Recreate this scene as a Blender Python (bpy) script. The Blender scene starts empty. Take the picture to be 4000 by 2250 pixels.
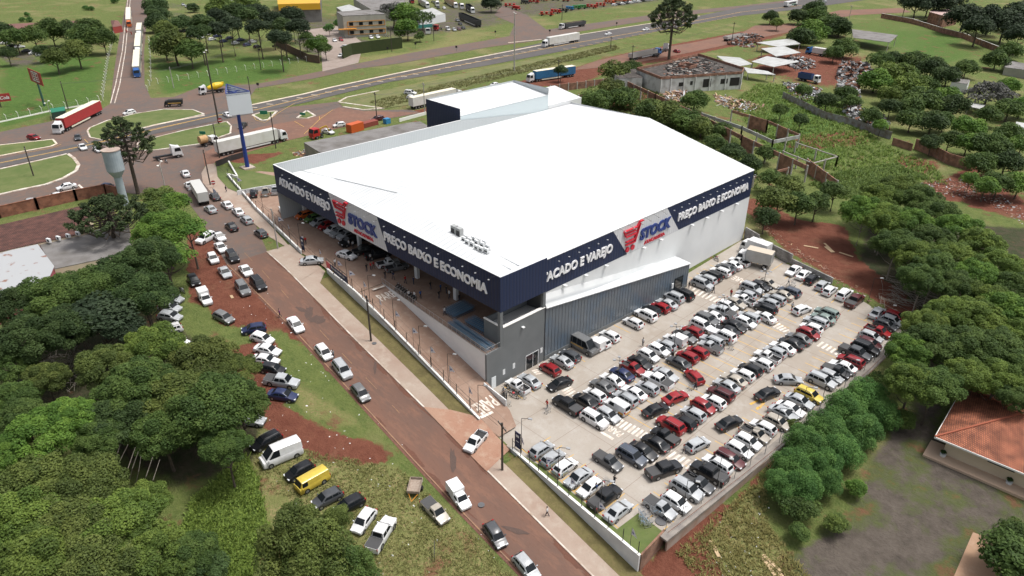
import bpy, math, random
import numpy as np
from mathutils import Vector, Matrix
R = math.radians
sc = bpy.context.scene
C = bpy.data.collections.new("place"); sc.collection.children.link(C)
random.seed(7); rng = np.random.default_rng(7)

# ---------------------------------------------------------------- camera
F_PX = 2817.56; CAM_H = 68.0
yaw, pit, rol = R(-46.3133), R(28.304), R(0.27699)
_f = Vector((math.sin(yaw)*math.cos(pit), math.cos(yaw)*math.cos(pit), -math.sin(pit)))
_r = Vector((math.cos(yaw), -math.sin(yaw), 0)); _u = _r.cross(_f)
_r, _u = math.cos(rol)*_r + math.sin(rol)*_u, -math.sin(rol)*_r + math.cos(rol)*_u
cd = bpy.data.cameras.new("camera"); cam = bpy.data.objects.new("camera", cd); C.objects.link(cam)
cd.sensor_width = 36; cd.lens = 36*F_PX/4000; cd.clip_start = 0.5; cd.clip_end = 9000
M = Matrix((( _r.x, _u.x, -_f.x, 0), (_r.y, _u.y, -_f.y, 0), (_r.z, _u.z, -_f.z, CAM_H), (0, 0, 0, 1)))
cam.matrix_world = M; sc.camera = cam

# ---------------------------------------------------------------- light
SUN_EL, SUN_AZ = 68.0, 50.0     # azimuth of the sun measured from +x towards +y
w = bpy.data.worlds.new("World"); sc.world = w; w.use_nodes = True
nt = w.node_tree; bg = nt.nodes["Background"]
sky = nt.nodes.new("ShaderNodeTexSky"); sky.sky_type = 'NISHITA'; sky.sun_disc = False
sky.sun_elevation = R(SUN_EL); sky.sun_rotation = R(90 - SUN_AZ); sky.air_density = 1.0; sky.dust_density = 6.0; sky.ozone_density = 0.6
hsv = nt.nodes.new("ShaderNodeHueSaturation"); hsv.inputs['Saturation'].default_value = 0.35
nt.links.new(sky.outputs[0], hsv.inputs['Color']); nt.links.new(hsv.outputs[0], bg.inputs[0]); bg.inputs[1].default_value = 0.13
ld = bpy.data.lights.new("sun", 'SUN'); lo = bpy.data.objects.new("sun", ld); C.objects.link(lo)
ld.energy = 1.8; ld.angle = R(15); ld.color = (1.0, 0.97, 0.92)
sd = Vector((math.cos(R(SUN_EL))*math.cos(R(SUN_AZ)), math.cos(R(SUN_EL))*math.sin(R(SUN_AZ)), math.sin(R(SUN_EL))))
lo.rotation_euler = sd.to_track_quat('Z', 'Y').to_euler()
sc.view_settings.view_transform = 'Standard'; sc.view_settings.look = 'None'
sc.view_settings.gamma = 1.0; sc.view_settings.exposure = 0.45
try:
    sc.cycles.max_bounces = 5; sc.cycles.diffuse_bounces = 2; sc.cycles.glossy_bounces = 2; sc.cycles.transmission_bounces = 2
    sc.cycles.use_denoising = True
except Exception: pass

# ---------------------------------------------------------------- the lie of the land
def lerp(x, xs, ys):
    return float(np.interp(x, xs, ys))
AX = [-400, -118, -113, -57, -33, -20, 60]; AZ = [5.8, 5.8, 5.5, -1.0, -3.6, -4.2, -4.4]
BX = [-150, -70, -30, 40]; BZ = [5.8, 1.6, 1.5, 0.5]
def T(x, y):
    t = np.clip((np.asarray(y, float)-56)/74.0, 0, 1)
    return (1-t)*np.interp(x, AX, AZ) + t*np.interp(x, BX, BZ)
def LOT(x, y): return np.interp(y, [75, 138], [-1.0, 1.46])
def RAMP(x, y): return np.interp(x, [-101, -59], [5.8, -0.95])
def ray(px, py):
    return (_f*F_PX + _r*(px-2000) - _u*(py-1125)).normalized()
def atz(px, py, z):
    d = ray(px, py); t = (z-CAM_H)/d.z; return Vector((d.x*t, d.y*t, z))
def at(px, py, s=T, dz=0.0):
    """the point of surface s (terrain, lot ...) that the survey photo shows at px, py"""
    if isinstance(s, (int, float)): return atz(px, py, s+dz)
    z = 1.0
    for _ in range(12):
        p = atz(px, py, z+dz); z = 0.5*z + 0.5*float(s(p.x, p.y))
    p = atz(px, py, z+dz); p.z = z+dz
    return p
def proj(p):
    v = Vector(p) - Vector((0, 0, CAM_H)); q = v.dot(_f)
    return 2000+F_PX*v.dot(_r)/q, 1125-F_PX*v.dot(_u)/q
def gy(px, py, Y):
    d = ray(px, py); t = Y/d.y; return Vector((d.x*t, Y, CAM_H+d.z*t))
def gx(px, py, X):
    d = ray(px, py); t = X/d.x; return Vector((X, d.y*t, CAM_H+d.z*t))
def hgt(base, px, py):
    """height of the point seen at px,py that stands straight above base"""
    d = ray(px, py); t = (base.x*d.x+base.y*d.y)/(d.x**2+d.y**2); return CAM_H + d.z*t
def mpp(p):   # metres per photo pixel at p
    return (Vector(p)-Vector((0, 0, CAM_H))).dot(_f)/F_PX

# ---------------------------------------------------------------- materials
MATS = {}
def rgb(c): return (c[0], c[1], c[2], 1.0)
def mat(name, col, rough=0.8, metal=0.0, noise=None, nscale=1.0, bump=0.0, spec=0.5, objcol=False, ramp=None, coat=0.0, detail=4, alpha=None):
    """noise = second colour mixed by a noise of nscale per metre"""
    if name in MATS: return MATS[name]
    m = bpy.data.materials.new(name); m.use_nodes = True; n = m.node_tree.nodes; l = m.node_tree.links
    b = n["Principled BSDF"]; b.inputs['Roughness'].default_value = rough; b.inputs['Metallic'].default_value = metal
    b.inputs['Specular IOR Level'].default_value = spec; b.inputs['Coat Weight'].default_value = coat
    b.inputs['Base Color'].default_value = rgb(col)
    tc = n.new('ShaderNodeTexCoord')
    if objcol:
        oi = n.new('ShaderNodeObjectInfo'); src = oi.outputs['Color']
    else: src = None
    if noise is not None or objcol:
        nz = n.new('ShaderNodeTexNoise'); nz.inputs['Scale'].default_value = nscale; nz.inputs['Detail'].default_value = detail
        l.new(tc.outputs['Object'], nz.inputs['Vector'])
        cr = n.new('ShaderNodeValToRGB'); lo_, hi_ = ramp or (0.35, 0.65)
        cr.color_ramp.elements[0].position = lo_; cr.color_ramp.elements[1].position = hi_
        l.new(nz.outputs['Fac'], cr.inputs['Fac'])
        mx = n.new('ShaderNodeMix'); mx.data_type = 'RGBA'
        l.new(cr.outputs['Color'], mx.inputs['Factor'])
        if objcol:
            ml = n.new('ShaderNodeMix'); ml.data_type = 'RGBA'; ml.blend_type = 'MULTIPLY'; ml.inputs['Factor'].default_value = 1
            l.new(src, ml.inputs[6]); ml.inputs[7].default_value = rgb(noise or (0.8, 0.8, 0.8))
            l.new(src, mx.inputs[6]); l.new(ml.outputs[2], mx.inputs[7])
        else:
            mx.inputs[6].default_value = rgb(col); mx.inputs[7].default_value = rgb(noise)
        l.new(mx.outputs[2], b.inputs['Base Color'])
        if bump:
            bp = n.new('ShaderNodeBump'); bp.inputs['Strength'].default_value = bump; bp.inputs['Distance'].default_value = 0.1
            l.new(nz.outputs['Fac'], bp.inputs['Height']); l.new(bp.outputs[0], b.inputs['Normal'])
    MATS[name] = m; return m
def ribbed(name, col, axis, period, rough=0.45, depth=0.6, metal=0.0, col2=None, dirt=None):
    """profiled sheet: narrow ribs every period metres along an object axis (0, 1, 2)"""
    m = mat(name, col, rough, metal); n = m.node_tree.nodes; l = m.node_tree.links; b = n["Principled BSDF"]
    tc = n.new('ShaderNodeTexCoord'); sp = n.new('ShaderNodeSeparateXYZ'); l.new(tc.outputs['Object'], sp.inputs[0])
    mm = n.new('ShaderNodeMath'); mm.operation = 'MULTIPLY'; mm.inputs[1].default_value = 1/period; l.new(sp.outputs[axis], mm.inputs[0])
    fr = n.new('ShaderNodeMath'); fr.operation = 'FRACT'; l.new(mm.outputs[0], fr.inputs[0])
    cr = n.new('ShaderNodeValToRGB'); e = cr.color_ramp.elements; e[0].position = 0.0; e[0].color = (0, 0, 0, 1); e[1].position = 0.12; e[1].color = (1, 1, 1, 1)
    x = cr.color_ramp.elements.new(0.80); x.color = (1, 1, 1, 1); x = cr.color_ramp.elements.new(1.0); x.color = (0, 0, 0, 1)
    l.new(fr.outputs[0], cr.inputs['Fac'])
    bp = n.new('ShaderNodeBump'); bp.inputs['Strength'].default_value = depth; bp.inputs['Distance'].default_value = 0.06
    l.new(cr.outputs[0], bp.inputs['Height']); l.new(bp.outputs[0], b.inputs['Normal'])
    base = None
    if dirt:
        nz = n.new('ShaderNodeTexNoise'); nz.inputs['Scale'].default_value = 0.25; nz.inputs['Detail'].default_value = 5; l.new(tc.outputs['Object'], nz.inputs['Vector'])
        r2 = n.new('ShaderNodeValToRGB'); r2.color_ramp.elements[0].position = 0.45; r2.color_ramp.elements[1].position = 0.68; l.new(nz.outputs['Fac'], r2.inputs['Fac'])
        m2 = n.new('ShaderNodeMix'); m2.data_type = 'RGBA'; l.new(r2.outputs[0], m2.inputs['Factor']); m2.inputs[6].default_value = rgb(col); m2.inputs[7].default_value = rgb(dirt); base = m2.outputs[2]
    mx = n.new('ShaderNodeMix'); mx.data_type = 'RGBA'; l.new(cr.outputs[0], mx.inputs['Factor'])
    mx.inputs[6].default_value = rgb(col2 or [c*0.55 for c in col]); mx.inputs[7].default_value = rgb(col)
    if base: l.new(base, mx.inputs[7])
    l.new(mx.outputs[2], b.inputs['Base Color'])
    return m
def tiled(name, col, col2, mortar, scale, bw=0.5, bh=0.25, rough=0.85, ms=0.02, vec=None, bump=0.4):
    m = mat(name, col, rough); n = m.node_tree.nodes; l = m.node_tree.links; b = n["Principled BSDF"]
    tc = n.new('ShaderNodeTexCoord'); br = n.new('ShaderNodeTexBrick'); br.inputs['Scale'].default_value = scale
    br.inputs['Color1'].default_value = rgb(col); br.inputs['Color2'].default_value = rgb(col2); br.inputs['Mortar'].default_value = rgb(mortar)
    br.inputs['Mortar Size'].default_value = ms; br.inputs['Brick Width'].default_value = bw; br.inputs['Row Height'].default_value = bh
    if vec:   # combine object axes into the brick plane
        sp = n.new('ShaderNodeSeparateXYZ'); l.new(tc.outputs['Object'], sp.inputs[0]); cx = n.new('ShaderNodeCombineXYZ')
        ad = n.new('ShaderNodeMath'); ad.operation = 'ADD'; l.new(sp.outputs[0], ad.inputs[0]); l.new(sp.outputs[1], ad.inputs[1])
        l.new(ad.outputs[0] if vec == 'wall' else sp.outputs[0], cx.inputs[0]); l.new(sp.outputs[2] if vec == 'wall' else sp.outputs[1], cx.inputs[1]); l.new(cx.outputs[0], br.inputs['Vector'])
    else: l.new(tc.outputs['Object'], br.inputs['Vector'])
    nz = n.new('ShaderNodeTexNoise'); nz.inputs['Scale'].default_value = 0.7; nz.inputs['Detail'].default_value = 6; l.new(tc.outputs['Object'], nz.inputs['Vector'])
    cr = n.new('ShaderNodeValToRGB'); cr.color_ramp.elements[0].position = 0.35; cr.color_ramp.elements[0].color = (0.42, 0.4, 0.4, 1); cr.color_ramp.elements[1].position = 0.62; cr.color_ramp.elements[1].color = (1, 1, 1, 1)
    l.new(nz.outputs['Fac'], cr.inputs['Fac'])
    ml = n.new('ShaderNodeMix'); ml.data_type = 'RGBA'; ml.blend_type = 'MULTIPLY'; ml.inputs['Factor'].default_value = 0.85
    l.new(br.outputs['Color'], ml.inputs[6]); l.new(cr.outputs[0], ml.inputs[7]); l.new(ml.outputs[2], b.inputs['Base Color'])
    bp = n.new('ShaderNodeBump'); bp.inputs['Strength'].default_value = bump; bp.inputs['Distance'].default_value = 0.03
    l.new(br.outputs['Fac'], bp.inputs['Height']); bp.invert = True; l.new(bp.outputs[0], b.inputs['Normal'])
    return m

WHITE = mat('white_render', (0.70, 0.715, 0.72), 0.7, noise=(0.62, 0.635, 0.64), nscale=0.12, detail=8)
GREYWALL = mat('grey_render', (0.155, 0.165, 0.17), 0.75, noise=(0.135, 0.145, 0.15), nscale=0.4)
ROOFW = ribbed('white_roof_sheet', (0.64, 0.655, 0.66), 1, 1.2, 0.55, 0.35, col2=(0.42, 0.44, 0.46), dirt=(0.56, 0.58, 0.59))
PARAW = ribbed('parapet_sheet', (0.46, 0.49, 0.50), 1, 0.5, 0.6, 0.4, col2=(0.40, 0.43, 0.44))
NAVYX = ribbed('navy_sheet_front', (0.008, 0.019, 0.062), 0, 0.7, 0.6, 0.6, col2=(0.006, 0.010, 0.034))
NAVYY = ribbed('navy_sheet_side', (0.008, 0.019, 0.062), 1, 0.7, 0.6, 0.6, col2=(0.006, 0.010, 0.034))
LOGOX = ribbed('pale_sheet_front', (0.60, 0.61, 0.63), 0, 0.7, 0.5, 0.5, col2=(0.5, 0.51, 0.53))
LOGOY = ribbed('pale_sheet_side', (0.62, 0.63, 0.65), 1, 0.7, 0.5, 0.5, col2=(0.52, 0.53, 0.55))
GREYSH = ribbed('grey_sheet', (0.13, 0.15, 0.17), 1, 0.75, 0.32, 0.9, col2=(0.04, 0.05, 0.065), dirt=(0.10, 0.14, 0.19))
LETW = mat('letter_white', (0.82, 0.82, 0.84), 0.5)
LETB = mat('letter_blue', (0.02, 0.045, 0.20), 0.4)
LETR = mat('letter_red', (0.55, 0.02, 0.04), 0.4)
STEELD = mat('dark_steel', (0.015, 0.015, 0.017), 0.5)
STEELG = mat('grey_steel', (0.45, 0.46, 0.47), 0.4, 0.6)
CONC = mat('concrete', (0.42, 0.36, 0.31), 0.9, noise=(0.34, 0.27, 0.22), nscale=0.25, detail=8)
WOODP = mat('pole_wood', (0.07, 0.055, 0.045), 0.9, noise=(0.04, 0.035, 0.03), nscale=2)
POSTC = mat('post_concrete', (0.40, 0.38, 0.35), 0.9, noise=(0.3, 0.28, 0.26), nscale=2)
RUBBER = mat('rubber', (0.012, 0.012, 0.013), 0.85)
YELLOWP = mat('yellow_paint', (0.62, 0.36, 0.06), 0.7, noise=(0.5, 0.33, 0.12), nscale=1.2)
WHITEP = mat('road_white', (0.72, 0.68, 0.62), 0.7, noise=(0.5, 0.42, 0.35), nscale=1.2)
CREAMP = mat('kerb_cream', (0.70, 0.62, 0.50), 0.8, noise=(0.55, 0.45, 0.35), nscale=0.6)
KERBW = mat('kerb_white', (0.62, 0.58, 0.52), 0.85, noise=(0.36, 0.28, 0.22), nscale=0.6)

# ---------------------------------------------------------------- mesh builder
class MB:
    def __init__(s): s.v = []; s.f = []; s.m = []; s.mats = []
    def mi(s, m):
        if m not in s.mats: s.mats.append(m)
        return s.mats.index(m)
    def add(s, vs, fs, m):
        k = len(s.v); s.v += [tuple(v) for v in vs]; i = s.mi(m)
        for f in fs: s.f.append([k+q for q in f]); s.m.append(i)
        return s
    def box(s, x0, x1, y0, y1, z0, z1, m):
        vs = [(x0,y0,z0),(x1,y0,z0),(x1,y1,z0),(x0,y1,z0),(x0,y0,z1),(x1,y0,z1),(x1,y1,z1),(x0,y1,z1)]
        return s.add(vs, [(0,3,2,1),(4,5,6,7),(0,1,5,4),(1,2,6,5),(2,3,7,6),(3,0,4,7)], m)
    def obox(s, c, d, m, rz=0, M3=None):
        q = M3 or Matrix.Rotation(rz, 3, 'Z'); c = Vector(c); vs = []
        for z in (-.5,.5):
            for x, y in ((-.5,-.5),(.5,-.5),(.5,.5),(-.5,.5)): vs.append(c + q @ Vector((x*d[0], y*d[1], z*d[2])))
        return s.add(vs, [(0,3,2,1),(4,5,6,7),(0,1,5,4),(1,2,6,5),(2,3,7,6),(3,0,4,7)], m)
    def bar(s, a, b, t, m, t2=None):
        a = Vector(a); b = Vector(b); d = b-a; L = d.length
        if L < 1e-6: return s
        q = d.to_track_quat('X', 'Z').to_matrix(); return s.obox((a+b)/2, (L, t, t2 or t), m, M3=q)
    def prism(s, poly, z0, z1, m, top=None):
        n = len(poly); a = sum(poly[i][0]*poly[(i+1)%n][1]-poly[(i+1)%n][0]*poly[i][1] for i in range(n))
        if a < 0: poly = poly[::-1]
        Z0 = z0 if callable(z0) else (lambda x, y: z0); Z1 = z1 if callable(z1) else (lambda x, y: z1)
        vs = [(p[0], p[1], float(Z0(p[0], p[1]))) for p in poly] + [(p[0], p[1], float(Z1(p[0], p[1]))) for p in poly]
        s.add(vs, [list(range(n))[::-1]] + [(i, (i+1)%n, n+(i+1)%n, n+i) for i in range(n)], m)
        return s.add(vs[n:], [list(range(n))], top or m)
    def tube(s, pts, rs, m, n=8, cap=True):
        pts = [Vector(p) for p in pts]; rs = rs if hasattr(rs, '__len__') else [rs]*len(pts); vs = []
        for i, p in enumerate(pts):
            d = (pts[min(i+1, len(pts)-1)]-pts[max(i-1, 0)]).normalized()
            u = d.cross(Vector((0,0,1))); u = Vector((1,0,0)) if u.length < 1e-3 else u.normalized(); w_ = d.cross(u)
            vs += [p + u*rs[i]*math.cos(2*math.pi*k/n) + w_*rs[i]*math.sin(2*math.pi*k/n) for k in range(n)]
        fs = [(i*n+k, i*n+(k+1)%n, (i+1)*n+(k+1)%n, (i+1)*n+k) for i in range(len(pts)-1) for k in range(n)]
        if cap: fs += [list(range(n))[::-1], [(len(pts)-1)*n+k for k in range(n)]]
        return s.add(vs, fs, m)
    def disc(s, c, ax, r, t, m, n=14):
        c = Vector(c); ax = Vector(ax).normalized(); return s.tube([c-ax*t/2, c+ax*t/2], [r, r], m, n)
    def quad(s, a, b, c, d, m): return s.add([a, b, c, d], [(0,1,2,3)], m)
    def build(s, name, parent=None, smooth=False, loc=None, rz=0.0):
        me = bpy.data.meshes.new(name); me.from_pydata(s.v, [], s.f)
        for m in s.mats: me.materials.append(m)
        me.polygons.foreach_set('material_index', s.m)
        if smooth: me.polygons.foreach_set('use_smooth', [True]*len(s.f))
        me.update(); o = bpy.data.objects.new(name, me); C.objects.link(o)
        if parent: o.parent = parent
        if loc is not None: o.location = loc; o.rotation_euler = (0,0,rz)
        return o
LABELS = set()
def tag(o, label, cat, group=None):
    if label in LABELS: print('DUP', label)
    LABELS.add(label); o['label'] = label; o['category'] = cat; o['kind'] = 'thing'
    if group: o['group'] = group
    return o
def thing(name, label, cat, loc=(0,0,0), rz=0.0, group=None):
    o = bpy.data.objects.new(name, None); C.objects.link(o); o.empty_display_size = 0.3
    o.location = loc; o.rotation_euler = (0,0,rz); return tag(o, label, cat, group)
def struct(o, kind='structure'): o['kind'] = kind; return o
KIDS = {}
def kids(o):
    return [c for c in C.objects if c.parent == o]
def dup(root, loc, rz, label, group=None, color=None, scale=None, cache={}):
    k = root.name
    if k not in cache:
        ks = [c for c in C.objects if c.parent == root]; cache[k] = [(c, [g for g in C.objects if g.parent == c]) for c in ks]
    r = root.copy(); C.objects.link(r); r.location = loc; r.rotation_euler = (0,0,rz)
    if scale: r.scale = scale
    if label in LABELS: print('DUP', label)
    LABELS.add(label); r['label'] = label
    if group: r['group'] = group
    for ch, gs in cache[k]:
        c = ch.copy(); C.objects.link(c); c.parent = r
        if color: c.color = (*color, 1)
        for g in gs:
            d = g.copy(); C.objects.link(d); d.parent = c
            if color: d.color = (*color, 1)
    return r
def text_mesh(body, h, depth=0.08, fat=0.0, shear=0.0):
    """vertices and faces of a line of lettering, x along, y up, lower left corner at 0,0, capitals h high; returns v, f, width"""
    cu = bpy.data.curves.new('t', 'FONT'); cu.body = body; cu.size = 1; cu.extrude = depth/2; cu.offset = fat; cu.resolution_u = 3; cu.shear = shear
    o = bpy.data.objects.new('t', cu); C.objects.link(o); dg = bpy.context.evaluated_depsgraph_get()
    me = bpy.data.meshes.new_from_object(o.evaluated_get(dg)); v = [Vector(p.co) for p in me.vertices]; f = [list(p.vertices) for p in me.polygons]
    bpy.data.objects.remove(o); bpy.data.curves.remove(cu); bpy.data.meshes.remove(me)
    x0 = min(p.x for p in v); y0 = 0.0; x1 = max(p.x for p in v); k = h/0.70
    return [Vector(((p.x-x0)*k, p.y*k, p.z)) for p in v], f, (x1-x0)*k
def lettering(mb, body, org, ux, uy, h, width, m, depth=0.12, fat=0.03, shear=0.0):
    v, f, w_ = text_mesh(body, h, depth, fat, shear); ux = Vector(ux).normalized(); uy = Vector(uy).normalized(); nz = ux.cross(uy); org = Vector(org)
    mb.add([org + ux*(p.x*width/w_) + uy*p.y + nz*(p.z+depth/2) for p in v], f, m)

# sheets that follow a surface: polygon cut into cells
def clip(poly, a, b, c):   # keep a*x+b*y<=c
    out = []
    for i in range(len(poly)):
        p, q = poly[i], poly[(i+1) % len(poly)]; dp = a*p[0]+b*p[1]-c; dq = a*q[0]+b*q[1]-c
        if dp <= 0: out.append(p)
        if (dp < 0 < dq) or (dq < 0 < dp): t = dp/(dp-dq); out.append((p[0]+t*(q[0]-p[0]), p[1]+t*(q[1]-p[1])))
    return out
def drape(mb, poly, m, s=T, dz=0.04, cell=4.0):
    xs = [p[0] for p in poly]; x0, x1 = min(xs), max(xs); i = math.floor(x0/cell)
    while i*cell < x1:
        st = clip(clip(poly, 1, 0, (i+1)*cell), -1, 0, -i*cell)
        if len(st) > 2:
            ys = [p[1] for p in st]; j = math.floor(min(ys)/cell)
            while j*cell < max(ys):
                ce = clip(clip(st, 0, 1, (j+1)*cell), 0, -1, -j*cell)
                if len(ce) > 2:
                    vs = [(p[0], p[1], float(s(p[0], p[1]))+dz) for p in ce]
                    a = sum(vs[k][0]*vs[(k+1)%len(vs)][1]-vs[(k+1)%len(vs)][0]*vs[k][1] for k in range(len(vs)))
                    if abs(a) > 1e-4:
                        fs = list(range(len(vs))); mb.add(vs, [fs if a > 0 else fs[::-1]], m)
                j += 1
        i += 1
    return mb
def P(pts, s=T):   # photo polygon -> plan polygon
    return [tuple(at(x, y, s)[:2]) for x, y in pts]
def ribbon(mb, pts, wd, m, s=T, dz=0.05, step=3.0, off=0.0):
    """a band wd wide along plan points"""
    pts = [Vector(p[:2]) for p in pts]; q = [pts[0]]
    for a, b in zip(pts, pts[1:]):
        n = max(1, int((b-a).length/step)); q += [a.lerp(b, (k+1)/n) for k in range(n)]
    L = []; Rr = []
    for i, p in enumerate(q):
        d = (q[min(i+1, len(q)-1)]-q[max(i-1, 0)]).normalized(); nn = Vector((-d.y, d.x)); 
        for lst, k in ((L, off+wd/2), (Rr, off-wd/2)):
            c = p+nn*k; lst.append((c.x, c.y, float(s(c.x, c.y))+dz))
    for i in range(len(q)-1): mb.add([Rr[i], Rr[i+1], L[i+1], L[i]], [(0,1,2,3)], m)
    return mb
def kerbline(mb, pts, wd, hh, m, s=T, closed=False, step=3.0):
    pts = [Vector(p[:2]) for p in pts]
    if closed: pts.append(pts[0])
    for a, b in zip(pts, pts[1:]):
        n = max(1, int((b-a).length/step))
        for k in range(n):
            p = a.lerp(b, k/n); r = a.lerp(b, (k+1)/n); d = (r-p).normalized(); nn = Vector((-d.y, d.x))*wd/2
            if (r-p).length < 1e-3: continue
            zs = float(s(p.x, p.y)), float(s(r.x, r.y))
            vs = [(p.x-nn.x,p.y-nn.y,zs[0]-.2),(r.x-nn.x,r.y-nn.y,zs[1]-.2),(r.x+nn.x,r.y+nn.y,zs[1]-.2),(p.x+nn.x,p.y+nn.y,zs[0]-.2)]
            vs += [(v[0],v[1],v[2]+.2+hh) for v in vs]
            mb.add(vs, [(4,5,6,7),(0,1,5,4),(1,2,6,5),(2,3,7,6),(3,0,4,7)], m)
    return mb
# ================================================================ ground sheet
def poly_mask(X, Y, poly):
    ins = np.zeros(X.shape, bool); n = len(poly)
    for i in range(n):
        (x0, y0), (x1, y1) = poly[i], poly[(i+1) % n]
        if y0 == y1: continue
        c = ((Y >= min(y0, y1)) & (Y < max(y0, y1))); ins ^= c & (X < (x1-x0)*(Y-y0)/(y1-y0)+x0)
    return ins
def spaced(lo, hi, step, ext, g=1.18):
    a = list(np.arange(lo, hi+step/2, step)); d = step
    while a[-1] < ext[1]: d *= g; a.append(a[-1]+d)
    d = step
    while a[0] > ext[0]: d *= g; a.insert(0, a[0]-d)
    return np.array(a)
GXs = spaced(-270, 30, 1.0, (-3500, 2500)); GYs = spaced(-10, 190, 1.0, (-2500, 3500))
GX, GY = np.meshgrid(GXs, GYs, indexing='ij')
LOTP = [(-70.8,61.4), (-64.5,60.4), (-62,55.6), (-57.6,54.9), (-33.2,53.0), (-33.4,57.5), (-32.3,80), (-31.0,101), (-30.7,126.3), (-40,130.6), (-57.3,134.6), (-70.8,138.6)]
MASK = {
 'dirt': [P(q) for q in [
  [(1010,1125),(900,1010),(870,960),(800,900),(735,900),(735,1100),(740,1180),(820,1195),(850,1270),(960,1280),(1110,1290),(1150,1330),(1230,1360),(1200,1300),(1100,1190)],
  [(1060,1550),(1200,1640),(1330,1700),(1480,1735),(1560,1790),(1500,1815),(1380,1800),(1250,1800),(1130,1740),(1040,1690),(1040,1600)],
  [(990,1330),(1080,1330),(1120,1560),(1000,1600),(900,1500),(880,1380)],
  [(2880,790),(2960,870),(3080,985),(3250,1085),(3420,1170),(3570,1300),(3650,1280),(3530,1150),(3360,1020),(3300,880),(3120,860),(2950,770)],
  [(3440,690),(3560,720),(3700,700),(3800,640),(4000,780),(4100,900),(3950,850),(3750,790),(3600,760)],
  [(2500,2200),(2640,2120),(2760,2090),(2860,2300),(2480,2320)],
  [(2590,2130),(2830,1960),(3020,1800),(3060,1810),(2850,1990),(2660,2160)],
  [(1590,440),(1700,410),(1850,360),(2060,310),(2230,270),(2330,235),(2480,200),(2640,170),(2900,125),(2960,95),(3150,85),(3170,100),(3000,160),(2800,190),(2640,235),(2420,260),(2260,330),(2000,345),(1800,400),(1640,450)],
  [(2400,330),(2560,370),(2560,460),(2450,470),(2380,420)], [(3110,530),(3380,510),(3420,560),(3200,580),(3060,580)],
  [(2950,160),(3300,230),(3360,260),(3330,360),(3160,330),(2960,290)], [(3500,590),(3700,640),(3620,680),(3480,650)],
  [(1180,590),(700,620),(1000,640),(1100,600)] ]],
 'dry': [P(q) for q in [
  [(950,1650),(1560,1830),(1900,2130),(2000,2300),(1300,2300),(1000,2000)], [(1130,1480),(1480,1690),(1200,1620),(1080,1500)],
  [(2640,2160),(3020,1830),(3330,1480),(3400,1470),(3200,1680),(2980,1830),(2980,2050),(3200,2300),(2760,2300)],
  [(1320,230),(1620,200),(1900,100),(1900,150),(1560,240),(1400,245)], [(1480,356),(1900,265),(2400,170),(2420,190),(1900,300),(1500,400)]]],
 'gravel': [P(q) for q in [[(3480,1600),(3700,1560),(3640,1700),(4100,2000),(4100,2400),(3080,2400),(3060,2200),(3200,2100),(3350,1980),(3380,1830),(3480,1720)],
  [(1700,20),(1880,10),(1950,90),(1800,120),(1560,150),(1480,130),(1600,60)], [(1200,60),(1380,60),(1380,150),(1500,165),(1240,230),(1150,170)], [(650,0),(730,0),(720,120),(640,130)],[(0,190),(160,200),(160,260),(0,250)], [(1900,0),(2200,0),(2700,-20),(2560,10),(2000,75)]]],
 'lush': [P(q) for q in [[(830,1830),(960,1900),(900,2050),(860,2300),(760,2300),(800,2000)], [(0,240),(420,210),(380,400),(0,500)], [(600,250),(1160,210),(1100,300),(640,370)], [(2960,330),(3300,420),(3280,640),(3000,600)], [(3300,100),(3700,150),(4000,250),(3900,290),(3500,240)]]],
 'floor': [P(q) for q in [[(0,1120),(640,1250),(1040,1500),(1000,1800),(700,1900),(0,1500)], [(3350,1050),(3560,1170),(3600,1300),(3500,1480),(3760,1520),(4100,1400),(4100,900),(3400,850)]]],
}
Z = T(GX, GY)
ins = poly_mask(GX, GY, [(a, b) for a, b in LOTP])
Z = np.where(ins, np.minimum(Z, LOT(GX, GY)-0.5), Z)
amp = np.zeros_like(Z)
nx, ny = len(GXs), len(GYs)
idx = np.arange(nx*ny).reshape(nx, ny)
co = np.stack([GX, GY, Z], -1).reshape(-1, 3)
fa = np.stack([idx[:-1,:-1], idx[1:,:-1], idx[1:,1:], idx[:-1,1:]], -1).reshape(-1, 4)
me = bpy.data.meshes.new('ground'); me.vertices.add(len(co)); me.vertices.foreach_set('co', co.ravel())
me.loops.add(fa.size); me.loops.foreach_set('vertex_index', fa.ravel()); me.polygons.add(len(fa))
me.polygons.foreach_set('loop_start', np.arange(0, fa.size, 4)); me.polygons.foreach_set('loop_total', np.full(len(fa), 4)); me.polygons.foreach_set('use_smooth', np.ones(len(fa), bool))
me.update(calc_edges=True)
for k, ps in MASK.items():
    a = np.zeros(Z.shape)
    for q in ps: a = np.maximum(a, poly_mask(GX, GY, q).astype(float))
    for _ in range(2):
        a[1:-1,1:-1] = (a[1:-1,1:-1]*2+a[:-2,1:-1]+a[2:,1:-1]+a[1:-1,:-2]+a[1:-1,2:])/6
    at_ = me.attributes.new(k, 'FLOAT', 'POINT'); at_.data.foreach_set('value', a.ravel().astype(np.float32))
gm = bpy.data.materials.new('ground_cover'); gm.use_nodes = True; n = gm.node_tree.nodes; l = gm.node_tree.links; b = n['Principled BSDF']; b.inputs['Roughness'].default_value = 0.95; b.inputs['Specular IOR Level'].default_value = 0.2
tc = n.new('ShaderNodeTexCoord')
def nz_(scale, detail=6, rough=0.6):
    x = n.new('ShaderNodeTexNoise'); x.inputs['Scale'].default_value = scale; x.inputs['Detail'].default_value = detail; x.inputs['Roughness'].default_value = rough; l.new(tc.outputs['Object'], x.inputs['Vector']); return x.outputs['Fac']
def ramp_(src, a, b_):
    x = n.new('ShaderNodeMapRange'); x.inputs['From Min'].default_value = a; x.inputs['From Max'].default_value = b_; l.new(src, x.inputs['Value']); return x.outputs[0]
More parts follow.
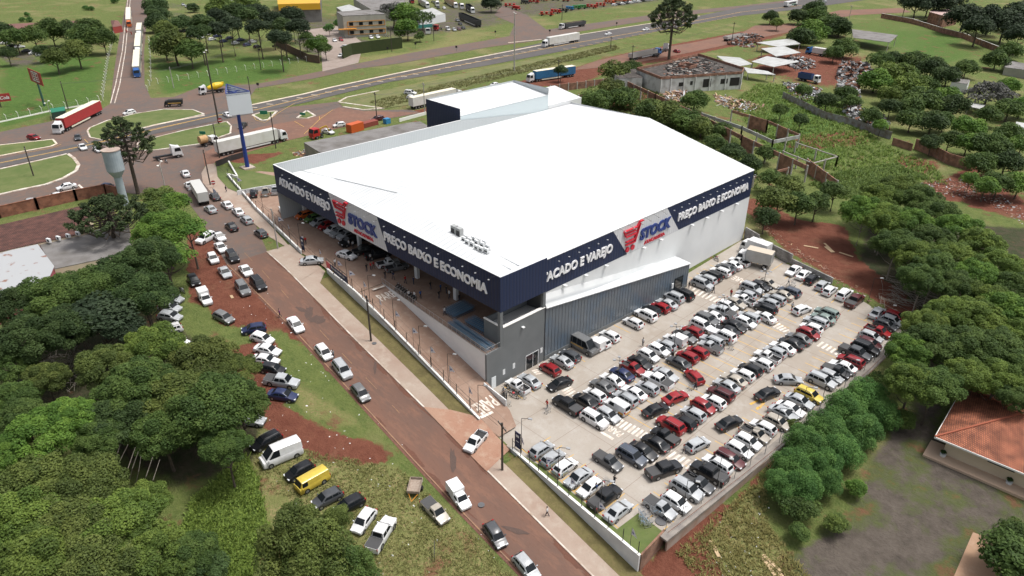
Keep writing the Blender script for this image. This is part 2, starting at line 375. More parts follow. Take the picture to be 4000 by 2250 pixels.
def mixc(fac, a, b_):
    x = n.new('ShaderNodeMix'); x.data_type = 'RGBA'; l.new(fac, x.inputs['Factor'])
    for i, c in ((6, a), (7, b_)):
        if isinstance(c, tuple): x.inputs[i].default_value = rgb(c)
        else: l.new(c, x.inputs[i])
    return x.outputs[2]
def math_(op, a, b_=None, **k):
    x = n.new('ShaderNodeMath'); x.operation = op
    for i, c in enumerate((a, b_)):
        if c is None: continue
        if isinstance(c, (int, float)): x.inputs[i].default_value = c
        else: l.new(c, x.inputs[i])
    return x.outputs[0]
def attr(k): x = n.new('ShaderNodeAttribute'); x.attribute_name = k; return x.outputs['Fac']
n1 = nz_(0.06, 8); n2 = nz_(0.5, 8, 0.7); n3 = nz_(3.0, 6, 0.7); n4 = nz_(0.17, 8, 0.65)
grass = mixc(ramp_(n2, 0.35, 0.65), (0.066, 0.100, 0.024), (0.125, 0.155, 0.042))
grass = mixc(ramp_(n3, 0.4, 0.75), grass, (0.15, 0.17, 0.06))
grass = mixc(ramp_(n1, 0.50, 0.66), grass, (0.185, 0.175, 0.075))
dryc = mixc(ramp_(n3, 0.35, 0.65), (0.27, 0.205, 0.105), (0.12, 0.165, 0.045))
dryc = mixc(ramp_(n2, 0.45, 0.60), dryc, (0.16, 0.17, 0.06))
def edge(k, w_=0.25):    # mask with a ragged edge
    s_ = math_('ADD', attr(k), math_('MULTIPLY', math_('SUBTRACT', n2, 0.5), 1.6)); return ramp_(s_, 0.5-w_/2, 0.5+w_/2)
c = mixc(edge('dry', 0.5), grass, dryc)
lush = mixc(ramp_(n2, 0.35, 0.65), (0.055, 0.108, 0.022), (0.085, 0.145, 0.03)); c = mixc(edge('lush', 0.6), c, lush)
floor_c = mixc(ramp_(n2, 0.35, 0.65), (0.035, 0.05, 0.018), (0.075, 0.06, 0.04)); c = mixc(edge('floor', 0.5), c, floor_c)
gr = mixc(ramp_(n2, 0.3, 0.7), (0.070, 0.058, 0.049), (0.140, 0.118, 0.098)); gr = mixc(ramp_(n4, 0.47, 0.60), gr, (0.085, 0.105, 0.035)); c = mixc(edge('gravel', 0.4), c, gr)
di = mixc(ramp_(n2, 0.3, 0.7), (0.115, 0.038, 0.024), (0.185, 0.072, 0.046)); di = mixc(ramp_(n3, 0.64, 0.80), di, (0.24, 0.15, 0.11)); c = mixc(edge('dirt', 0.2), c, di)
bare = math_('MULTIPLY', ramp_(n4, 0.585, 0.66), 0.85); c = mixc(bare, c, (0.17, 0.082, 0.05))
l.new(c, b.inputs['Base Color'])
bp = n.new('ShaderNodeBump'); bp.inputs['Strength'].default_value = 0.8; bp.inputs['Distance'].default_value = 0.35; l.new(math_('ADD', n3, math_('MULTIPLY', n2, 2.0)), bp.inputs['Height']); l.new(bp.outputs[0], b.inputs['Normal'])
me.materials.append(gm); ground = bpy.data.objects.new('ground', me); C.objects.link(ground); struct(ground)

# ================================================================ roads
def asphalt(name, c1, c2, c3, s1=0.12, streak=None):
    m = bpy.data.materials.new(name); m.use_nodes = True; n = m.node_tree.nodes; l = m.node_tree.links; b = n['Principled BSDF']; b.inputs['Roughness'].default_value = 0.9; b.inputs['Specular IOR Level'].default_value = 0.25
    tc = n.new('ShaderNodeTexCoord'); mp = n.new('ShaderNodeMapping'); l.new(tc.outputs['Object'], mp.inputs[0])
    if streak: mp.inputs['Rotation'].default_value = (0, 0, R(streak[0])); mp.inputs['Scale'].default_value = (streak[1], 1, 1)
    def nz(s, d=7):
        x = n.new('ShaderNodeTexNoise'); x.inputs['Scale'].default_value = s; x.inputs['Detail'].default_value = d; x.inputs['Roughness'].default_value = 0.65; l.new(mp.outputs[0], x.inputs['Vector']); return x.outputs['Fac']
    def mx(f, a, b_, lo, hi):
        r = n.new('ShaderNodeMapRange'); r.inputs['From Min'].default_value = lo; r.inputs['From Max'].default_value = hi; l.new(f, r.inputs['Value'])
        x = n.new('ShaderNodeMix'); x.data_type = 'RGBA'; l.new(r.outputs[0], x.inputs['Factor'])
        for i, c in ((6, a), (7, b_)):
            if isinstance(c, tuple): x.inputs[i].default_value = rgb(c)
            else: l.new(c, x.inputs[i])
        return x.outputs[2]
    c = mx(nz(s1), c1, c2, 0.38, 0.62); c = mx(nz(s1*6), c, c3, 0.50, 0.75); f3 = nz(4.0, 4); c = mx(f3, c, tuple(v*0.75 for v in c1), 0.55, 0.8)
    l.new(c, b.inputs['Base Color']); bp = n.new('ShaderNodeBump'); bp.inputs['Strength'].default_value = 0.25; bp.inputs['Distance'].default_value = 0.05; l.new(f3, bp.inputs['Height']); l.new(bp.outputs[0], b.inputs['Normal'])
    MATS[name] = m; return m
ASPH = asphalt('asphalt_dark', (0.088, 0.082, 0.082), (0.105, 0.098, 0.096), (0.12, 0.105, 0.10))
ASPB = asphalt('asphalt_brown', (0.145, 0.100, 0.082), (0.115, 0.096, 0.088), (0.185, 0.108, 0.078))
ASPR = asphalt('asphalt_street', (0.160, 0.086, 0.062), (0.125, 0.078, 0.062), (0.205, 0.108, 0.074), streak=(-4, 0.3))
REDP = asphalt('asphalt_red_dust', (0.20, 0.105, 0.075), (0.155, 0.09, 0.07), (0.24, 0.14, 0.10))
WALKC = asphalt('walk_concrete', (0.35, 0.285, 0.235), (0.30, 0.22, 0.175), (0.39, 0.33, 0.275), 0.10)
LOTC = asphalt('lot_concrete', (0.365, 0.33, 0.29), (0.31, 0.268, 0.225), (0.40, 0.37, 0.335), 0.07)
DECKC = asphalt('deck_concrete', (0.30, 0.205, 0.155), (0.24, 0.155, 0.115), (0.34, 0.255, 0.20), 0.11)
SHOUL = asphalt('red_shoulder', (0.15, 0.07, 0.05), (0.12, 0.06, 0.045), (0.19, 0.11, 0.08), 0.3)
VERGE = asphalt('verge_grass', (0.145, 0.125, 0.05), (0.10, 0.085, 0.035), (0.17, 0.13, 0.065), 0.5)

def road(name, px, m, dz, s=T, cell=6.0, world=None):
    mb = MB(); drape(mb, world or P(px, s), m, s, dz, cell); return struct(mb.build(name))
SR = [(-10,46.9), (-36.4,48.3), (-56.9,49.6), (-71.8,50.5), (-92.2,51.6), (-112.8,53.0), (-128.0,54.5)]
SL = [(-127.9,46.2), (-114.7,45.3), (-99.2,44.9), (-80.8,43.9), (-65.3,43.0), (-53.2,42.4), (-41.7,42.0), (-10,41.0)]
road('junction_pavement', [(-300,600),(0,516),(190,476),(389,431),(430,406),(567,368),(592,383),(680,379),(769,344),(975,329),(1000,346),(930,440),(1322,397),(1418,432),(1600,428),(1650,442),(1500,466),(1330,500),(1130,548),(950,600),(800,650),(787,678),(795,716),(822,749),(930,826),(1000,881),(1045,985),(886,1034),(780,850),(735,790),(440,745),(390,735),(0,835),(-300,905)], ASPB, 0.03)
road('truck_stop_pavement', [(870,560),(1000,500),(1240,455),(1322,420),(1418,434),(1640,440),(1500,466),(1330,500),(1130,548),(950,600),(800,650),(790,600)], REDP, 0.05)
road('street', None, ASPR, 0.045, world=SR+SL, cell=3.0)
road('north_road', [(430,410),(447,270),(470,120),(497,-5),(520,-60),(585,-60),(580,0),(563,207),(565,330),(590,385),(500,440)], ASPB, 0.06)
road('service_road', [(940,338),(1080,315),(1260,277),(1418,244),(1604,207),(1900,158),(2107,120),(2314,91),(2604,50),(2900,22),(3300,-25),(3300,-15),(2900,33),(2728,54),(2521,83),(2260,124),(2115,157),(1900,186),(1562,248),(1397,269),(1231,306),(1000,346)], ASPB, 0.07)
road('side_road', [(1260,280),(1255,200),(1180,120),(1330,100),(1420,170),(1400,246)], asphalt('yard_concrete',(0.30,0.25,0.22),(0.25,0.2,0.17),(0.33,0.28,0.25)), 0.09)
road('yard_road', [(1990,140),(2010,95),(1930,60),(1960,20),(2060,60),(2140,120),(2100,125)], ASPB, 0.09)
road('highway', [(-300,722),(0,655),(330,585),(604,524),(900,462),(1190,402),(1521,321),(1900,257),(2206,199),(2480,141),(2687,99),(2900,61),(3130,36),(3400,-3),(3600,-40),(3560,-70),(3100,6),(2900,28),(2734,62),(2579,85),(2260,135),(1900,217),(1300,341),(1000,408),(845,440),(600,493),(330,558),(0,622),(-300,690)], ASPH, 0.10)
road('dirt_track', [(2230,275),(2330,238),(2480,203),(2700,168),(2900,128),(2950,100),(3120,95),(3160,70),(3280,40),(3520,32),(3560,48),(3330,60),(3240,80),(3190,105),(2960,150),(2700,205),(2420,258)], REDP, 0.08)
# street shoulder, pavement, verge
mb = MB(); ribbon(mb, SL, 1.6, SHOUL, dz=0.03, off=0.3); struct(mb.build('street_shoulder'))
mb = MB(); ribbon(mb, SR, 1.5, SHOUL, dz=0.055, off=-0.6); struct(mb.build('gutter_dirt'))
WL = [(-176,68.0), (-150,62.9), (-122.5,58.9), (-115.4,59.0), (-99.3,57.9), (-90,57.4), (-74.5,56.1), (-65.1,55.2), (-57.6,54.9), (-46.8,54.1), (-33.2,53.0)]
def wl(x): return float(np.interp(x, [p[0] for p in WL], [p[1] for p in WL]))
def sr(x): return float(np.interp(x, [p[0] for p in SR][::-1], [p[1] for p in SR][::-1]))
xs = list(range(-128, -9, 3))
road('pavement', None, WALKC, 0.13, cell=3.0, world=[(x, sr(x)+0.05) for x in xs]+[(x, sr(x)+(wl(x)-sr(x))*0.52 if x > -113 else wl(x)-.1) for x in xs[::-1]])
road('pavement', [(787,678),(793,716),(822,749),(930,826),(1000,881),(1053,927),(1150,985),(1010,830),(900,715),(850,660),(838,640),(806,645)], WALKC, 0.12)
road('lawn_verge', None, VERGE, 0.10, cell=3.0, world=[(x, sr(x)+(wl(x)-sr(x))*0.50) for x in range(-111, -64, 2)]+[(x, wl(x)) for x in range(-65, -112, -2)])
road('lawn_verge', None, VERGE, 0.10, cell=3.0, world=[(x, sr(x)+(wl(x)-sr(x))*0.50) for x in range(-56, -20, 2)]+[(x, wl(x)) for x in range(-22, -57, -2)])
mb = MB(); kerbline(mb, SR, 0.22, 0.15, KERBW); struct(mb.build('kerb'))
mb = MB(); kerbline(mb, SL, 0.18, 0.10, mat('kerb_ochre', (0.30,0.17,0.10), 0.9, noise=(0.2,0.12,0.08), nscale=1)); struct(mb.build('kerb'))
# entrances laid over the pavement
road('entrance_apron', None, asphalt('apron_red', (0.30,0.16,0.11), (0.34,0.21,0.15), (0.38,0.27,0.2)), 0.16, cell=2.0, world=[(-72,sr(-72)-.1),(-66,sr(-66)-.2),(-56.5,sr(-56)-.2),(-57.5,54.6),(-65.2,55.6),(-69,53.2)])
road('entrance_apron', None, WALKC, 0.16, cell=2.0, world=[(-127,54.6),(-116.8,53.5),(-112.5,53.1),(-114.6,58.9),(-121.5,58.6)])

# islands: grass inside, a raised kerb round it
GR = asphalt('island_grass', (0.085,0.12,0.035), (0.13,0.15,0.055), (0.10,0.135,0.035), 0.25)
def island(px, kerb=None, seg=None, g=GR, kw=0.5):
    w_ = P(px); mb = MB(); drape(mb, w_, g, T, 0.14, 8.0); o = struct(mb.build('traffic_island'))
    mb = MB(); kerbline(mb, [w_[i] for i in seg] if seg else w_, kw, 0.2, kerb or KERBW, closed=not seg); struct(mb.build('kerb'))
island([(342,513),(352,500),(420,472),(530,445),(642,428),(754,430),(797,447),(704,468),(604,489),(480,520),(400,548),(352,538)])
island([(-60,575),(207,546),(222,563),(199,573),(83,594),(-60,622)], CREAMP)
island([(-60,675),(141,631),(265,602),(290,620),(308,645),(298,668),(248,697),(178,722),(83,742),(-60,775)], kw=0.8)
island([(540,590),(604,588),(787,563),(900,522),(903,493),(886,476),(725,509),(600,540),(540,560)])
island([(987,451),(1024,472),(1049,468),(1082,435),(1020,440)], kw=0.7)
island([(1161,462),(1198,433),(1231,453),(1198,464)], kw=0.7)
island([(1322,400),(1355,381),(1480,356),(1666,323),(1900,268),(2400,172),(2400,192),(1900,320),(1640,405),(1500,425),(1418,430),(1340,418)], seg=[11,10,9,0,1,2], g=asphalt('bank_grass', (0.12,0.14,0.05), (0.17,0.16,0.075), (0.09,0.125,0.035), 0.2), kw=0.8)
# highway edge kerbs and paint
mb = MB(); kerbline(mb, P([(979,412),(1190,368),(1300,341),(1521,294),(1700,257),(1900,219),(2115,177),(2160,170)]), 0.9, 0.22, CREAMP); kerbline(mb, P([(2260,137),(2579,86),(2734,63)]), 0.7, 0.2, CREAMP); kerbline(mb, P([(480,520),(604,491),(704,470),(800,452)]), 0.6, 0.2, CREAMP); kerbline(mb, P([(1985,168),(2115,155)]), .7, .2, CREAMP); struct(mb.build('kerb'))
mb = MB()
hc = P([(0,638),(330,571),(600,508),(845,452),(1000,430),(1300,357),(1521,307),(1900,236),(2206,176),(2480,128),(2900,47),(3130,22)])
ribbon(mb, hc, 0.22, YELLOWP, dz=0.13, off=0.2); ribbon(mb, hc, 0.22, YELLOWP, dz=0.13, off=-0.25)
for a, b_ in (((979,420),(2160,178)), ((2200,192),(2880,62))):
    q = P([a, b_]); A = Vector(q[0]); B = Vector(q[1]); L = (B-A).length; d = (B-A)/L; nn = Vector((-d.y, d.x)); k = 0
    while k < L: p = A+d*k; ribbon(mb, [p, p-nn*2.2+d*1.2], 0.45, CREAMP if a[0] < 2000 else YELLOWP, dz=0.14); k += 6.0
for a, b_ in (((1010,448),(1066,402)),):
    pass
for q in ([(1188,525),(1250,466),(1300,430)], [(1250,470),(1247,456)], [(1150,475),(1188,497)], [(985,447),(1000,470),(1035,480),(1090,440),(1150,405),(1250,375)], [(0,592),(83,600),(199,580),(240,565)], [(330,545),(345,560),(400,552),(600,505),(800,462)]):
    ribbon(mb, P(q), 0.16, YELLOWP, dz=0.12)
for q in ([(500,-10),(478,200),(452,330),(432,405)],[(510,-10),(490,200),(468,330),(448,404)]): ribbon(mb, P(q), 0.35, KERBW, dz=0.12)
struct(mb.build('road_marking'))
# street centre line dashes
mb = MB()
for a, b_ in (((1953,0),(1,1)),): pass
for p0, p1 in [((955,988),(985,1019)),((1024,1057),(1053,1090)),((1099,1133),(1127,1166)),((1249,1290),(1286,1330)),((1336,1381),(1375,1422)),((1429,1476),(1472,1521)),((1532,1584),(1561,1615))]:
    ribbon(mb, P([p0, p1]), 0.10, mat('worn_yellow', (0.30,0.17,0.08), 0.9, noise=(0.18,0.10,0.07), nscale=2), dz=0.07)
ribbon(mb, P([(307,722),(333,745)]), 0.5, WHITEP, dz=0.06)
for k in range(3): ribbon(mb, P([(240+k*4,757-k*6),(290+k*4,745-k*6)]), 0.35, WHITEP, dz=0.06)
struct(mb.build('road_marking'))

# red mud dragged from the dirt over both edges of the street: ragged, thin
MUD = asphalt('mud_film', (0.13,0.058,0.04), (0.11,0.055,0.04), (0.16,0.08,0.055), 0.6)
mb = MB(); g = random.Random(11)
def mudpatch(mb, x, y, L, w_, a, m):
    n_ = 14; pts = []
    for k in range(n_): t = 2*math.pi*k/n_; r = g.uniform(.65, 1.15); px_, py_ = math.cos(t)*L*r, math.sin(t)*w_*r; pts.append((x+px_*math.cos(a)-py_*math.sin(a), y+px_*math.sin(a)+py_*math.cos(a)))
    drape(mb, pts, m, T, mudpatch.dz, 2.0); mudpatch.dz += .0004
mudpatch.dz = 0.050
for k in range(46):
    x = g.uniform(-127, -30); e = g.random(); ySL = float(np.interp(x, [p[0] for p in SL], [p[1] for p in SL])); ySR = sr(x)
    mudpatch(mb, x, ySL+g.uniform(0,.5) if e < .55 else ySR-g.uniform(.1,.6), g.uniform(1.0,3.4), g.uniform(.15,.5), R(-4)+g.gauss(0,.1), MUD)
struct(mb.build('street_mud'))
TAR = asphalt('tar_patch', (0.085,0.06,0.052), (0.10,0.066,0.055), (0.12,0.075,0.06), 0.8)
mb = MB(); mudpatch.dz = 0.072
for x, L, w_ in ((-104.5,1.4,.5),(-103,2.2,.7),(-100.5,1.2,1.6),(-84,1.6,.3),(-61,2.4,.5),(-47,1.8,.4)): mudpatch(mb, x, sr(x)-g.uniform(1,4), L, w_, g.uniform(-1,1), TAR)
struct(mb.build('road_patch'))
# ================================================================ parking lot, deck, ramp
mb = MB(); drape(mb, LOTP, LOTC, LOT, 0.0, 5.0); struct(mb.build('parking_ground'))
mb = MB()   # dark slab edge under the lot border
kerbline(mb, [(-33.0,57.3), (-32.0,80), (-30.7,101), (-30.4,126.3)], 1.3, 0.10, mat('drain_concrete', (0.20,0.18,0.165), 0.9, noise=(0.28,0.25,0.22), nscale=0.8), s=LOT); struct(mb.build('drain_channel'))
DECKP = [(-176,68.2), (-150,63.1), (-122.3,59.2), (-115.2,59.3), (-101,58.4), (-101,63.6), (-70.1,61.6), (-70.1,74.5), (-141,74.5), (-141,66), (-150,80), (-165,82), (-174,76)]
mb = MB(); drape(mb, DECKP, DECKC, lambda x, y: 5.92, 0, 5.0); struct(mb.build('deck_floor'))
mb = MB(); drape(mb, [(-101,58.0), (-101,63.6), (-70.1,61.65), (-63.5,60.3), (-60.5,58.8), (-60.5,55.3), (-65.1,55.2)], DECKC, RAMP, 0.03, 3.0); struct(mb.build('ramp'))
# joints, bay lines, crossings, words on the floor
JOINT = mat('joint', (0.20, 0.14, 0.11), 0.9)
mb = MB()
for x in range(-97, -62, 5): ribbon(mb, [(x, wl(x)+.3), (x, 62.6)], 0.07, JOINT, s=RAMP, dz=0.045)
ribbon(mb, [(-100, 60.4), (-62, 58.3)], 0.07, JOINT, s=RAMP, dz=0.045)
for x in (-61, -54.5, -48, -41.5, -35): ribbon(mb, [(x, wl(x)+1), (x, 132)], 0.05, JOINT, s=LOT, dz=0.006)
for y in range(60, 131, 6): ribbon(mb, [(-69.5, y), (-33, y)], 0.05, JOINT, s=LOT, dz=0.010)
struct(mb.build('expansion_joint'))
def zebra(mb, quad_px, n, s=LOT, m=WHITEP, wd=0.42):
    a, b_, c, d = [Vector(at(x, y, s)[:2]) for x, y in quad_px]   # bars run from edge a-b to edge d-c
    for k in range(n):
        t = k/(n-1); ribbon(mb, [a.lerp(b_, t), d.lerp(c, t)], wd, m, s=s, dz=0.014, step=1.5)
mb = MB()
def S(z, ox, oy, sc_=5.002): return (ox+z[0]/sc_, oy+z[1]/sc_)
zebra(mb, [(2406,1664),(2500,1713),(2528,1688),(2436,1640)], 7)
zebra(mb, [(2622,1756),(2712,1806),(2680,1832),(2585,1782)], 6)
zebra(mb, [(2700,1118),(2814,1166),(2788,1180),(2680,1138)], 8)
zebra(mb, [(3036,1256),(3082,1288),(3058,1296),(3010,1272)], 5)
zebra(mb, [(3216,1336),(3282,1370),(3262,1385),(3194,1353)], 5)
zebra(mb, [(2230,1510),(2246,1526),(2212,1546),(2196,1530)], 3)
zebra(mb, [(2106,1442),(2120,1456),(2092,1462),(2078,1450)], 3)
ribbon(mb, [tuple(at(x, y, LOT)[:2]) for x, y in ((2346,1686),(2395,1716))], 0.5, WHITEP, s=LOT, dz=0.016)
ribbon(mb, [tuple(at(x, y, LOT)[:2]) for x, y in ((2560,1797),(2548,1812))], 0.45, WHITEP, s=LOT, dz=0.016)
ribbon(mb, [tuple(at(x, y, RAMP)[:2]) for x, y in ((1877,1632),(1925,1610))], 0.5, WHITEP, s=RAMP, dz=0.06)
ribbon(mb, [tuple(at(x, y, 5.92)[:2]) for x, y in ((1455,1133),(1501,1117))], 0.5, WHITEP, s=lambda x, y: 5.92, dz=0.02)
struct(mb.build('crossing_marking'))
mb = MB()
# yellow bay lines along the street side row, the fence row and the double rows
for k in range(10):
    x = -55.6 + k*2.43; ribbon(mb, [(x, wl(x)+1.3), (x, wl(x)+6.3)], 0.13, YELLOWP, s=LOT, dz=0.012)
ribbon(mb, [(-57, wl(-57)+1.3), (-33.9, wl(-34)+1.3)], 0.13, YELLOWP, s=LOT, dz=0.018)
for k in range(27): y = 60.5+k*2.45; ribbon(mb, [(-33.6, y), (-38.6, y)], 0.13, YELLOWP, s=LOT, dz=0.012)
for k in range(27): y = 63.5+k*2.45; ribbon(mb, [(-55.6, y), (-45.6, y)], 0.13, YELLOWP, s=LOT, dz=0.012) if 3 < k < 24 else None
for k in range(25): y = 64.5+k*2.45; ribbon(mb, [(-69.3, y), (-64.9, y)], 0.13, YELLOWP, s=LOT, dz=0.012) if k not in (3, 4, 18, 19, 20) else None
for k in range(9): x = -66+k*3.6; ribbon(mb, [(x, 136-(x+66)*0.24), (x, 131.2-(x+66)*0.24)], 0.13, YELLOWP, s=LOT, dz=0.012)
for a, b_ in (((2966,1562),(2930,1580)), ((2964,1590),(2956,1600)), ((2985,1572),(2966,1594))): ribbon(mb, [tuple(at(x, y, LOT)[:2]) for x, y in (a, b_)], 0.4, YELLOWP, s=LOT, dz=0.02)
struct(mb.build('bay_marking'))
def word(body, p0, dirx, diry, h, wd, s, z=0.03):
    v, f, w_ = text_mesh(body, h, 0.0, 0.025); dx = Vector(dirx).normalized(); dy = Vector(diry).normalized(); mb = MB(); vs = []
    for p in v:
        q = Vector(p0)+dx*(p.x*wd/w_)+dy*p.y; vs.append((q.x, q.y, float(s(q.x, q.y))+z))
    mb.add(vs, f, WHITEP); return struct(mb.build('road_lettering'))
FL = lambda x, y: 5.92
word('PARE', (-100.3, 58.9), (0, 1), (-1, 0), 2.2, 4.0, RAMP, 0.05) if False else word('PARE', tuple(at(1492,1178,RAMP)[:2]), (0.06, 1), (-1, 0), 2.0, 3.2, lambda x, y: max(float(RAMP(x,y)), 5.92 if x < -100.9 else 0), 0.07)
word('PARE', (-67.6, 60.0), (0, -1), (1, 0), 2.4, 3.8, RAMP, 0.06)
word('PARE', tuple(at(2438,1694,LOT)[:2]), (-1, 0), (0, -1), 1.25, 3.0, LOT, 0.02)
word('PARE', tuple(at(2930,1100,LOT)[:2]), (-1, 0), (0, -1), 1.7, 3.4, LOT, 0.02)
# corner lawn
mb = MB(); drape(mb, [(-37.8,53.6), (-33.4,53.3), (-33.7,58.2), (-37.6,58.4)], GR, LOT, 0.06, 2.0); struct(mb.build('lawn'))
mb = MB(); drape(mb, [(-57,55.1), (-33.5,53.3), (-33.5,54.0), (-46,55.0), (-52,55.6)], GR, LOT, 0.05, 2.0); struct(mb.build('lawn'))
mb = MB(); drape(mb, P([(905,655),(1085,690),(1085,735),(930,752),(890,735),(850,690),(845,650)], 5.95), GR, lambda x, y: 5.95, 0.05, 4.0); struct(mb.build('lawn'))

# ================================================================ white street walls with fence posts
def wall_run(name, pts, top, bot, th, m, label, cat, cap=None, parts=None):
    t = thing(name, label, cat, (pts[0][0], pts[0][1], float(bot(*pts[0])))); o = Vector(t.location); mb = MB(); cp = MB()
    for a, b_ in zip(pts, pts[1:]):
        a = Vector(a); b_ = Vector(b_); n_ = max(1, int((b_-a).length/2.5))
        for k in range(n_):
            p = a.lerp(b_, k/n_); q = a.lerp(b_, (k+1)/n_); d = (q-p).normalized(); nn = Vector((-d.y, d.x))*th/2
            vs = [(p.x-nn.x,p.y-nn.y,bot(*p)-.5),(q.x-nn.x,q.y-nn.y,bot(*q)-.5),(q.x+nn.x,q.y+nn.y,bot(*q)-.5),(p.x+nn.x,p.y+nn.y,bot(*p)-.5),
                  (p.x-nn.x,p.y-nn.y,top(*p)),(q.x-nn.x,q.y-nn.y,top(*q)),(q.x+nn.x,q.y+nn.y,top(*q)),(p.x+nn.x,p.y+nn.y,top(*p))]
            mb.add([Vector(v)-o for v in vs], [(4,5,6,7),(0,1,5,4),(2,3,7,6)]+([(3,0,4,7)] if k == 0 else [])+([(1,2,6,5)] if k == n_-1 else []), m)
            if cap:
                nn = nn*1.5; vs = [(p.x-nn.x,p.y-nn.y,top(*p)+.004),(q.x-nn.x,q.y-nn.y,top(*q)+.004),(q.x+nn.x,q.y+nn.y,top(*q)+.004),(p.x+nn.x,p.y+nn.y,top(*p)+.004)]; vs += [(v[0],v[1],v[2]+.06) for v in vs]
                cp.add([Vector(v)-o for v in vs], [(0,3,2,1),(4,5,6,7),(0,1,5,4),(1,2,6,5),(2,3,7,6),(3,0,4,7)], cap)
    mb.build('wall_face', t)
    if cap: cp.build('coping', t)
    return t
WALLG = mat('wall_white', (0.68, 0.69, 0.69), 0.75, noise=(0.56, 0.565, 0.57), nscale=0.5)
CAPW = mat('coping_white', (0.74, 0.73, 0.70), 0.8)
wt1 = lambda x, y: float(RAMP(x, y))+0.35 if x > -101 else 6.25
wall_run('retaining_wall', [(-112.6,59.0)]+[(x, wl(x)) for x in range(-110, -65, 5)]+[(-64.6,55.2)], wt1, lambda x, y: float(T(x, y)), 0.25, WALLG, 'long white retaining wall between ramp and brown grass verge', 'wall', CAPW)
wall_run('retaining_wall', [(-57.6,55.0), (-46.8,54.1), (-33.2,53.0)], lambda x, y: -0.75, lambda x, y: float(T(x, y)), 0.25, WALLG, 'white retaining wall that grows taller towards the corner lawn', 'wall', CAPW)
wall_run('retaining_wall', [(-33.2,53.2), (-33.6,58.5)], lambda x, y: -0.8, lambda x, y: float(T(x, y)), 0.25, tiled('brick_raw', (0.26,0.13,0.08), (0.30,0.17,0.11), (0.25,0.2,0.17), 1, 0.4, 0.2, vec='wall'), 'bare block end wall beside the corner lawn', 'wall')
wall_run('retaining_wall', [(-176,68.2), (-150,63.1), (-122.5,59.1)], lambda x, y: 6.6, lambda x, y: 5.8, 0.22, WALLG, 'low white wall along the pavement above the store forecourt', 'wall', CAPW)
wall_run('retaining_wall', [tuple(at(895,640)[:2]), tuple(at(930,700)[:2]), (-176,68.2)], lambda x, y: 6.6, lambda x, y: 5.8, 0.22, CAPW, 'white wall corner round the tall sign lawn', 'wall', CAPW)
wall_run('retaining_wall', [(-70.0,60.9), (-64.4,60.4)], lambda x, y: 1.15, lambda x, y: -1.0, 0.18, WALLG, 'short white parapet between ramp foot and parked motorcycles', 'wall')
q = [tuple(at(x, y, 5.95)[:2]) for x, y in ((928,762),(1000,748),(1085,735))]
wall_run('retaining_wall', q, lambda x, y: 7.0, lambda x, y: 5.8, 0.22, WALLG, 'white wall behind the two pickups under the store corner', 'wall')
q = [tuple(at(x, y, 5.92)[:2]) for x, y in ((1165,815),(1110,852),(1092,822),(1150,800))]
wall_run('planter_wall', q, lambda x, y: 6.9, lambda x, y: 5.9, 0.2, WALLG, 'low white ramp parapet beside the canopy pillar', 'wall')

# fence posts (each a post), mesh fence panels as one thing
fence = thing('wire_fence', 'black post and wire fence on the white wall along the ramp', 'fence', (-112, 59.2, 5.8)); o = Vector(fence.location)
for k, x in enumerate(np.arange(-109.5, -64, 3.55)):
    z = wt1(x, 0); mb = MB(); mb.tube([Vector((x, wl(x), z))-o, Vector((x, wl(x), z+2.0))-o], 0.055, STEELD, 6); mb.build('post', fence)
mb = MB()
for zz in (0.3, 1.1, 1.95):
    for x in np.arange(-109.5, -65, 3.55): mb.bar(Vector((x, wl(x), wt1(x,0)+zz))-o, Vector((x+3.55, wl(x+3.55), wt1(x+3.55,0)+zz))-o, 0.018, STEELD)
mb.build('wire', fence)
fence = thing('wire_fence', 'black post and wire fence on the white wall beside the street side parking row', 'fence', (-57, 55, -0.7)); o = Vector(fence.location)
for k, x in enumerate([-57.2,-55.4,-53.5,-51.6,-49.7,-47.8,-45.6,-43.2,-40.8,-38.5,-36.0,-33.5]):
    mb = MB(); mb.tube([Vector((x, wl(x), -0.7))-o, Vector((x, wl(x), 1.3))-o], 0.055, STEELD, 6); mb.build('post', fence)
mb = MB(); mb.bar(Vector((-57.2, wl(-57.2), .9))-o, Vector((-47.8, wl(-47.8), .9))-o, 0.04, STEELD); mb.build('rail', fence)
fence = thing('wire_fence', 'black post and wire fence along the pavement by the tall blue sign', 'fence', (-176, 68.2, 6.6)); o = Vector(fence.location)
for x in np.arange(-174, -122, 4.2):
    mb = MB(); mb.tube([Vector((x, wl(x), 6.5))-o, Vector((x, wl(x), 8.5))-o], 0.05, STEELD, 6); mb.build('post', fence)
mb = MB()
for zz in (7.1, 8.4): mb.bar(Vector((-174, wl(-174), zz))-o, Vector((-124, wl(-124), zz))-o, 0.02, STEELD)
mb.build('wire', fence)
# fence on the far side of the lot: galvanised cranked posts and rusty rail
fence = thing('mesh_fence', 'galvanised mesh fence with cranked posts along the far edge of the lot', 'fence', (-33, 58, -1)); o = Vector(fence.location)
FX = [(-33.4,57.6), (-32.0,80), (-30.7,101), (-30.4,126.3)]
def fx(y): return float(np.interp(y, [p[1] for p in FX], [p[0] for p in FX]))
for y in np.arange(58.5, 126, 3.6):
    x = fx(y)-0.1; z = float(LOT(x, y)); mb = MB(); mb.tube([Vector(v)-o for v in ((x,y,z),(x,y,z+1.9),(x+.35,y,z+2.2))], 0.05, STEELG, 5); mb.build('post', fence)
RUST = mat('rusty_steel', (0.16, 0.07, 0.045), 0.8)
mb = MB()
for y in np.arange(58, 126, 4):
    for zz in (0.25, 0.95): mb.bar(Vector((fx(y)+.55, y, LOT(0,y)+zz-.3))-o, Vector((fx(y+4)+.55, y+4, LOT(0,y+4)+zz-.3))-o, 0.05, RUST)
mb.build('rail', fence)
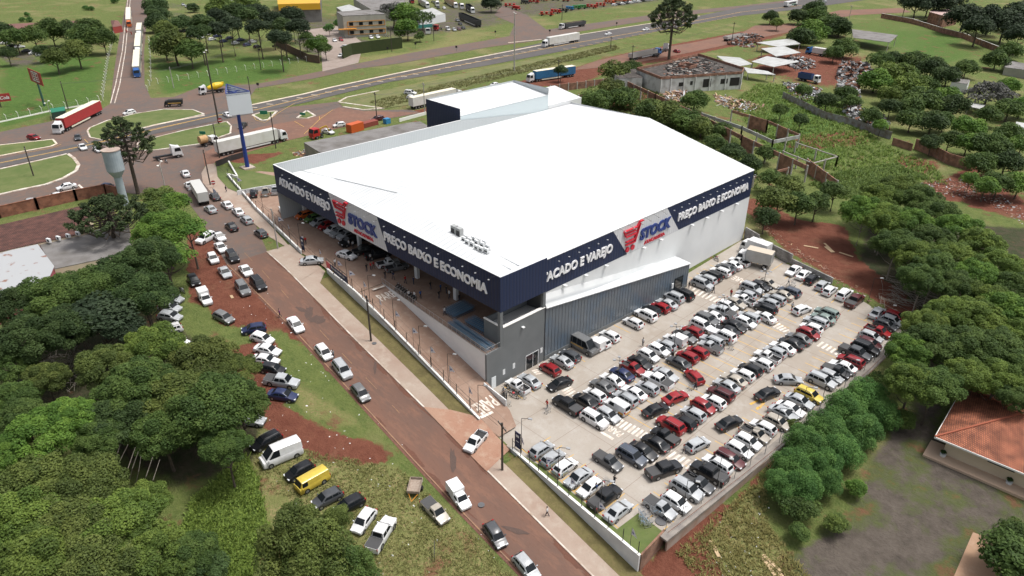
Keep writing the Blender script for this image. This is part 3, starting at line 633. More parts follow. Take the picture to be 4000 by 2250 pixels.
wall_run('kerb_wall', [(fx(y)+0.6, y) for y in range(58, 127, 6)], lambda x, y: float(LOT(x, y))-.05, lambda x, y: float(T(x, y)), 0.25, mat('wall_base', (0.30,0.2,0.15), 0.9, noise=(0.36,0.3,0.26), nscale=0.7), 'low concrete base wall under the mesh fence at the lot edge', 'wall')
BLOCK = tiled('concrete_block', (0.36,0.35,0.33), (0.29,0.28,0.265), (0.2,0.19,0.18), 1, 0.8, 0.4, vec='wall')
wall_run('block_wall', [(-70.7,139.2), (-66.5,137.6)], lambda x, y: 4.3, lambda x, y: 1.0, 0.3, BLOCK, 'tall grey block wall panel touching the store corner', 'wall')
wall_run('block_wall', [(-66.4,137.55), (-57.3,135.0)], lambda x, y: 3.7, lambda x, y: 1.0, 0.3, BLOCK, 'middle step of the grey block wall behind the box truck', 'wall')
wall_run('block_wall', [(-57.2,135.0), (-47.5,132.8)], lambda x, y: 2.7, lambda x, y: 1.0, 0.3, BLOCK, 'lowest step of the grey block wall behind the white cars', 'wall')

# ================================================================ the store
st = thing('wholesale_store', 'big white roofed warehouse store with navy fascia and lettering', 'store', (-105, 100, 5.9))
O = Vector(st.location)
class LB(MB):   # builds in world coordinates, stored relative to the store's base
    def __init__(s, o=None): super().__init__(); s.o = o or O
    def build(s, name, parent=None, **k):
        s.v = [tuple(Vector(v)-s.o) for v in s.v]; return super().build(name, parent if parent is not None else st, **k)
XL, XR, YF, YB = -141.0, -70.8, 74.5, 138.6
LB().box(XL+.3, XR, YF+.02, YF+.3, 5.0, 12.4, mat('store_front', (0.10,0.10,0.10), 0.8, noise=(0.07,0.07,0.07), nscale=0.4)).build('front_wall')  # wall colour darkened to carry the shade under the canopy
b = LB(); b.box(XR-.3, XR, YF+.3, YB, -2.5, 11.7, WHITE); b.build('side_wall')
b = LB(); yl = lambda x: YB+(XR-x)*0.277
b.add([(XR,YB,-2),(XL,yl(XL),-2),(XL,yl(XL),16),(-106,yl(-106),20),(XR,YB,17.5)], [(0,1,2,3,4)], WHITE); b.build('rear_wall')
b = LB(); b.add([(XL,64.6,5),(XL,116.15,5),(XL,116.15,18.42),(XL,64.6,18.42)], [(3,2,1,0)], PARAW); b.add([(XL+.2,64.8,14),(XL+.2,yl(XL),14),(XL+.2,116.2,18.42),(XL+.2,64.8,18.42)], [(0,1,2,3)], PARAW)
b.box(XL-.02, XL+.22, 64.6, 116.2, 18.42, 18.5, WHITE); b.build('parapet')
# roofs
RX = -106.0
b = LB(); ys = 71.6
b.add([(XR,ys+3,17.62),(XR,YB+.2,17.62),(RX,yl(RX)+.2,20.0),(RX,ys,20.0)], [(0,1,2,3)], ROOFW)
b.add([(RX,ys,20.0),(RX,yl(RX)+.2,20.0),(XL+.2,yl(XL)+.2,15.6),(XL+.2,ys-1,15.6)], [(0,1,2,3)], ROOFW)
b.add([(RX,ys,20.0),(XL+.2,ys-1,15.6),(XL+.2,ys-1,14),(XR,ys+3,14),(XR,ys+3,17.62)], [(0,1,2,3,4)], mat('gable_white',(0.78,0.82,0.84),0.6)); b.build('roof')
b = LB(); ROOFC = ribbed('canopy_roof_sheet', (0.64,0.655,0.66), 0, 1.2, 0.55, 0.35, col2=(0.42,0.44,0.46), dirt=(0.56,0.58,0.59))
b.add([(-70.2,64.7,18.36),(-70.2,74.5,18.2),(XR,ys+3.2,17.68),(RX,ys+.1,19.98),(RX,64.7,18.36),(-128,64.7,18.30),(-128,ys-.4,17.3),(XL+.2,ys-1,15.7),(XL+.2,64.7,15.7)], [(0,1,3,4),(1,2,3),(4,3,6,5),(5,6,7,8)], ROOFC)
for yy in (67.6, 69.4): b.bar((-71,yy,18.38), (-90,yy,18.36+(yy-64.7)*.105), 0.14, mat('flashing',(0.45,0.46,0.48),0.5))
FLS = mat('seam_flashing',(0.40,0.42,0.43),0.6); FLB = mat('gutter_blue',(0.58,0.64,0.66),0.5)
b.bar((XL+.3,ys-.9,15.75), (RX,ys+.1,20.03), .22, FLS, .06); b.bar((RX,ys+.4,20.02), (XR-.4,ys+3.3,17.72), .55, FLB, .06)
b.build('canopy_roof')
# fascias
FY = 64.55
b = LB()
b.box(XL, -118.84, FY, FY+.25, 12.35, 18.42, NAVYX) if False else b.add([(XL,FY,12.35),(-116.26,FY,12.35),(-118.84,FY,18.42),(XL,FY,18.42)], [(0,1,2,3)], NAVYX)
b.add([(-99.8,FY,12.35),(-70.1,FY,12.35),(-70.1,FY,18.42),(-102.44,FY,18.42)], [(0,1,2,3)], NAVYX)
b.add([(-70.1,FY,12.35),(-70.1,74.6,12.35),(-70.1,74.6,18.42),(-70.1,FY,18.42)], [(0,1,2,3)], NAVYY)
b.box(XL, -70.12, FY+.02, FY+.25, 12.3, 18.40, STEELD); b.box(XL, -70.12, FY, FY+.3, 18.425, 18.48, WHITE); b.build('fascia')
b = LB(); b.add([(-116.26,FY,12.35),(-99.8,FY,12.35),(-102.44,FY,18.42),(-118.84,FY,18.42)], [(0,1,2,3)], LOGOX); b.build('logo_panel')
SX = XR+.03
b = LB(); b.add([(SX,74.6,11.7),(SX,96.28,11.7),(SX,91.75,17.56),(SX,74.6,17.56)], [(0,1,2,3)], NAVYY)
b.add([(SX,112.23,11.7),(SX,YB,11.7),(SX,YB,17.56),(SX,107.5,17.56)], [(0,1,2,3)], NAVYY); b.box(XR-.1, SX-.005, 74.6, YB, 11.68, 17.56, STEELD); b.box(XR-.15, SX+.05, 74.65, YB, 17.565, 17.66, WHITE); b.build('fascia')
b = LB(); b.add([(SX,96.28,11.7),(SX,112.23,11.7),(SX,107.5,17.56),(SX,91.75,17.56)], [(0,1,2,3)], LOGOY); b.build('logo_panel')
ux, uz = (1,0,0), (0,0,1)
sl = (-0.12, 0, 1)
b = LB(); lettering(b, 'ATACADO E VAREJO', (-139.0,FY-.02,14.65), ux, (0.0,0,1), 1.62, 20.4, LETW, 0.2, 0.028); b.build('lettering')
b = LB(); lettering(b, 'PREÇO BAIXO E ECONOMIA', (-100.4,FY-.02,14.6), ux, uz, 1.55, 27.4, LETW, 0.2, 0.028); b.build('lettering')
b = LB(); lettering(b, 'ATACADO E VAREJO', (SX+.02,72.6,13.75), (0,1,0), (0,.06,1), 1.55, 19.1, LETW, 0.2, 0.028); b.build('lettering')
b = LB(); lettering(b, 'PREÇO BAIXO E ECONOMIA', (SX+.02,111.4,13.8), (0,1,0), (0,.06,1), 1.5, 25.6, LETW, 0.2, 0.028); b.build('lettering')
def logo(org, u_, w_):     # org: lower left of STOCK
    org = Vector(org); u_ = Vector(u_); z_ = Vector((0,0,1)); nrm = u_.cross(z_)*w_
    b = LB(); lettering(b, 'STOCK', org, u_, (0,0,1) if u_.x else (0,.08,1), 2.0, 9.4, LETB, 0.22, 0.05); b.build('lettering')
    b = LB(); lettering(b, 'ATACADISTA', org+u_*1.5+z_*-1.35, u_, (0,0,1), 0.62, 6.4, LETR, 0.15, 0.025); b.build('lettering')
    b = LB(); q = org+u_*-4.9
    def st_(pts, t=0.52):
        for a, c in zip(pts, pts[1:]): b.bar(q+u_*a[0]+z_*a[1]+nrm*.12, q+u_*c[0]+z_*c[1]+nrm*.12, t, LETR, 0.2)
    st_([(0.0,3.1),(0.6,1.9),(3.6,1.9),(3.2,0.9),(0.7,0.9)]); st_([(0.0,3.1),(3.7,3.1),(4.3,3.9),(5.3,3.9)]); st_([(0.7,0.3),(3.3,0.3),(4.5,3.6)]); st_([(0.4,2.5),(3.4,2.5)], .35)
    for a in (1.4, 2.9): b.disc(q+u_*a+z_*-0.75+nrm*.12, nrm, 0.52, 0.2, LETR)
    b.build('cart_emblem')
logo((-112.1,FY-.02,14.25), (1,0,0), 1); logo((SX+.02,99.6,13.45), (0,1,0), 1)
# lamp arms over the lettering
for k in range(22): 
    b = LB(); x = -134+k*3.0; b.bar((x,FY,18.5), (x,FY-1.5,18.35), 0.025, STEELD); b.box(x-.12,x+.12,FY-1.7,FY-1.45,18.25,18.35,STEELG); b.build('lamp_arm')
for k in range(26):
    b = LB(); y = 76.5+k*2.4; b.bar((SX,y,17.7), (SX+1.4,y,17.45), 0.025, STEELD); b.box(SX+1.35,SX+1.6,y-.12,y+.12,17.38,17.48,STEELG); b.build('lamp_arm')
for y in (79.5,84.8,90.2,101,106.3,116.5,121.8,127.2,133): b = LB(); b.box(SX,SX+.7,y-.3,y+.3,11.5,11.62,WHITE); b.build('floodlight')
# canopy pillars, deck edge wall, grey entrance block
for x in (-139.5,-117.6,-98.3,-87.0): b = LB(); b.box(x-.4,x+.4,69.2,69.8,5.9,12.34,mat('pillar_white',(0.66,0.67,0.67),0.7)); b.build('pillar')
b = LB(); b.box(-70.7,-70.12,64.5,65.1,5.9,12.34,GREYWALL); b.build('pillar')
b = LB(); b.box(-70.7,-70.12,74.0,74.58,9.4,12.34,GREYWALL); b.build('pillar')
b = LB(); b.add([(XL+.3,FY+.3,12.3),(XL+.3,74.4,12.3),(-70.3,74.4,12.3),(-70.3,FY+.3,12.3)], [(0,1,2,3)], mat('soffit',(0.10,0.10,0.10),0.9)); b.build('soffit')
b = LB(); b.box(-70.5,-70.1,65.1,74.5,-2.4,9.4,GREYWALL); b.box(-70.5,-70.1,61.6,65.1,-2.4,5.95,GREYWALL); b.box(-74.4,-70.5,64.9,65.15,5.92,9.4,GREYWALL); b.box(-74.5,-74.25,65.15,74.4,5.92,9.4,GREYWALL)
b.box(-70.62,-70.02,65.1,74.5,9.404,9.52,CAPW); b.box(-74.5,-70.62,64.85,65.2,9.404,9.52,CAPW); b.build('entrance_block')
b = LB(); b.add([(-74.2,65.2,8.3),(-74.2,74.3,8.3),(-70.55,74.3,8.8),(-70.55,65.2,8.8)], [(0,3,2,1)], ribbed('roof_sheet_grey',(0.45,0.46,0.47),0,0.4,0.4,0.5)); b.build('entrance_roof')
b = LB(); b.add([(-101,63.6,5.2),(-70.1,61.6,-2.4),(-70.1,61.6,5.95),(-101,63.6,5.95)], [(0,1,2,3)], mat('deck_wall',(0.78,0.78,0.775),0.75,noise=(0.72,0.72,0.72),nscale=.3)); b.box(-101.1,-100.9,63.55,63.65,5.2,5.95,WALLG); b.build('deck_edge_wall')
def on(y0, y1, z0, z1, m, d=0.012): bb = LB(); bb.box(-70.1, -70.1+d+.02, y0, y1, z0, z1, m); return bb
on(62.55,63.5,-1.05,1.2,mat('door_white',(0.72,0.76,0.78),0.5)).build('service_door')
DGL = mat('door_glass', (0.02,0.025,0.028), 0.08)
b = on(70.2,73.0,-1.0,1.75,DGL); b.build('entrance_door')
b = LB(); 
for a in ((70.1,70.2),(71.75,71.83),(73.0,73.1)): b.box(-70.07,-70.02,a[0],a[1],-1.0,1.8,WHITE)
b.box(-70.07,-70.02,70.1,73.1,1.8,1.9,WHITE); b.build('door_frame')
for y, z in ((65.0,0.6),(67.2,0.75),(73.6,0.9)): on(y,y+.5,z,z+1.0,WHITE).build('notice_board')
b = LB(); b.box(-70.1,-69.6,69.0,69.5,7.9,8.0,WHITE); b.build('floodlight')
# side annexe: sloping roof, profiled grey cladding
A0, A1 = (-70.0,74.5), (-67.4,112.3)
def ax(y): return A0[0]+(A1[0]-A0[0])*(y-A0[1])/(A1[1]-A0[1])
b = LB(); zt = lambda y: 9.4+(5.6-9.4)*(y-74.5)/37.8
b.add([(ax(74.5),74.5,-.1),(A1[0],112.3,.9),(A1[0],112.3,zt(112.3)),(ax(74.5),74.5,9.4)], [(0,1,2,3)], GREYSH); b.add([(A1[0],112.3,.3),(-70.9,112.3,.3),(-70.9,112.3,5.8),(A1[0],112.3,5.6)], [(0,1,2,3)], GREYSH); b.build('annexe_wall')
b = LB(); b.prism([(-70.7,74.5),(ax(74.5)+.06,74.5),(A1[0]+.06,112.3),(-70.7,112.3)], -2.4, lambda x, y: -.08+(y-74.5)*.027, GREYWALL); b.build('annexe_plinth')
b = LB(); b.add([(ax(74.5)+.15,74.52,9.42),(A1[0]+.15,112.5,5.66),(-70.82,112.5,5.9),(-70.82,74.52,11.6)], [(0,1,2,3)], ROOFC); b.bar((ax(74.5)+.15,74.5,9.36),(A1[0]+.15,112.5,5.6),0.14,WHITE); b.build('annexe_roof')
b = LB(); b.box(-67.72,-67.5,108.2,110.9,.75,3.6,DGL); b.build('annexe_door')
b = LB(); b.box(-67.62,-67.4,107.1,107.6,1.9,2.9,WHITE); b.build('notice_board')
# railing on the deck
b = LB(); b2 = LB()
r0, r1 = Vector((-100.9,63.45,5.95)), Vector((-70.15,61.5,5.95)); n_ = 24
for k in range(n_+1):
    p = r0.lerp(r1, k/n_); b.bar(p, p+Vector((0,0,1.15)), 0.05, STEELG)
for z in (.15,1.13): b.bar(r0+Vector((0,0,z)), r1+Vector((0,0,z)), 0.05, STEELG)
for k in range(n_*8): p = r0.lerp(r1, k/(n_*8)); b2.bar(p+Vector((0,0,.15)), p+Vector((0,0,1.1)), 0.014, STEELG)
c0 = r1; c1 = Vector((-70.15,64.5,5.95))
for z in (.15,1.13): b.bar(c0+Vector((0,0,z)), c1+Vector((0,0,z)), 0.05, STEELG)
for k in range(16): p = c0.lerp(c1, k/16); b2.bar(p+Vector((0,0,.15)), p+Vector((0,0,1.1)), 0.014, STEELG)
b.build('railing'); b2.build('railing_bars')
# rear-left loading block, navy end, white side
BLF, BLB, BXW = 116.2, 148.5, -176.0
b = LB(); q0 = gy(1663,384.6,BLF); BXW = q0.x
b.add([(BXW,BLF,5),(XL,BLF,5),(XL,BLF,21.3),(BXW,BLF,21.3)], [(0,1,2,3)], NAVYX); b.build('block_front')
b = LB(); b.add([(XL,BLF,12),(XL,BLB,12),(XL,BLB,19.6),(XL,BLF,19.4)], [(0,1,2,3)], mat('side_pale',(0.55,0.62,0.64),0.6)); b.add([(BXW,BLF,5),(BXW,BLB,5),(BXW,BLB,21.4),(BXW,BLF,21.3)], [(3,2,1,0)], PARAW)
b.add([(XL,BLB,12),(BXW,BLB,5),(BXW,BLB,21.5),(XL,BLB,21.5)], [(3,2,1,0)], PARAW); b.add([(XL-.1,BLB-.15,12),(BXW,BLB-.15,5),(BXW,BLB-.15,21.5),(XL-.1,BLB-.15,21.5)], [(0,1,2,3)], PARAW); b.build('block_wall')
b = LB(); b.add([(XL+.05,BLF+.1,19.45),(XL+.05,BLB-.2,19.65),(BXW,BLB-.2,20.9),(BXW,BLF+.1,20.9)], [(0,1,2,3)], ROOFW); b.build('block_roof')
b = LB(); b.box(-152,XL,148.6,162.7,5,16.55,WHITE); b.add([(XL,148.6,16.6),(XL,162.7,16.6),(-146.5,158,18.6),(-146.5,148.6,18.6)], [(0,1,2,3)], ROOFW); b.add([(XL,162.7,16.6),(-152,162.7,18.3),(-146.5,158,18.6)], [(0,1,2)], ROOFW); b.add([(-146.5,148.6,18.6),(-146.5,158,18.6),(-152,162.7,18.3),(-152,148.6,18.3)], [(0,1,2,3)], ROOFW); b.build('tank_house')
# ================================================================ vehicles
PAINT = mat('car_paint', (0.5,0.5,0.5), 0.32, 0.0, objcol=True, noise=(0.86,0.85,0.84), nscale=1.5, coat=0.25)
GLASS = mat('car_glass', (0.012,0.015,0.018), 0.16, 0.0, spec=0.22)
PLAST = mat('black_plastic', (0.02,0.02,0.021), 0.6)
RIM = mat('wheel_rim', (0.32,0.33,0.34), 0.35, 0.7)
HL = mat('headlamp', (0.65,0.67,0.70), 0.12); TL = mat('tail_lamp', (0.28,0.01,0.012), 0.2); PLATE = mat('number_plate', (0.6,0.6,0.6), 0.5)
BED = mat('bed_liner', (0.035,0.035,0.037), 0.8); COVER = mat('bed_cover', (0.055,0.055,0.057), 0.7)
ALU = mat('box_aluminium', (0.42,0.43,0.43), 0.4, 0.3, noise=(0.36,0.36,0.35), nscale=0.8)
COL = {'W': (0.74,0.75,0.76), 'S': (0.40,0.42,0.44), 'G': (0.065,0.07,0.078), 'g': (0.15,0.155,0.16), 'K': (0.012,0.013,0.016), 'R': (0.27,0.012,0.017), 'B': (0.018,0.028,0.085), 'b': (0.075,0.09,0.12),
       'Y': (0.62,0.47,0.07), 'M': (0.085,0.014,0.018), 'N': (0.20,0.26,0.24), 'C': (0.38,0.345,0.295), 'E': (0.10,0.20,0.05), 'O': (0.55,0.12,0.02)}
CNAME = {'W': 'white', 'S': 'silver', 'G': 'dark grey', 'g': 'grey', 'K': 'black', 'R': 'red', 'B': 'navy', 'b': 'blue grey', 'Y': 'yellow', 'M': 'maroon', 'N': 'grey green', 'C': 'beige', 'E': 'green', 'O': 'orange'}
TNAME = {'hb': 'hatchback', 'sd': 'sedan', 'sv': 'suv', 'wg': 'station_wagon', 'pk': 'pickup_truck', 'pc': 'pickup_truck', 'dk': 'double_cab_pickup', 'dc': 'double_cab_pickup', 'fb': 'box_van', 'fu': 'panel_van', 'kb': 'panel_van', 'tv': 'panel_van', 'mb': 'minibus'}
#      L    W    H    belt hood  xb   xf    xr    xe   wheels front/rear, radius
DIM = {'hb': (3.95,1.70,1.50,0.96,0.80,1.05,0.42,-1.42,-1.84,1.28,-1.22,.30), 'sd': (4.45,1.74,1.46,0.95,0.78,1.10,0.42,-0.92,-1.55,1.38,-1.28,.31),
       'sv': (4.55,1.84,1.74,1.10,0.98,1.15,0.55,-1.80,-2.10,1.42,-1.35,.37), 'wg': (4.35,1.72,1.50,0.95,0.80,1.12,0.48,-1.78,-2.05,1.36,-1.26,.31),
       'pk': (4.45,1.70,1.56,0.96,0.82,1.12,0.55,-0.28,-0.48,1.36,-1.36,.32), 'dk': (5.25,1.86,1.80,1.10,1.00,1.30,0.70,-0.75,-0.98,1.60,-1.55,.39),
       'fb': (4.25,1.70,1.52,0.98,0.84,1.12,0.62,-0.12,-0.14,1.36,-1.30,.30), 'fu': (4.25,1.74,1.86,1.05,0.90,1.30,0.75,-2.02,-2.10,1.36,-1.30,.31),
       'kb': (4.45,1.74,1.94,1.10,1.08,2.12,1.80,-2.05,-2.16,1.30,-1.15,.33), 'tv': (5.55,1.98,2.55,1.35,1.15,2.20,1.15,-2.65,-2.74,1.80,-1.75,.35), 'mb': (5.9,2.0,2.6,1.25,1.15,2.30,1.35,-2.85,-2.93,1.95,-1.85,.35)}
def loft(rings, m, mb):
    n = len(rings[0]); k = len(mb.v); mb.v += [tuple(p) for r in rings for p in r]; i = mb.mi(m)
    for a in range(len(rings)-1):
        for b_ in range(n): mb.f.append([k+a*n+b_, k+(a+1)*n+b_, k+(a+1)*n+(b_+1)%n, k+a*n+(b_+1)%n]); mb.m.append(i)
    mb.f.append([k+b_ for b_ in range(n)]); mb.m.append(i); mb.f.append([k+(len(rings)-1)*n+b_ for b_ in range(n)][::-1]); mb.m.append(i)
def make_vehicle(ty):
    base = ty if ty in DIM else {'pc': 'pk', 'dc': 'dk'}[ty]
    L, W, H, belt, hood, xb, xf, xr, xe, wf, wr, rad = DIM[base]; h = L/2; w_ = W/2
    t = bpy.data.objects.new(TNAME[ty], None); C.objects.link(t); t['category'] = {'double_cab_pickup': 'pickup truck', 'pickup_truck': 'pickup truck'}.get(TNAME[ty], TNAME[ty].replace('_', ' ')); t['kind'] = 'thing'
    pickup = base in ('pk', 'dk'); zb = belt
    tail = belt if base in ('sd',) else belt
    bedx = xe-0.05 if pickup else None
    # lower body
    st_ = [(h, .34, hood-.30, .72), (h-.06, .24, hood-.12, .86), (h-.35, .20, hood-.03, .97), (wf, .19, hood+.04, 1.0), (xb+.12, .19, (hood+belt)/2+.05, 1.0), (xb-.15, .19, belt, 1.0), (0, .19, belt, 1.0), (xe+.1 if not pickup else xe, .19, belt, 1.0)]
    if base == 'sd': st_ += [(xe-.1, .20, belt-.01, .99), (-h+.25, .22, belt-.03, .96), (-h+.05, .28, belt-.12, .88), (-h, .36, belt-.3, .82)]
    elif pickup: st_ += [(xe-.02, .22, belt, 1.0)]
    else: st_ += [(-h+.10, .24, belt, .97), (-h, .32, belt-.16, .93)]
    if base in ('kb', 'tv', 'mb'): st_[0] = (h, .36, hood-.15, .86); st_[1] = (h-.08, .28, hood, .95)
    b = MB(); rings = []
    for x, zl, zt, k in st_:
        a = w_*k; s_ = .10 if zt-zl > .3 else .04
        rings.append([(x,-a*.93,zl),(x,-a,zl+.14),(x,-a,zt-s_-.10),(x,-a*.95,zt-s_*.3),(x,-a*.74,zt+.0),(x,0,zt+.025),(x,a*.74,zt+.0),(x,a*.95,zt-s_*.3),(x,a,zt-s_-.10),(x,a,zl+.14),(x,a*.93,zl)])
    loft(rings, PAINT, b)
    # cabin
    wr_ = w_*.78 if base not in ('tv', 'mb', 'kb', 'fu') else w_*.88; wb_ = w_*.95; zr = H
    if base == 'tv' or base == 'mb': wr_ = w_*.86
    cr = []
    for x, z, wt in ((xb,belt+.01,wb_*.90),(xf,zr-.03,wr_),((xf+xr)/2,zr,wr_*1.01),(xr,zr-.04,wr_),(xe,belt+.02,wb_*.93)):
        hi = z > belt+.1; cr.append([(x,-wb_*(1 if hi else .9),belt-.06),(x,-wt,z-(.09 if hi else 0)),(x,-wt*.86,z),(x,0,z+(.03 if hi else 0)),(x,wt*.86,z),(x,wt,z-(.09 if hi else 0)),(x,wb_*(1 if hi else .9),belt-.06)])
    loft(cr, PAINT, b)
    if base == 'fb':   # cargo box behind a small cab
        b.box(-h+.02, xr+.05, -.84, .84, .55, 1.95, PAINT)
    if pickup:
        x0, x1 = -h, xe-.02; e = .07
        b.box(x0, x1, -w_, -w_+e, .42, belt-.02, PAINT); b.box(x0, x1, w_-e, w_, .42, belt-.02, PAINT); b.box(x0, x0+e, -w_+e, w_-e, .42, belt-.02, PAINT); b.box(x1-e, x1, -w_+e, w_-e, .42, belt-.02, PAINT)
        b.box(x0+.02, x1, -w_+.04, w_-.04, .22, .55, PAINT)
    if base in ('sv', 'wg'):
        for s_ in (-1, 1): b.bar((xf-.1, s_*wr_*.88, zr+.05), (xr+.1, s_*wr_*.88, zr+.05), .04, RIM)
    body = b.build('body', t, smooth=True)
    me = body.data
    try: me.set_sharp_from_angle(angle=R(38))
    except Exception: pass
    if pickup:
        b = MB(); b.box(-h+.07, xe-.09, -w_+.07, w_-.07, .56, .60, BED)
        for s_ in (-1, 1): b.box(-h+.07, xe-.09, s_*(w_-.075)-.004, s_*(w_-.075)+.004, .60, belt-.03, BED); b.box(wr-.4, wr+.4, min(s_*(w_-.3), s_*(w_-.08)), max(s_*(w_-.3), s_*(w_-.08)), .60, .82, BED)
        b.build('cargo_bed', t)
        if ty in ('pc', 'dc'): b = MB(); b.box(-h+.05, xe-.04, -w_+.04, w_-.04, belt-.015, belt+.035, COVER); b.build('bed_cover', t)
        if base == 'dk':
            b = MB(); b.bar((xe-.12,-w_+.12,belt), (xr-.1,-wr_+.05,zr-.05), .06, PLAST); b.bar((xe-.12,w_-.12,belt), (xr-.1,wr_-.05,zr-.05), .06, PLAST); b.bar((xr-.1,-wr_+.05,zr-.05), (xr-.1,wr_-.05,zr-.05), .06, PLAST); b.build('roll_bar', t)
    # glass, a little proud of the cabin faces
    def face(p, q, r, s, name, a=.06, b_=.14, c=.10):
        p, q, r, s = map(Vector, (p, q, r, s)); nn = (q-p).cross(s-p).normalized()*.05
        f_ = lambda u, v: (p*(1-u)+q*u)*(1-v)+(s*(1-u)+r*u)*v + nn
        m_ = MB(); m_.quad(f_(a,b_), f_(1-a,b_), f_(1-a,1-c), f_(a,1-c), GLASS); return m_
    face((xb,-wb_*.9,belt), (xb,wb_*.9,belt), (xf,wr_*.97,zr-.05), (xf,-wr_*.97,zr-.05), '', .04, .02, .02).build('windscreen', t)
    if base not in ('fb',): face((xe,wb_*.9,belt), (xe,-wb_*.9,belt), (xr,-wr_*.95,zr-.06), (xr,wr_*.95,zr-.06), '', .10, .12 if base != 'sd' else .06, .10).build('rear_window', t)
    for s_ in (-1, 1):
        m_ = MB(); xc = (xf+xr)/2
        lo = lambda x: Vector((x, s_*(wb_+.012), belt+.04)); zt_ = zr-.16
        kk = (zr-.09-belt)
        def sp(x, z):   # a point on the side of the cabin
            f_ = (z-(belt-.06))/(zr-.09-belt+.06); return Vector((x, s_*((wb_*(1-f_)+wr_*f_)+.028), z))
        def pane(xa, xbt, xc_, xd): m_.quad(*([sp(xa, belt+.05), sp(xbt, belt+.05), sp(xc_, zt_), sp(xd, zt_)][::1 if s_ < 0 else -1]), GLASS)
        fr = xb-.24; rr = xe+.22
        if base in ('pk', 'fb'): pane(xr+.12, fr, xf-.02, xr+.12)
        elif base in ('fu', 'kb', 'tv'): pane(xf-.75, fr-.05, xf-.02, xf-.75)
        elif base == 'mb':
            pane(xf-.75, fr-.05, xf-.02, xf-.75)
            for k in range(3): pane(xf-.85-k*1.05-.95, xf-.85-k*1.05, xf-.85-k*1.05, xf-.85-k*1.05-.95)
        elif base == 'dk': pane(xc+.04, fr, xf-.02, xc+.04); pane(rr-.12, xc-.04, xc-.04, xr+.06)
        elif base == 'sd': pane(xc+.06, fr, xf-.02, xc+.06); pane(rr+.12, xc-.04, xc-.04, xr+.10)
        else:
            m1 = xf-.80; m2 = m1-.85; pane(m1, fr, xf-.02, m1); pane(m2, m1-.08, m1-.08, m2)
            if m2-.1 > rr+.15: pane(rr, m2-.08, m2-.08, xr+.12)
        m_.build('side_window', t)
        b = MB(); b.obox((xb-.22, s_*(w_+.08), belt+.06), (.12,.20,.13), PAINT); b.build('wing_mirror', t)
        for x, nm in ((wf, 'wheel'), (wr, 'wheel')):
            b = MB(); b.disc((x, s_*(w_-.10), rad), (0,1,0), rad, .22, RUBBER, 14); b.disc((x, s_*(w_+.006), rad), (0,1,0), rad*.62, .02, RIM, 10); b.disc((x, s_*(w_-.055), rad+.02), (0,1,0), rad*1.18, .12, PLAST, 14); b.build('wheel', t)
        b = MB(); b.obox((h-.12, s_*w_*.68, hood-.17), (.22,.34,.14), HL); b.build('headlight', t)
        b = MB(); zt2 = belt-.14; b.obox((-h+.06 if not pickup else -h+.02, s_*w_*(.80 if not pickup else .93), zt2), (.14,.26 if not pickup else .12,.18 if base == 'sd' else .30), TL); b.build('tail_light', t)
    b = MB(); b.box(h-.045, h-.01, -.45, .45, .30, .44, PLAST); b.build('grille', t)
    b = MB(); b.box(-h-.015, -h+.02, -.20, .20, .50, .62, PLATE); b.build('number_plate', t)
    if base in ('mb',):
        b = MB()
        for s_ in (-1, 1): b.box(-h+.1, xf-.3, s_*(w_+.004)-.008, s_*(w_+.004)+.008, .95, 1.18, YELLOWP)
        b.build('stripe', t)
    return t
PROTO = {}; CARN = [0]
def car(ty, colr, p, ang, label, group, s=None, sc_=None):
    """p = plan position, ang = heading of the front in degrees"""
    p = Vector(p); cj = COL[colr]; j = random.uniform(.9, 1.08); cj = tuple(min(.82, c*j) for c in cj)
    if ty not in PROTO:
        t = make_vehicle(ty); PROTO[ty] = t; bpy.context.view_layer.update()
        t.location = p; t.rotation_euler = (0,0,R(ang)); LABELS.add(label); t['label'] = label
        if group: t['group'] = group
        for c in C.objects:
            if c.parent == t: c.color = (*cj, 1)
    else:
        t = dup(PROTO[ty], p, R(ang), label, group, cj)
        if not group and 'group' in t: del t['group']
    if s is not None:   # lie on the slope
        f_ = Vector((math.cos(R(ang)), math.sin(R(ang)))); e = 1.2
        dz = float(s(p.x+f_.x*e, p.y+f_.y*e))-float(s(p.x-f_.x*e, p.y-f_.y*e)); t.rotation_euler = (0, -math.atan2(dz, 2*e), R(ang))
    CARN[0] += 1; return t
NUM = 'first second third fourth fifth sixth seventh eighth ninth tenth eleventh twelfth thirteenth fourteenth fifteenth sixteenth seventeenth eighteenth nineteenth twentieth'.split()
NUM += ['twenty-'+n for n in 'first second third fourth fifth sixth seventh eighth ninth'.split()] + ['thirtieth']
def spot(px, py, s, zc=0.75):
    p = at(px, py, s, zc); p.z -= zc; return p
ROWCARS = []
def row(cars, s, tmpl, group, z=0.75):
    for k, cc in enumerate(cars):
        px, py, ty, c_, ang = cc[:5]; p = spot(px, py, s, z)
        nm = CNAME[c_]+' '+TNAME[ty].replace('_', ' '); ROWCARS.append(car(ty, c_, p, ang+random.uniform(-1.5, 1.5), tmpl % (nm+(' '+cc[5] if len(cc) > 5 else ''), NUM[k]), group, s))
G0 = 'cars parked in the walled customer lot'
row([(2116,1752,'hb','S',90),(2160,1786,'hb','S',90),(2208,1820,'hb','W',90),(2260,1862,'sd','S',270),(2306,1902,'hb','W',270),(2364,1940,'dc','K',90),(2416,1992,'sd','S',90)], LOT, '%s, %s from the entrance in the row by the street wall', G0)
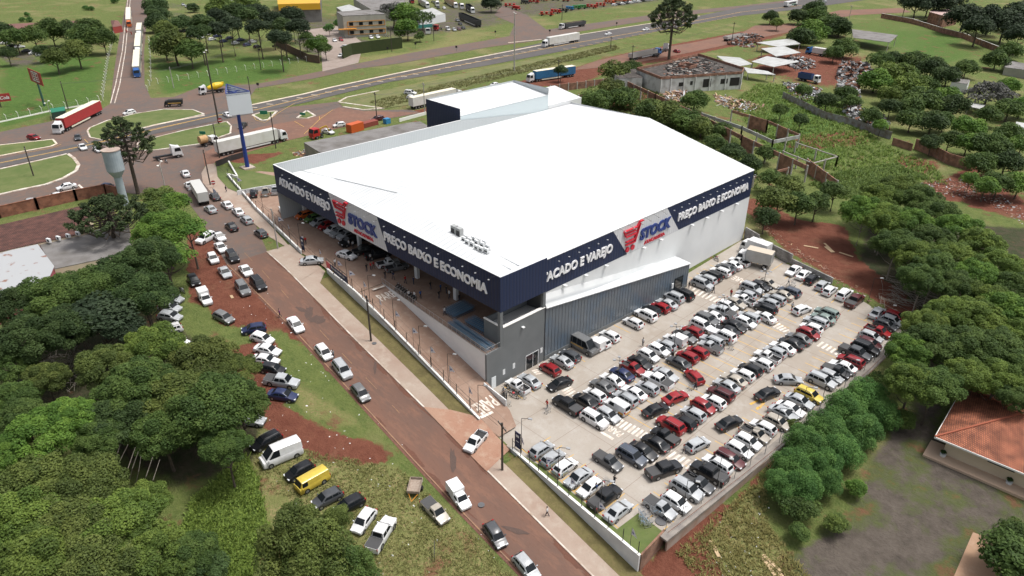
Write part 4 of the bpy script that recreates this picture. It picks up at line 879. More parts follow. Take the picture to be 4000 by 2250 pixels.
row([(2580,1980,'pc','S',0),(2642,1958,'hb','W',0),(2684,1910,'sv','S',0),(2728,1884,'pk','G',0),(2770,1844,'dc','K',180),(2804,1810,'wg','W',180),(2852,1790,'wg','M',0),(2888,1754,'hb','W',0),(2922,1722,'hb','W',0),(2950,1692,'pk','C',0),(2982,1666,'hb','W',180),(3036,1646,'hb','C',0),(3060,1610,'sd','S',0),(3088,1594,'sd','W',0),(3123,1563,'sd','S',0),(3162,1539,'wg','Y',0),(3210,1486,'sv','S',0),(3246,1468,'hb','S',0),(3267,1447,'pc','K',0),(3294,1429,'sd','W',180),(3324,1406,'wg','R',180),(3342,1376,'dc','G',0),(3381,1358,'sv','K',0),(3398,1339,'hb','M',0),(3403,1313,'hb','S',0),(3431,1291,'pk','R',0),(3460,1267,'hb','G',0),(3484,1251,'hb','S',0),(3499,1234,'hb','R',0)], LOT, '%s, %s from the corner lawn in the mesh fence row', G0)
row([(2376,1798,'pc','G',0),(2468,1780,'sv','b',0),(2512,1758,'sd','K',0),(2562,1728,'sd','K',180),(2598,1700,'pc','K',180),(2620,1658,'sv','R',180),(2672,1646,'hb','K',180),(2710,1614,'hb','S',180),(2748,1584,'hb','R',0),(2788,1566,'hb','W',180),(2816,1534,'wg','M',180),(2840,1504,'sd','S',180),(2868,1482,'sd','C',180),(2902,1461,'hb','W',180),(2932,1440,'hb','K',180),(2976,1418,'hb','W',180),(2998,1390,'pk','W',180),(3028,1372,'hb','S',180),(3058,1356,'sd','W',180),(3092,1339,'sd','K',180),(3122,1319,'sd','g',180),(3159,1300,'hb','R',0),(3170,1279,'hb','W',180),(3189,1254,'wg','S',180),(3216,1240,'sd','N',180),(3230,1218,'wg','N',180)], LOT, '%s, %s from the street in the long single middle row', G0)
row([(2216,1580,'dc','K',180),(2288,1562,'sd','K',180),(2324,1540,'hb','W',180),(2354,1506,'sd','g',180),(2392,1482,'sd','W',180),(2430,1458,'sd','B',180),(2472,1434,'pk','R',0),(2502,1414,'sd','K',0),(2534,1386,'hb','W',0),(2574,1364,'hb','W',0),(2600,1346,'hb','S',180),(2636,1326,'fb','W',180),(2676,1312,'pk','g',0),(2704,1292,'hb','R',180),(2743,1271,'sv','W',0),(2761,1248,'sv','g',0),(2785,1232,'sd','W',180),(2822,1216,'dc','S',180),(2842,1193,'hb','W',0),(2872,1181,'sd','C',0),(2907,1168,'pk','W',180),(2916,1149,'hb','S',180),(2937,1126,'sv','S',0),(2971,1115,'hb','K',0),(2998,1104,'sd','C',0)], LOT, '%s, %s from the street, double row, store side', G0)
row([(2322,1636,'sv','W',0),(2376,1618,'hb','S',0),(2410,1586,'fu','W',180),(2444,1554,'wg','S',180),(2478,1532,'sd','W',180),(2530,1512,'hb','S',180),(2570,1484,'dc','W',180),(2600,1460,'sd','S',0),(2652,1414,'sd','G',180),(2686,1390,'hb','R',180),(2724,1372,'hb','R',180),(2775,1352,'pc','S',180),(2782,1328,'wg','S',180),(2828,1310,'sv','W',180),(2844,1289,'sd','K',180),(2870,1271,'sd','K',0),(2913,1257,'hb','W',0),(2925,1236,'wg','S',180),(2989,1236,'sd','W',170),(2991,1203,'wg','K',180),(3004,1182,'hb','S',180),(3027,1166,'wg','S',180),(3055,1150,'sd','C',180),(3085,1136,'wg','b',180)], LOT, '%s, %s from the street, double row, fence side', G0)
row([(2022,1504,'pk','W',180),(2068,1484,'sd','S',180),(2148,1438,'hb','R',180),(2196,1408,'sd','S',180),(2227,1386,'hb','G',180),(2275,1350,'mb','g',0),(2318,1342,'fb','W',180),(2347,1332,'hb','W',180),(2382,1309,'hb','W',180),(2474,1258,'hb','W',180),(2523,1229,'sv','W',180),(2544,1210,'hb','K',180),(2579,1198,'hb','R',180),(2606,1184,'sd','S',180),(2629,1159,'sv','S',180),(2668,1148,'sv','K',180),(2745,1109,'sv','S',0),(2760,1088,'wg','S',180),(2780,1076,'sv','K',180),(2815,1059,'wg','W',180),(2836,1045,'sd','G',180),(2860,1033,'sd','W',180),(2889,1019,'pk','W',180)], LOT, '%s, %s from the ramp in the row against the store', G0)
row([(3101,1054,'sd','W',270),(3140,1070,'sd','W',90),(3172,1088,'hb','K',90),(3214,1112,'hb','S',90),(3242,1132,'hb','W',90),(3299,1148,'sv','W',90),(3340,1172,'dc','M',90),(3428,1219,'sd','S',90)], LOT, '%s, %s from the block wall in the far end row', G0)
DECB = mat('decal_blue', (0.03,0.20,0.45), 0.4, noise=(0.5,0.45,0.2), nscale=2.5); DECO = mat('decal_orange', (0.60,0.28,0.03), 0.4)
def decal(t, m, x0, x1, z0, z1, side=True, back=True, w_=.86, h_=1.98):
    b = MB()
    for q in (-1, 1): b.quad(*[(x, q*(w_+.012), z) for x, z in ((x0,z0),(x1,z0),(x1-.2,z1),(x0,z1))][::-q], m)
    if back: b.quad((-h_-.02,.7,z0),(-h_-.02,-.7,z0),(-h_-.02,-.6,z1),(-h_-.02,.6,z1), m)
    b.build('decal', t)
for t in ROWCARS[1:3]: decal(t, DECB, -1.7, -.2, .42, .86)
for t in ROWCARS:
    if 'white panel van' in t['label']: decal(t, DECO, -1.9, -.9, .45, .8, w_=.875, h_=2.13)
def heading(a, b_):
    d = Vector(a)-Vector(b_); return math.degrees(math.atan2(d.y, d.x))
def free(ty, c_, front, back, label, group=None, s=T, z=0.75):
    a = at(*front, s, z); b_ = at(*back, s, z); p = (a+b_)/2; p.z -= z
    return car(ty, c_, p, heading(a, b_), label, group, s)
GA = 'cars driving along the lot aisles'
for ty, c_, f_, b_, lb in [('sd','K',(2152,1510),(2220,1482),'black sedan driving over the crossing in front of the store door'),
 ('hb','R',(2686,1444),(2738,1494),'red hatchback turning across the middle aisle with its tail to the arrows'),
 ('sd','R',(2674,1536),(2604,1564),'red sedan driving up the aisle behind the black sedan'), ('sd','K',(2596,1584),(2528,1612),'black sedan following the red sedan up the aisle'),
 ('sd','K',(2886,1632),(2812,1666),'black sedan with chrome window line alone in the fence side aisle'), ('hb','S',(2762,1714),(2688,1752),'silver hatchback in the aisle beside the walking man'),
 ('dc','K',(2650,1812),(2538,1852),'black double cab pickup with white roll bar crossing the aisle'), ('sd','K',(3030,1522),(2968,1548),'small black sedan beside the yellow floor arrows'),
 ('sd','S',(3130,1482),(3030,1478),'silver sedan swinging broadside towards the fence row'), ('hb','W',(3160,1196),(3106,1218),'white hatchback driving through the far aisle')]: free(ty, c_, f_, b_, lb, GA, LOT)
DK = lambda x, y: 5.92
GD = 'cars on the upper forecourt'
for ty, c_, x, y, a, lb in [('hb','K',991,753,150,'black hatchback nearest the pavement below the white wall'),('pc','C',1037,747,150,'beige pickup truck beside the black hatchback under the white wall'),('pk','S',1074,741,150,'silver pickup truck half hidden by the fascia corner'),('sv','K',1150,800,90,'black SUV half hidden behind the low ramp parapet'),
 ('hb','O',1186,838,270,'black and orange hatchback first under the canopy'),('hb','E',1221,850,270,'green hatchback parked under the canopy'),('hb','S',1246,865,270,'silver hatchback between the green and the red one under the canopy'),('hb','R',1275,879,270,'red hatchback nosing under the canopy'),('hb','W',1302,894,270,'white hatchback under the canopy beside the red one'),('sv','S',1328,906,270,'silver SUV beside the white hatchback under the canopy'),('sv','S',1356,917,270,'silver SUV next to the black pickup under the canopy'),('dc','K',1372,940,270,'black pickup in the shade under the logo panel'),
 ('dk','K',1425,975,250,'black pickup in the shade beside the canopy pillar'),('dk','K',1476,992,75,'black pickup in the shade with its bed outwards'),('pk','W',1515,1024,75,'white pickup with its bed towards the street'),('pk','g',1550,1040,75,'old grey pickup, last in the line under the canopy')]:
    p = spot(x, y, DK); car(ty, c_, p, a, lb, GD)
free('sd','W',(1388,1004),(1318,982),'white sedan driving across the upper forecourt',GD,DK); free('sd','S',(1252,1012),(1182,1018),'silver sedan entering the upper forecourt from the street',GD,DK)
GS = 'cars on the street beside the store'
STREET = [('sd','W',(712,660),(736,692),'white sedan leading the queue towards the junction'),('pk','W',(724,704),(756,744),'white pickup second in the queue towards the junction'),
 ('sd','G',(822,748),(856,782),'dark grey sedan parked first along the pavement kerb'),('sd','W',(868,782),(906,814),'white sedan parked second along the pavement kerb'),('sd','W',(912,808),(948,842),'white sedan parked third along the pavement kerb'),('hb','S',(944,842),(982,872),'silver hatchback parked fourth along the pavement kerb'),('hb','G',(996,892),(1042,926),'dark grey hatchback parked last along the pavement kerb'),
 ('sd','S',(802,800),(842,830),'silver sedan driving behind the white box truck'),('sd','K',(884,864),(924,902),'black sedan driving behind the silver sedan'),
 ('sd','W',(878,982),(846,946),'white sedan coming down behind the loaded pickup'),('sv','K',(928,1028),(888,976),'black SUV beside the white sedan on the dirt edge'),('hb','W',(846,1030),(818,984),'small white hatchback on the dirt left of the black SUV'),('sd','S',(898,1088),(858,1034),'silver sedan standing on the red dirt verge'),('sd','W',(980,1078),(940,1030),'white sedan at the street edge above the black hatchback'),('hb','K',(770,1112),(744,1074),'black hatchback on the dirt under the bright tree'),('sv','g',(966,1150),(930,1100),'grey SUV on the dirt beside the grass clump'),('sv','K',(1030,1130),(988,1084),'black SUV with roof rails at the street edge'),
 ('sd','W',(1174,1290),(1134,1238),'white sedan driving down the street alone'),('hb','W',(1288,1400),(1240,1344),'white hatchback ahead of the silver SUV down the street'),('sv','S',(1360,1472),(1312,1410),'silver SUV following the white hatchback down the street'),('hb','g',(1432,1560),(1384,1502),'grey hatchback driving down the street'),
 ('fb','W',(1822,1978),(1762,1896),'white box van driving down the street beside the trailer'),('hb','G',(1960,2124),(1908,2046),'dark grey hatchback near the bottom of the street'),('hb','S',(2090,2250),(2020,2168),'silver white hatchback at the very bottom of the street'),
 ('pk','W',(1830,1752),(1884,1690),'white pickup leaving the lot entrance')]
for ty, c_, f_, b_, lb in STREET: free(ty, c_, f_, b_, lb, GS)
free('sv','W',(782,940),(826,918),'white SUV half under the bright green tree',GS); free('pc','W',(872,936),(838,908),'white pickup with loaded bed at the street edge',GS)
GG = 'cars parked on the dirt across the street'
for ty, c_, f_, b_, lb in [('fb','W',(812,1180),(788,1144),'small white van beside the round grass clump'),('hb','S',(716,1172),(632,1156),'silver hatchback, top of three under the tree edge'),('hb','S',(704,1206),(622,1190),'silver hatchback, middle of three under the tree edge'),('hb','S',(706,1240),(620,1226),'silver hatchback, lowest of three under the tree edge'),('hb','g',(912,1256),(832,1216),'grey hatchback turning on the open red dirt'),
 ('wg','W',(612,1300),(700,1276),'white car with its tail under the big tree'),('hb','B',(948,1288),(1032,1276),'navy hatchback at the head of the dirt row'),('hb','W',(1050,1328),(996,1310),'white hatchback below the navy one in the dirt row'),('sd','W',(1076,1372),(1010,1356),'white sedan with wheel turned in the dirt row'),('sd','W',(1074,1410),(996,1396),'white sedan above the black car in the dirt row'),('hb','K',(1096,1444),(1030,1432),'black hatchback between white sedan and silver pickup in the dirt row'),('dc','S',(1154,1496),(1044,1478),'silver double cab pickup in the dirt row'),('sd','B',(1152,1548),(1052,1532),'navy sedan, lowest in the dirt row'),
 ('sd','S',(1010,1640),(936,1630),'silver car seen through the big tree'),('hb','W',(728,1340),(660,1332),'white car in the shade left of the dirt row'),('hb','W',(812,1370),(748,1360),'white car glimpsed between two crowns'),('hb','S',(728,1408),(704,1386),'silver car glimpsed in the deep shade'),
 ('wg','K',(990,1744),(1086,1696),'black station wagon above the white high roof van'),('hb','K',(1116,1864),(1222,1810),'black hatchback between the white van and the yellow van'),('hb','G',(1238,1962),(1318,1922),'dark grey hatchback beside the yellow van'),('hb','K',(1328,1986),(1400,1948),'black hatchback with its nose under the small tree'),
 ('hb','W',(1390,2072),(1452,1988),'white hatchback parked on the dry grass'),('dc','W',(1524,2026),(1454,2140),'white double cab pickup parked on the dry grass'),('pc','C',(1736,2030),(1662,1952),'beige pickup coupled to the wooden trailer')]: free(ty, c_, f_, b_, lb, GG)
free('tv','W',(1030,1796),(1162,1742),'white high roof van with green lettering on its side',None,T,1.1); t = free('kb','Y',(1162,1904),(1276,1840),'yellow panel van parked on the dirt verge',None,T,1.0)
GH = 'cars on the highway and junction'
for ty, c_, f_, b_, lb in [('hb','W',(474,444),(534,432),'white hatchback on the service road above the long island'),('hb','R',(164,540),(98,530),'red hatchback on the service road at the frame edge'),('sd','G',(306,552),(300,518),'dark sedan beside the front of the red truck'),('sd','W',(336,586),(308,560),'white sedan beside the patrol car near the araucaria'),('sd','W',(396,590),(366,572),'white patrol car under the araucaria'),('sd','W',(868,436),(906,456),'white sedan waiting near the tall blue sign'),('sd','K',(938,496),(958,480),'dark sedan behind the blue sign pole'),
 ('sd','W',(214,736),(304,718),'white sedan passing the brick wall at the junction'),('sd','W',(196,770),(240,760),'white sedan behind the brick wall near its middle'),('sd','S',(94,790),(134,785),'pale sedan behind the brick wall near the frame edge'),('hb','B',(458,734),(388,724),'blue hatchback behind the water tower foot'),
 ('hb','W',(1298,490),(1352,482),'white hatchback on the truck stop forecourt'),('sd','W',(1306,518),(1256,506),'white sedan parked beside the red cab'),('wg','M',(1450,466),(1498,458),'maroon station wagon on the truck stop pavement'),('sv','W',(1624,364),(1582,360),'white SUV on the grass above the white trailer'),('hb','W',(1630,382),(1590,378),'white hatchback tucked behind the white trailer'),
 ('sd','W',(2358,134),(2394,128),'white sedan ahead of the patrol car on the highway'),('sd','W',(2506,116),(2540,112),'white patrol car on the highway'),('hb','S',(3210,8),(3232,6),'small grey car far along the highway'),('hb','R',(2628,194),(2658,203),'red hatchback behind the tractor unit by the tall araucaria'),('sd','W',(1956,326),(1916,332),'white sedan peeping over the store roof')]: free(ty, c_, f_, b_, lb, GH)
GY = 'cars parked across the highway'
for k, (ty, c_, f_, b_, lb) in enumerate([('sd','W',(1316,164),(1298,148),'white sedan left of the red hatchback by the office'),('hb','R',(1342,160),(1322,148),'red hatchback at the office yard gate'),('hb','W',(1330,180),(1360,182),'white hatchback beside the green hedge wall end'),('sd','W',(1318,222),(1346,208),'white sedan leaving between brick wall and hedge wall'),('hb','W',(1460,152),(1440,138),'white hatchback under the office window, one nearer the gate'),('hb','W',(1486,150),(1466,136),'white hatchback under the office window beside its twin'),
 ('fu','W',(1764,120),(1736,106),'white van at the near edge of the truck yard'),('hb','S',(1786,122),(1764,108),'silver hatchback beside the white van in the truck yard'),('hb','M',(1804,118),(1782,106),'maroon hatchback between silver and black in the truck yard'),('hb','K',(1820,114),(1800,102),'black hatchback last in the truck yard line'),('sd','g',(1796,82),(1778,74),'grey sedan beside the black trailer in the yard'),('sd','K',(1806,96),(1790,88),'black sedan behind the trailer in the yard'),('sd','W',(1712,100),(1694,104),'white sedan in the middle of the truck yard'),('hb','K',(1718,34),(1706,22),'black hatchback between trucks at the yard back'),('hb','W',(1742,36),(1728,24),'white hatchback between trucks at the yard back'),
 ('sd','S',(722,22),(708,12),'silver car near the warehouse drive, first of four'),('sd','W',(738,30),(720,18),'white car near the warehouse drive, second of four'),('sd','K',(768,28),(752,16),'dark car near the warehouse drive, third of four'),('sd','W',(812,36),(796,24),'white car near the warehouse drive, fourth of four')]): free(ty, c_, f_, b_, lb, GY)
for k in range(14):
    x = 720+k*22+random.uniform(-4,4); y = 118+k*3.6+(k % 2)*16
    ty, c_ = random.choice(['hb','sd']), random.choice('WWSKGB'); p = spot(x, y, T); car(ty, c_, p, 100+random.uniform(-12,12), '%s %s, %s along the shaded staff car park' % (CNAME[c_], TNAME[ty], NUM[k]), 'cars in the tree shaded staff car park')
for k in range(7):
    x = 20+k*28; y = 165+k*10+random.uniform(-4,4); c_ = 'WKWGWSW'[k]; p = spot(x, y, T); car('sd', c_, p, 80, '%s sedan, %s under the trees at the factory lawn' % (CNAME[c_], NUM[k]), 'cars under the factory lawn trees')
for k in range(12):
    x = 2400+k*16; y = 18-k*2.2; c_ = 'WKWGWSWKSWWG'[k]; p = spot(x, y, T); car('hb', c_, p, 60, '%s hatchback, %s from the implements in the dealer row' % (CNAME[c_], NUM[k]), 'cars in the dealer row')
print('cars', CARN[0])
# ================================================================ trees
LEAF = bpy.data.materials.new('leaf'); LEAF.use_nodes = True; n = LEAF.node_tree.nodes; l = LEAF.node_tree.links; b = n['Principled BSDF']; b.inputs['Roughness'].default_value = 0.65; b.inputs['Specular IOR Level'].default_value = 0.25
oi = n.new('ShaderNodeObjectInfo'); at2 = n.new('ShaderNodeAttribute'); at2.attribute_name = 'tint'
hs = n.new('ShaderNodeHueSaturation'); mr = n.new('ShaderNodeMapRange'); mr.inputs['To Min'].default_value = 0.62; mr.inputs['To Max'].default_value = 1.45
l.new(at2.outputs['Fac'], mr.inputs['Value']); l.new(mr.outputs[0], hs.inputs['Value']); mr2 = n.new('ShaderNodeMapRange'); mr2.inputs['To Min'].default_value = 0.515; mr2.inputs['To Max'].default_value = 0.485
l.new(at2.outputs['Fac'], mr2.inputs['Value']); l.new(mr2.outputs[0], hs.inputs['Hue']); l.new(oi.outputs['Color'], hs.inputs['Color']); l.new(hs.outputs[0], b.inputs['Base Color'])
tr = n.new('ShaderNodeBsdfTranslucent'); ms = n.new('ShaderNodeMixShader'); ms.inputs[0].default_value = 0.30; l.new(hs.outputs[0], tr.inputs[0]); l.new(b.outputs[0], ms.inputs[1]); l.new(tr.outputs[0], ms.inputs[2]); l.new(ms.outputs[0], n['Material Output'].inputs[0])
BARK = mat('bark', (0.11,0.085,0.065), 0.9, noise=(0.06,0.05,0.04), nscale=3); BARKP = mat('bark_pale', (0.30,0.27,0.23), 0.9, noise=(0.2,0.17,0.14), nscale=3)
def leaves(cents, rads, per, size, up=0.5, seed=0, shell=(0.72, 1.06), asp=1.7, flat=1.0, tints=None, name='crown'):
    g = np.random.default_rng(seed); V = []; Tn = []
    for i, (c, r) in enumerate(zip(cents, rads)):
        k = max(8, int(per*(r/np.mean(rads))**2)); d = g.normal(size=(k, 3)); d /= np.linalg.norm(d, axis=1)[:, None]
        d[:, 2] = np.where((d[:, 2] < -0.35) & (g.random(k) < .7), -d[:, 2], d[:, 2])
        p = np.array(c) + d*r*g.uniform(*shell, (k, 1))*np.array([1, 1, flat])
        nn = d*0.6 + np.array([0, 0, up]) + g.normal(size=(k, 3))*0.45; nn /= np.linalg.norm(nn, axis=1)[:, None]
        a = np.cross(nn, g.normal(size=(k, 3))); a /= np.linalg.norm(a, axis=1)[:, None]; b_ = np.cross(nn, a)
        s = size*g.uniform(.6, 1.35, (k, 1)); q = np.stack([p-a*s*asp/2, p-b_*s/2+a*s*.1, p+a*s*asp/2, p+b_*s/2+a*s*.1], 1); V.append(q.reshape(-1, 3))
        t = np.clip((tints[i] if tints is not None else g.uniform(.25, .75)) + g.normal(size=k)*.14, 0, 1); Tn.append(np.repeat(t, 4))
    V = np.concatenate(V); Tn = np.concatenate(Tn); nf = len(V)//4
    me = bpy.data.meshes.new(name); me.vertices.add(len(V)); me.vertices.foreach_set('co', V.astype(np.float32).ravel()); me.loops.add(len(V)); me.loops.foreach_set('vertex_index', np.arange(len(V)))
    me.polygons.add(nf); me.polygons.foreach_set('loop_start', np.arange(0, len(V), 4)); me.polygons.foreach_set('loop_total', np.full(nf, 4)); me.update(calc_edges=True)
    a = me.attributes.new('tint', 'FLOAT', 'POINT'); a.data.foreach_set('value', Tn.astype(np.float32)); me.materials.append(LEAF); return me
def crown_mesh(seed, nl=26, per=260, size=.06, rl=(.26, .40), spread=.66, low=-.35, flat=.8):
    g = np.random.default_rng(seed); cs = []; k = 0
    while len(cs) < nl:
        d = g.normal(size=3); d /= np.linalg.norm(d)
        if d[2] < low: continue
        c = d*spread*g.uniform(.62, 1.0)*np.array([1, 1, flat]); 
        if all(np.linalg.norm(c-q) > .20 for q in cs) or k > 400: cs.append(c)
        k += 1
    return leaves(cs, g.uniform(*rl, nl), per, size, seed=seed+50, tints=g.uniform(.15, .85, nl))
CM = {'big': [crown_mesh(s, 52, 520, .032, (.14, .26), .80) for s in (1, 2, 3)], 'mid': [crown_mesh(s, 24, 230, .066) for s in (4, 5, 6, 7)], 'small': [crown_mesh(s, 12, 130, .11, (.32, .46), .55) for s in (8, 9)],
      'fine': [crown_mesh(s, 40, 520, .030, (.22, .32), .70, -.6, .9) for s in (10, 11)], 'airy': [crown_mesh(s, 30, 80, .06, (.14, .24), .80, -.3, .6) for s in (12, 13)], 'tall': [crown_mesh(s, 30, 330, .042, (.22,.32), .72, -.8, 1.1) for s in (14, 15)]}
TINT = {'dark': (0.048,0.082,0.024), 'mid': (0.072,0.120,0.028), 'bright': (0.100,0.185,0.030), 'olive': (0.100,0.132,0.032), 'fresh': (0.112,0.168,0.032), 'blue': (0.056,0.095,0.032), 'hedge': (0.080,0.175,0.042), 'grey': (0.13,0.13,0.12), 'deep': (0.034,0.056,0.026), 'lime': (0.11,0.16,0.035)}
def trunk(mb, h, r, rb, m=BARK, seed=0, lean=0.05, nb=6, low=.45, spread=.55):
    g = random.Random(seed); top = Vector((g.uniform(-lean, lean)*h, g.uniform(-lean, lean)*h, h*.92)); mid = top*.5+Vector((g.uniform(-.03, .03)*h, g.uniform(-.03, .03)*h, 0))
    mb.tube([(0,0,-.3), mid, top], [rb, rb*.75, rb*.4], m, 7)
    for k in range(nb):
        t = g.uniform(low, .9); p = Vector((0,0,0)).lerp(top, t); a = 2*math.pi*k/nb+g.uniform(-.4, .4); e = Vector((math.cos(a)*r*spread, math.sin(a)*r*spread, h*(1-t)*.3+r*g.uniform(.1, .45)))
        mb.tube([p, p+e*.5+Vector((0,0,-.04*h)), p+e], [rb*.42, rb*.3, rb*.14], m, 5)
TREES = [0]
def tree(px, py, rpx, hc, kind, tint, label, group=None, flat=.85, bark=BARK, rb=None, name='tree', jit=.12, s=T):
    p = at(px, py, s, hc); r = rpx*mpp(p)*(1.55 if py < 520 and kind in ('mid','airy') and group not in ('trees on the factory lawns','dark pines on the office lawn') else 1.2); base = Vector((p.x, p.y, p.z-hc)); TREES[0] += 1; sd = TREES[0]
    t = thing(name, label, 'tree' if 'tree' in name or name in ('pine', 'araucaria') else name.split('_')[-1], base, 0, group)
    if name != 'bush' and name != 'hedge': mb = MB(); trunk(mb, hc, r, rb or max(.14, r*.05), bark, sd); mb.build('trunk', t)
    c = bpy.data.objects.new('crown', CM[kind][sd % len(CM[kind])]); C.objects.link(c); c.parent = t; c.location = (0,0,hc); c.scale = (r, r, r*flat); c.rotation_euler = (0,0,sd*1.7)
    q = TINT[tint]; k = 1+random.uniform(-jit, jit); c.color = (q[0]*k, q[1]*k*random.uniform(.97, 1.03), q[2]*k, 1); return t
def trees(lst, group=None, **kw):
    for a in lst: tree(*a[:7], group=group, **kw)
# --- foreground and left
GF = 'big trees at the lower left'
trees([(790,1420,125,7,'big','olive','upper crown of olive green trees shading the dirt row'),(935,1450,78,7,'big','olive','olive crown reaching over the white cars of the dirt row'),(830,1600,165,8,'big','mid','large mid green tree left of the silver pickup'),(945,1575,105,7.5,'big','mid','leafy tree leaning over the navy sedan'),(700,1560,150,7,'big','olive','olive tree deep behind the parked dirt row'),(880,1745,92,7,'big','mid','lowest green crown above the black station wagon'),
 (540,1520,140,8,'big','mid','mid green tree left of the shaded white car'),(600,1360,110,8,'big','fresh','fresh green tree below the dark pine shade'),(420,1440,110,8,'big','olive','olive tree beside the bare twig patch'),(640,1700,120,6,'big','mid','green tree above the thin bent stems'),(460,1640,120,7,'big','dark','dark tree above the thin bent stems')], GF)
trees([(160,1720,130,8,'big','bright','bright leaved tree at the left edge'),(270,1640,100,8,'big','bright','bright leaved tree next to the leftmost bright one'),(90,1640,100,7,'big','mid','green tree at the left edge above the bright ones'),(380,1710,90,7,'big','mid','green tree between bright leaves and bent stems'),(30,1780,80,8,'big','bright','bright crown cut by the left edge')], GF)
trees([(130,1880,150,6,'big','olive','olive crown low at the left edge'),(330,1900,150,6,'big','olive','olive crown below the thin bent stems'),(90,2040,160,6,'big','fresh','fresh green crown near the lower left corner'),(290,2060,160,6,'big','olive','wide olive crown in the lower left'),(470,2040,150,6,'big','fresh','fresh crown beside the tall grass'),(160,2200,170,6,'big','fresh','crown filling the lower left corner'),(380,2210,170,6,'big','olive','olive crown cut by the bottom edge'),(600,2170,140,5.5,'big','fresh','rounded fresh crown at the bottom edge'),(740,2180,110,5,'big','mid','darker shrubby crown beside the bright grass'),(560,1960,90,5,'big','fresh','small fresh crown on the slope edge'),(800,2240,90,4,'big','blue','bluish crown cut by the bottom edge')], GF)
trees([(1172,2045,84,10,'tall','olive','tall slender tree, leftmost of the pair by the black hatchback'),(1312,2035,60,10,'tall','olive','tall slender tree touching the white hatchback'),(1110,2140,125,9,'tall','olive','slender tree in front of the leftmost tall one'),(1260,2180,130,9,'tall','olive','slender tree at the middle bottom of the clump'),(1390,2220,90,8,'tall','mid','dark green slender tree beside the white double cab'),(1200,2250,110,8,'tall','olive','slender crown cut by the bottom edge')], 'slender trees in the bottom foreground', flat=1.1)
trees([(90,1200,110,8,'big','dark','dark tree before the grey shed roof'),(220,1160,120,9,'big','mid','leafy tree below the rusty grey roof'),(350,1130,110,9,'big','mid','leafy tree below the corrugated roof'),(120,1330,120,8,'big','dark','dark tree at the left edge below the shed'),(260,1290,110,9,'big','dark','dark tree in the middle of the left grove'),(480,1080,110,9,'big','dark','dark tree beside the tiled building'),(580,1020,110,10,'big','dark','dark tree left of the bright green tree'),(560,1160,110,9,'big','dark','dark tree left of the three silver cars'),(50,1430,90,6,'big','mid','green crown at the left edge above bare twigs'),(180,1480,80,6,'big','olive','olive bush tree beside bare twigs'),(60,1560,90,6,'big','mid','green crown at the left edge below bare twigs')], 'dark grove behind the tiled building')
trees([(390,1230,130,9,'mid','deep','wide very dark conifer crown in the left grove'),(310,1290,80,8,'mid','deep','lower very dark conifer crown in the left grove'),(480,1290,80,8,'mid','deep','dark conifer crown near the silver cars')], 'dark conifers in the left grove', flat=.55)
trees([(640,900,110,8,'big','bright','bright green feathery tree on the dirt corner'),(740,900,80,8,'airy','bright','feathery branch crown reaching over the white SUV'),(650,1010,100,7,'airy','bright','loose bright crown below the feathery tree'),(590,830,60,7,'mid','lime','lime green tree beside the water tower'),(690,790,60,7,'mid','bright','bright broad leaved tree nearest the junction'),(620,770,60,6,'mid','lime','yellow green shrub tree under the araucaria')], 'bright trees on the street corner', flat=.7)
tree(560,1120,60,9,'tall','dark','tall dark column tree behind the silver cars', None)
def araucaria(px, py_base, h, r, label, kz=1.0, seed=0, s=T):
    base = at(px, py_base, s); g = random.Random(seed); t = thing('araucaria', label, 'tree', base); mb = MB(); mb.tube([(0,0,-.3),(.1,0,h*.5),(0,0,h)], [.42*kz,.34*kz,.18*kz], BARK, 8)
    cs = []; rs = []
    for wv in range(8):
        z0 = h*(.50+.062*wv); rr = r*(.62+.38*math.sin(math.pi*min(1, (wv+2.5)/8))) if wv < 7 else r*.45
        for k in range(9):
            a = 2*math.pi*(k+wv*.5)/9+g.uniform(-.15, .15); q = rr*g.uniform(.75, 1.05); zt = z0+q*g.uniform(.12, .32)+ (h-z0)*.12
            e = Vector((math.cos(a)*q, math.sin(a)*q, zt)); m_ = Vector((math.cos(a)*q*.55, math.sin(a)*q*.55, z0-.03*h)); mb.tube([(0,0,z0), m_, e], [.13*kz,.09*kz,.06*kz], BARK, 4)
            for tt in (0, .14): c = e.lerp(m_, tt); cs.append(tuple(c+Vector((g.uniform(-.25,.25), g.uniform(-.25,.25), .1)))); rs.append(r*g.uniform(.085, .125)*(1-tt*.7))
    for k in range(6): cs.append((g.uniform(-.2,.2)*r, g.uniform(-.2,.2)*r, h*g.uniform(.98,1.05))); rs.append(r*.16)
    mb.build('trunk', t); me = leaves(cs, rs, 42, r*.040, seed=seed+900, asp=2.4, shell=(.5,1.05), flat=.8); c = bpy.data.objects.new('crown', me); C.objects.link(c); c.parent = t; c.color = (0.045,0.068,0.026,1); return t
araucaria(540,757,17,6.2,'tall araucaria on the junction corner behind the water tower',1.2,3)
araucaria(466,1005,11.5,6.8,'araucaria before the tiled roofs, below the water tower',1.2,5)
araucaria(2612,232,24,10.5,'lone araucaria beside the highway behind the ruined building',1.6,7)
